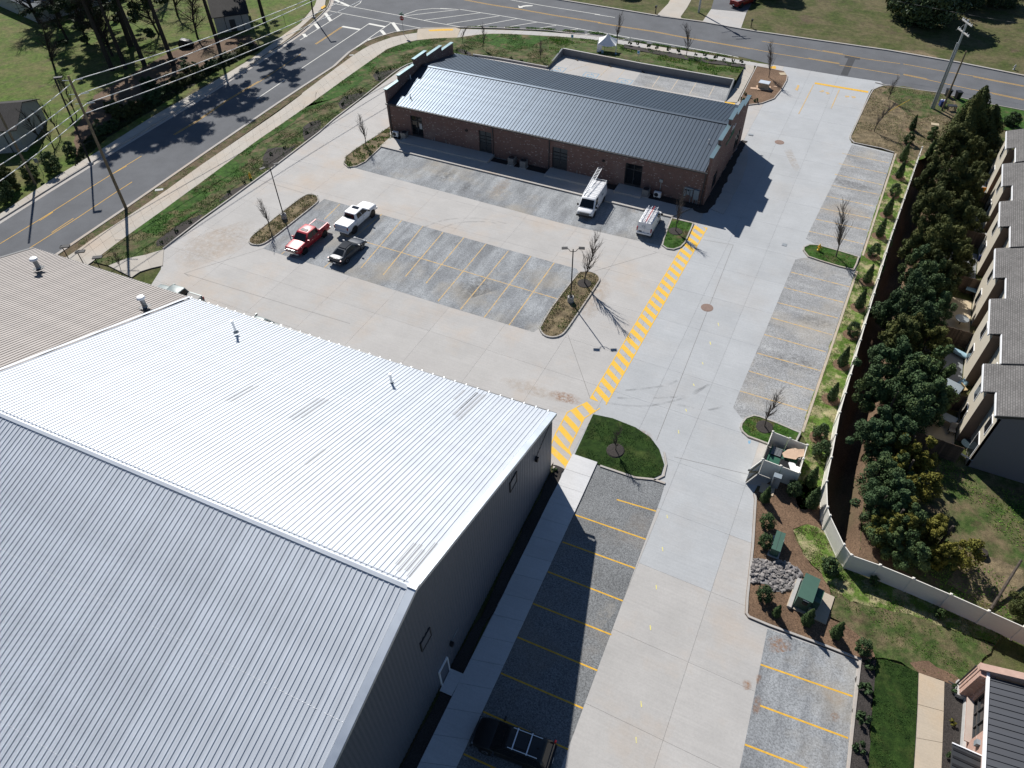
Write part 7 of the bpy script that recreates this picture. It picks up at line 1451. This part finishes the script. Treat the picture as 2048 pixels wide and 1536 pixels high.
# pines along the left road
def pine(seed, H, lo=.48):
    r = np.random.RandomState(seed); rr_ = random.Random(seed); mb = MB(); lean = (rr_.uniform(-.03, .03), rr_.uniform(-.03, .03))
    for k in range(8): mb.tube((lean[0]*H*k/8, lean[1]*H*k/8, H*k/8-.1), (lean[0]*H*(k+1)/8, lean[1]*H*(k+1)/8, H*(k+1)/8), .42*(1-k/9), .42*(1-(k+1)/9), 8, False)
    cs = []; rd = []
    for k in range(64):
        z = H*rr_.uniform(lo, 1.0); a = rr_.uniform(0, 2*PI); L = (1.25-z/H)*rr_.uniform(4.5, 8.5)+1.0; b = Vector((lean[0]*z, lean[1]*z, z)); e = b+Vector((math.cos(a)*L, math.sin(a)*L, rr_.uniform(-.9, .7))); m = b.lerp(e, .5)+Vector((0, 0, .3))
        mb.tube(b, m, .06, .04, 4, False); mb.tube(m, e, .04, .015, 4, False)
        for u in (.6, .85, 1.05):
            if rr_.random() < .8: q = b.lerp(e, u); cs.append([q.x+rr_.gauss(0, .3), q.y+rr_.gauss(0, .3), q.z+.15]); rd.append(rr_.uniform(.55, 1.1))
    p, d = clumps(r, 17000, np.array(cs), np.array(rd), .5); d[:, 2] += .4
    me = leaf_mesh('crown', p, d, .26, 'leaf_needle', seed, 2.2); tm = mb.mesh('trunk'); tm.materials.append(MAT['bark_dark']); return me, tm
PN = [pine(200+i, 27+i*1.3) for i in range(3)]
PL = pine(230, 15, .16); PN.append(PL)
pp_ = [((-125.54,87.08), 3, 1.0, 'with low drooping crown left of the pine row'), ((-117.6,86.21), 3, 1.15, 'with low drooping crown behind the brush pile'), ((-141.42,91.17), 3, .9, 'with low drooping crown beside the bungalow'), ((-104.51,83.03), 0, .95, 'with clear trunk in the middle of the pine row'), ((-104.02,93.13), 1, .9, 'in front of the barn shed'), ((-103.08,104.49), 2, .8, 'beside the wire fence panel near the junction'), ((-110.72,78.62), 1, .85, 'left of the brush pile'), ((-109.04,81.07), 0, .95, 'beside the brush pile'), ((-112.28,77.26), 2, .9, 'at the left end of the pine row'), ((-112.26,109.1), 0, .8, 'behind the barn shed')]
for i, (p, k, s, lb) in enumerate(pp_):
    t = thing('pine_tree', 'tall dark pine tree '+lb, 'tree', (*p, 0), i*1.9, 'pine trees along the left road'); t.scale = (s, s, s); link('crown', PN[k][0], None, t); link('trunk', PN[k][1], None, t)
# large leafless yard trees
LT = [bare(300+i, 12.5, .3, .85, 3, 6, .5).mesh('branches') for i in range(2)]
for m_ in LT: m_.materials.append(MAT['bark_dark'])
for i, (p, k, s, lb) in enumerate((((-142.35,87.43), 0, 1.0, 'large leafless tree with spreading shadow in the left yard'), ((-130,107.42), 1, .95, 'large leafless tree in the yard behind the pines'), ((-123.32,84.87), 1, .8, 'large leafless tree among the pines'), ((-125.57,83.78), 1, .8, 'large leafless tree between yard and pines, left of two'), ((-117.09,81.64), 0, .85, 'large leafless tree between yard and pines, right of two'), ((-109.5,93.92), 0, .7, 'large leafless tree left of the barn shed'), ((-130.5,83.68), 0, .75, 'large leafless tree by the left one of the yard trees'), ((-116.88,92.06), 1, .7, 'large leafless tree in the middle of the pine row'), ((-121.28,101.1), 0, .7, 'large leafless tree far behind the barn shed path'), ((-121.36,73.46), 1, .6, 'large leafless tree nearest the street light'))):
    t = thing('leafless_tree', lb, 'tree', (*p, 0), i*2, 'large leafless yard trees'); t.scale = (s,)*3; link('branches', LT[k], None, t)
MT = [bare(310+i, 5.2, .09, .55, 2, 3, .85).mesh('branches') for i in range(2)]
for m_ in MT: m_.materials.append(MAT['bark_dark'])
for i, (p, lb) in enumerate((((-101.17,54.81), 'left'), ((-98.14,54.2), 'middle'), ((-100.73,57.27), 'right'), ((-104.07,62.99), 'rear'))):
    t = thing('leafless_tree', lb+' one of the small leafless trees between white shed and street light', 'tree', (*p, 0), i*2.2, 'small leafless trees by the far sidewalk'); link('branches', MT[i % 2], None, t)
hedge = [((-93.04,49.99), HOL[1], 1.6, 'dark bushy shrub by the far sidewalk left of the street light'), ((-94.34,53.99), HOL[0], 1.2, 'leafy shrub near the foot of the street light'), ((-94.32,44.47), EV[2], .55, 'dark hedge bush by the far sidewalk at the left edge'), ((-92.81,42.3), EV[0], .5, 'low dark bush at the left edge by the far sidewalk'), ((-94.17,47.51), HOL[1], 1.5, 'dark shrub around the foot of the left wooden pole'), ((-97.99,46.01), EV[3], .5, 'dark bush under the white shed at the left edge')]
for p, me, s, lb in hedge: plant('hedge_shrub', lb, 'shrub', me, st_, (*p, 0), s, s)
for i, (p, s) in enumerate(zip([(-95.82,61.33),(-97.18,65.36),(-96.78,67.86),(-96.89,70.95),(-97.41,74.56),(-97.25,77.62),(-97.1,80.78),(-97.22,84.36),(-97.2,87.92),(-97.19,91.61),(-99.54,66.11),(-100.66,74.12),(-100.39,82.55)], (.5, .55, .45, .5, .42, .5, .45, .42, .4, .4, .5, .5, .45))):
    plant('undergrowth_bush', ORD[i]+' undergrowth bush from the street light in the shade below the pine row', 'bush', EV[(i*3) % 4], None, (*p, 0), i, (s*1.15, s*1.15, s*.7), 'undergrowth below the pines')
# across the top road
MG = crown_round(400, 5.2, 8.5, 22000, 80, .28, 'leaf_magnolia', .4); plant('magnolia_tree', 'large dark glossy magnolia tree on the lawn across the top road', 'tree', MG, tk_, (*(5.12,151.69), 0), .5, (1.5, 1.5, 1.25))
for p, s, lb in (((-49.05,145.8), .62, 'broad dark shrub tree at the top edge above the road'), (((-17.28,149.99)[0]-5.2, (-17.28,149.99)[1]+4.8), .85, 'evergreen tree beyond the top edge shading the lawn'), (((16.66,157.89)[0]-5.2, (16.66,157.89)[1]+4.8), .95, 'evergreen tree at the top right shading the lawn'), (((21.39,161.22)[0]-4, (21.39,161.22)[1]+4), .8, 'evergreen tree at the right end of the top lawn'), ((-45.06,167.07), .8, 'evergreen tree beyond the brown driveway')): plant('evergreen_tree', lb, 'tree', MG, tk_, (*p, 0), s*7, s)
for p, lb in (((19.66,113.73), 'dark round bush by the first townhouse lawn'), ((19.18,114.12), 'low dark bush beside the farthest townhouse')): plant('garden_shrub', lb, 'shrub', HOL[0], st_, (*p, 0), 1, 1.1)

iv = [(-91.49,51.94),(-94.24,59.9),(-95.1,71.73),(-95.85,83.44),(-95.27,93.86),(-98.29,95.46),(-99.76,87.72),(-99.15,75.78),(-98.84,66.41),(-96.05,56.69)]
sheet('ivy_ground', iv, .022, 'ivy_bed', .01); tufts('ivy', iv, .02, 60, .22, 'ivy_leaf', 40, -.8, .3, label='dark ivy and brush below the pines')
# ---- grass blades: uncountable, one object a bed
tufts('grass_blades', bedW, .12, 57.2, 0.077, 'blade', 1, .1, .16, label='green grass blades in the long left planted strip')
tufts('grass_blades', stripR, .12, 74.8, 0.055, 'blade', 2, .0, .35, label='green grass blades in the strip beside the vinyl fence')
tufts('straw_blades', stripR, .12, 39.6, 0.055, 'blade_straw', 3, .3, .35, label='dry straw blades in the strip beside the vinyl fence')
tufts('grass_blades', turfSE, .126, 66, 0.055, 'blade', 4, .0, .3, label='green grass blades in the patchy south east lawn'); tufts('straw_blades', netSE, .13, 132, 0.055, 'blade_straw', 5, -.4, .5, label='dry straw blades in the straw netting by the fence bend'); tufts('grass_blades', netSE, .13, 66, 0.055, 'blade', 6, .4, .5, label='green grass blades in the straw netting by the fence bend')
tufts('straw_blades', I1, .15, 88, 0.066, 'blade_straw', 7, .2, .4, label='dry straw blades in the left planting island'); tufts('grass_blades', I1, .15, 88, 0.066, 'blade', 8, -.2, .4, label='green grass blades in the left planting island'); tufts('straw_blades', I2, .15, 88, 0.066, 'blade_straw', 9, -.2, .4, label='dry straw blades in the centre planting island'); tufts('grass_blades', I2, .15, 88, 0.066, 'blade', 10, .2, .4, label='green grass blades in the centre planting island')
for i, I_ in enumerate((I3, I4, I5)): tufts('grass_blades', I_, .15, 132, 0.055, 'blade', 11+i, -.3, .4, label='green grass blades on '+('the island by the white vans', 'the hydrant island', 'the island by the bin enclosure')[i])
tufts('straw_blades', NEpoly, .13, 35.2, 0.066, 'blade_straw', 15, -.1, .2, label='dry straw blades in the entrance corner bed'); tufts('grass_blades', NEpoly, .13, 26.4, 0.066, 'blade', 16, .4, .15, label='green grass blades in the entrance corner bed')
tufts('grass_blades', vergeW, .10, 30.8, 0.066, 'blade', 17, .4, .2, label='green grass blades in the roadside verge'); tufts('grass_blades', I9, .15, 110, 0.088, 'blade', 18, 0, .5, label='green grass blades in the planter left of the building')
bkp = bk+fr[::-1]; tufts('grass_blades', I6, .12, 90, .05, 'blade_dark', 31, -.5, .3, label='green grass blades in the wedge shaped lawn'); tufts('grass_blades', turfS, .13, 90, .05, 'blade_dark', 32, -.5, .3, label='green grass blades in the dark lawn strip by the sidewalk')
tufts('grass_blades', bkp, .5, 48.4, 0.11, 'blade', 19, -.2, .2, label='green grass blades on the bank behind the retaining wall', zfn=lambda P: .12+np.clip((bk[0][1]+(P[:, 0]-bk[0][0])*(bk[-1][1]-bk[0][1])/(bk[-1][0]-bk[0][0])-P[:, 1])/7.5, 0, 1)*.85)
tufts('grass_blades', [(-68.47,116.64),(-61.42,119.14),(-54.66,121.08),(-44.33,122.9)]+[(-40.46,122.23),(-33.15,121.99),(-21.26,121.93),(-20.76,122.49),(-33.36,122.64),(-40.7,122.89)]+[(-44.65,123.74),(-54.97,121.76),(-61.59,119.48),(-68.57,116.81)], .12, 132, 0.11, 'blade', 20, -.8, .3, label='green grass tufts between the top road and its walk')
tufts('grass_blades', [(11.51,41.74),(15.03,48.94),(20.85,48.3),(22.67,48.09),(22.37,35.15),(20.81,34.8),(18.09,34.91),(14.54,35.11),(12.05,36.6),(10.9,37.46)], .02, 35.2, 0.077, 'blade', 22, .2, .12, label='green grass blades in the yard behind the trees')
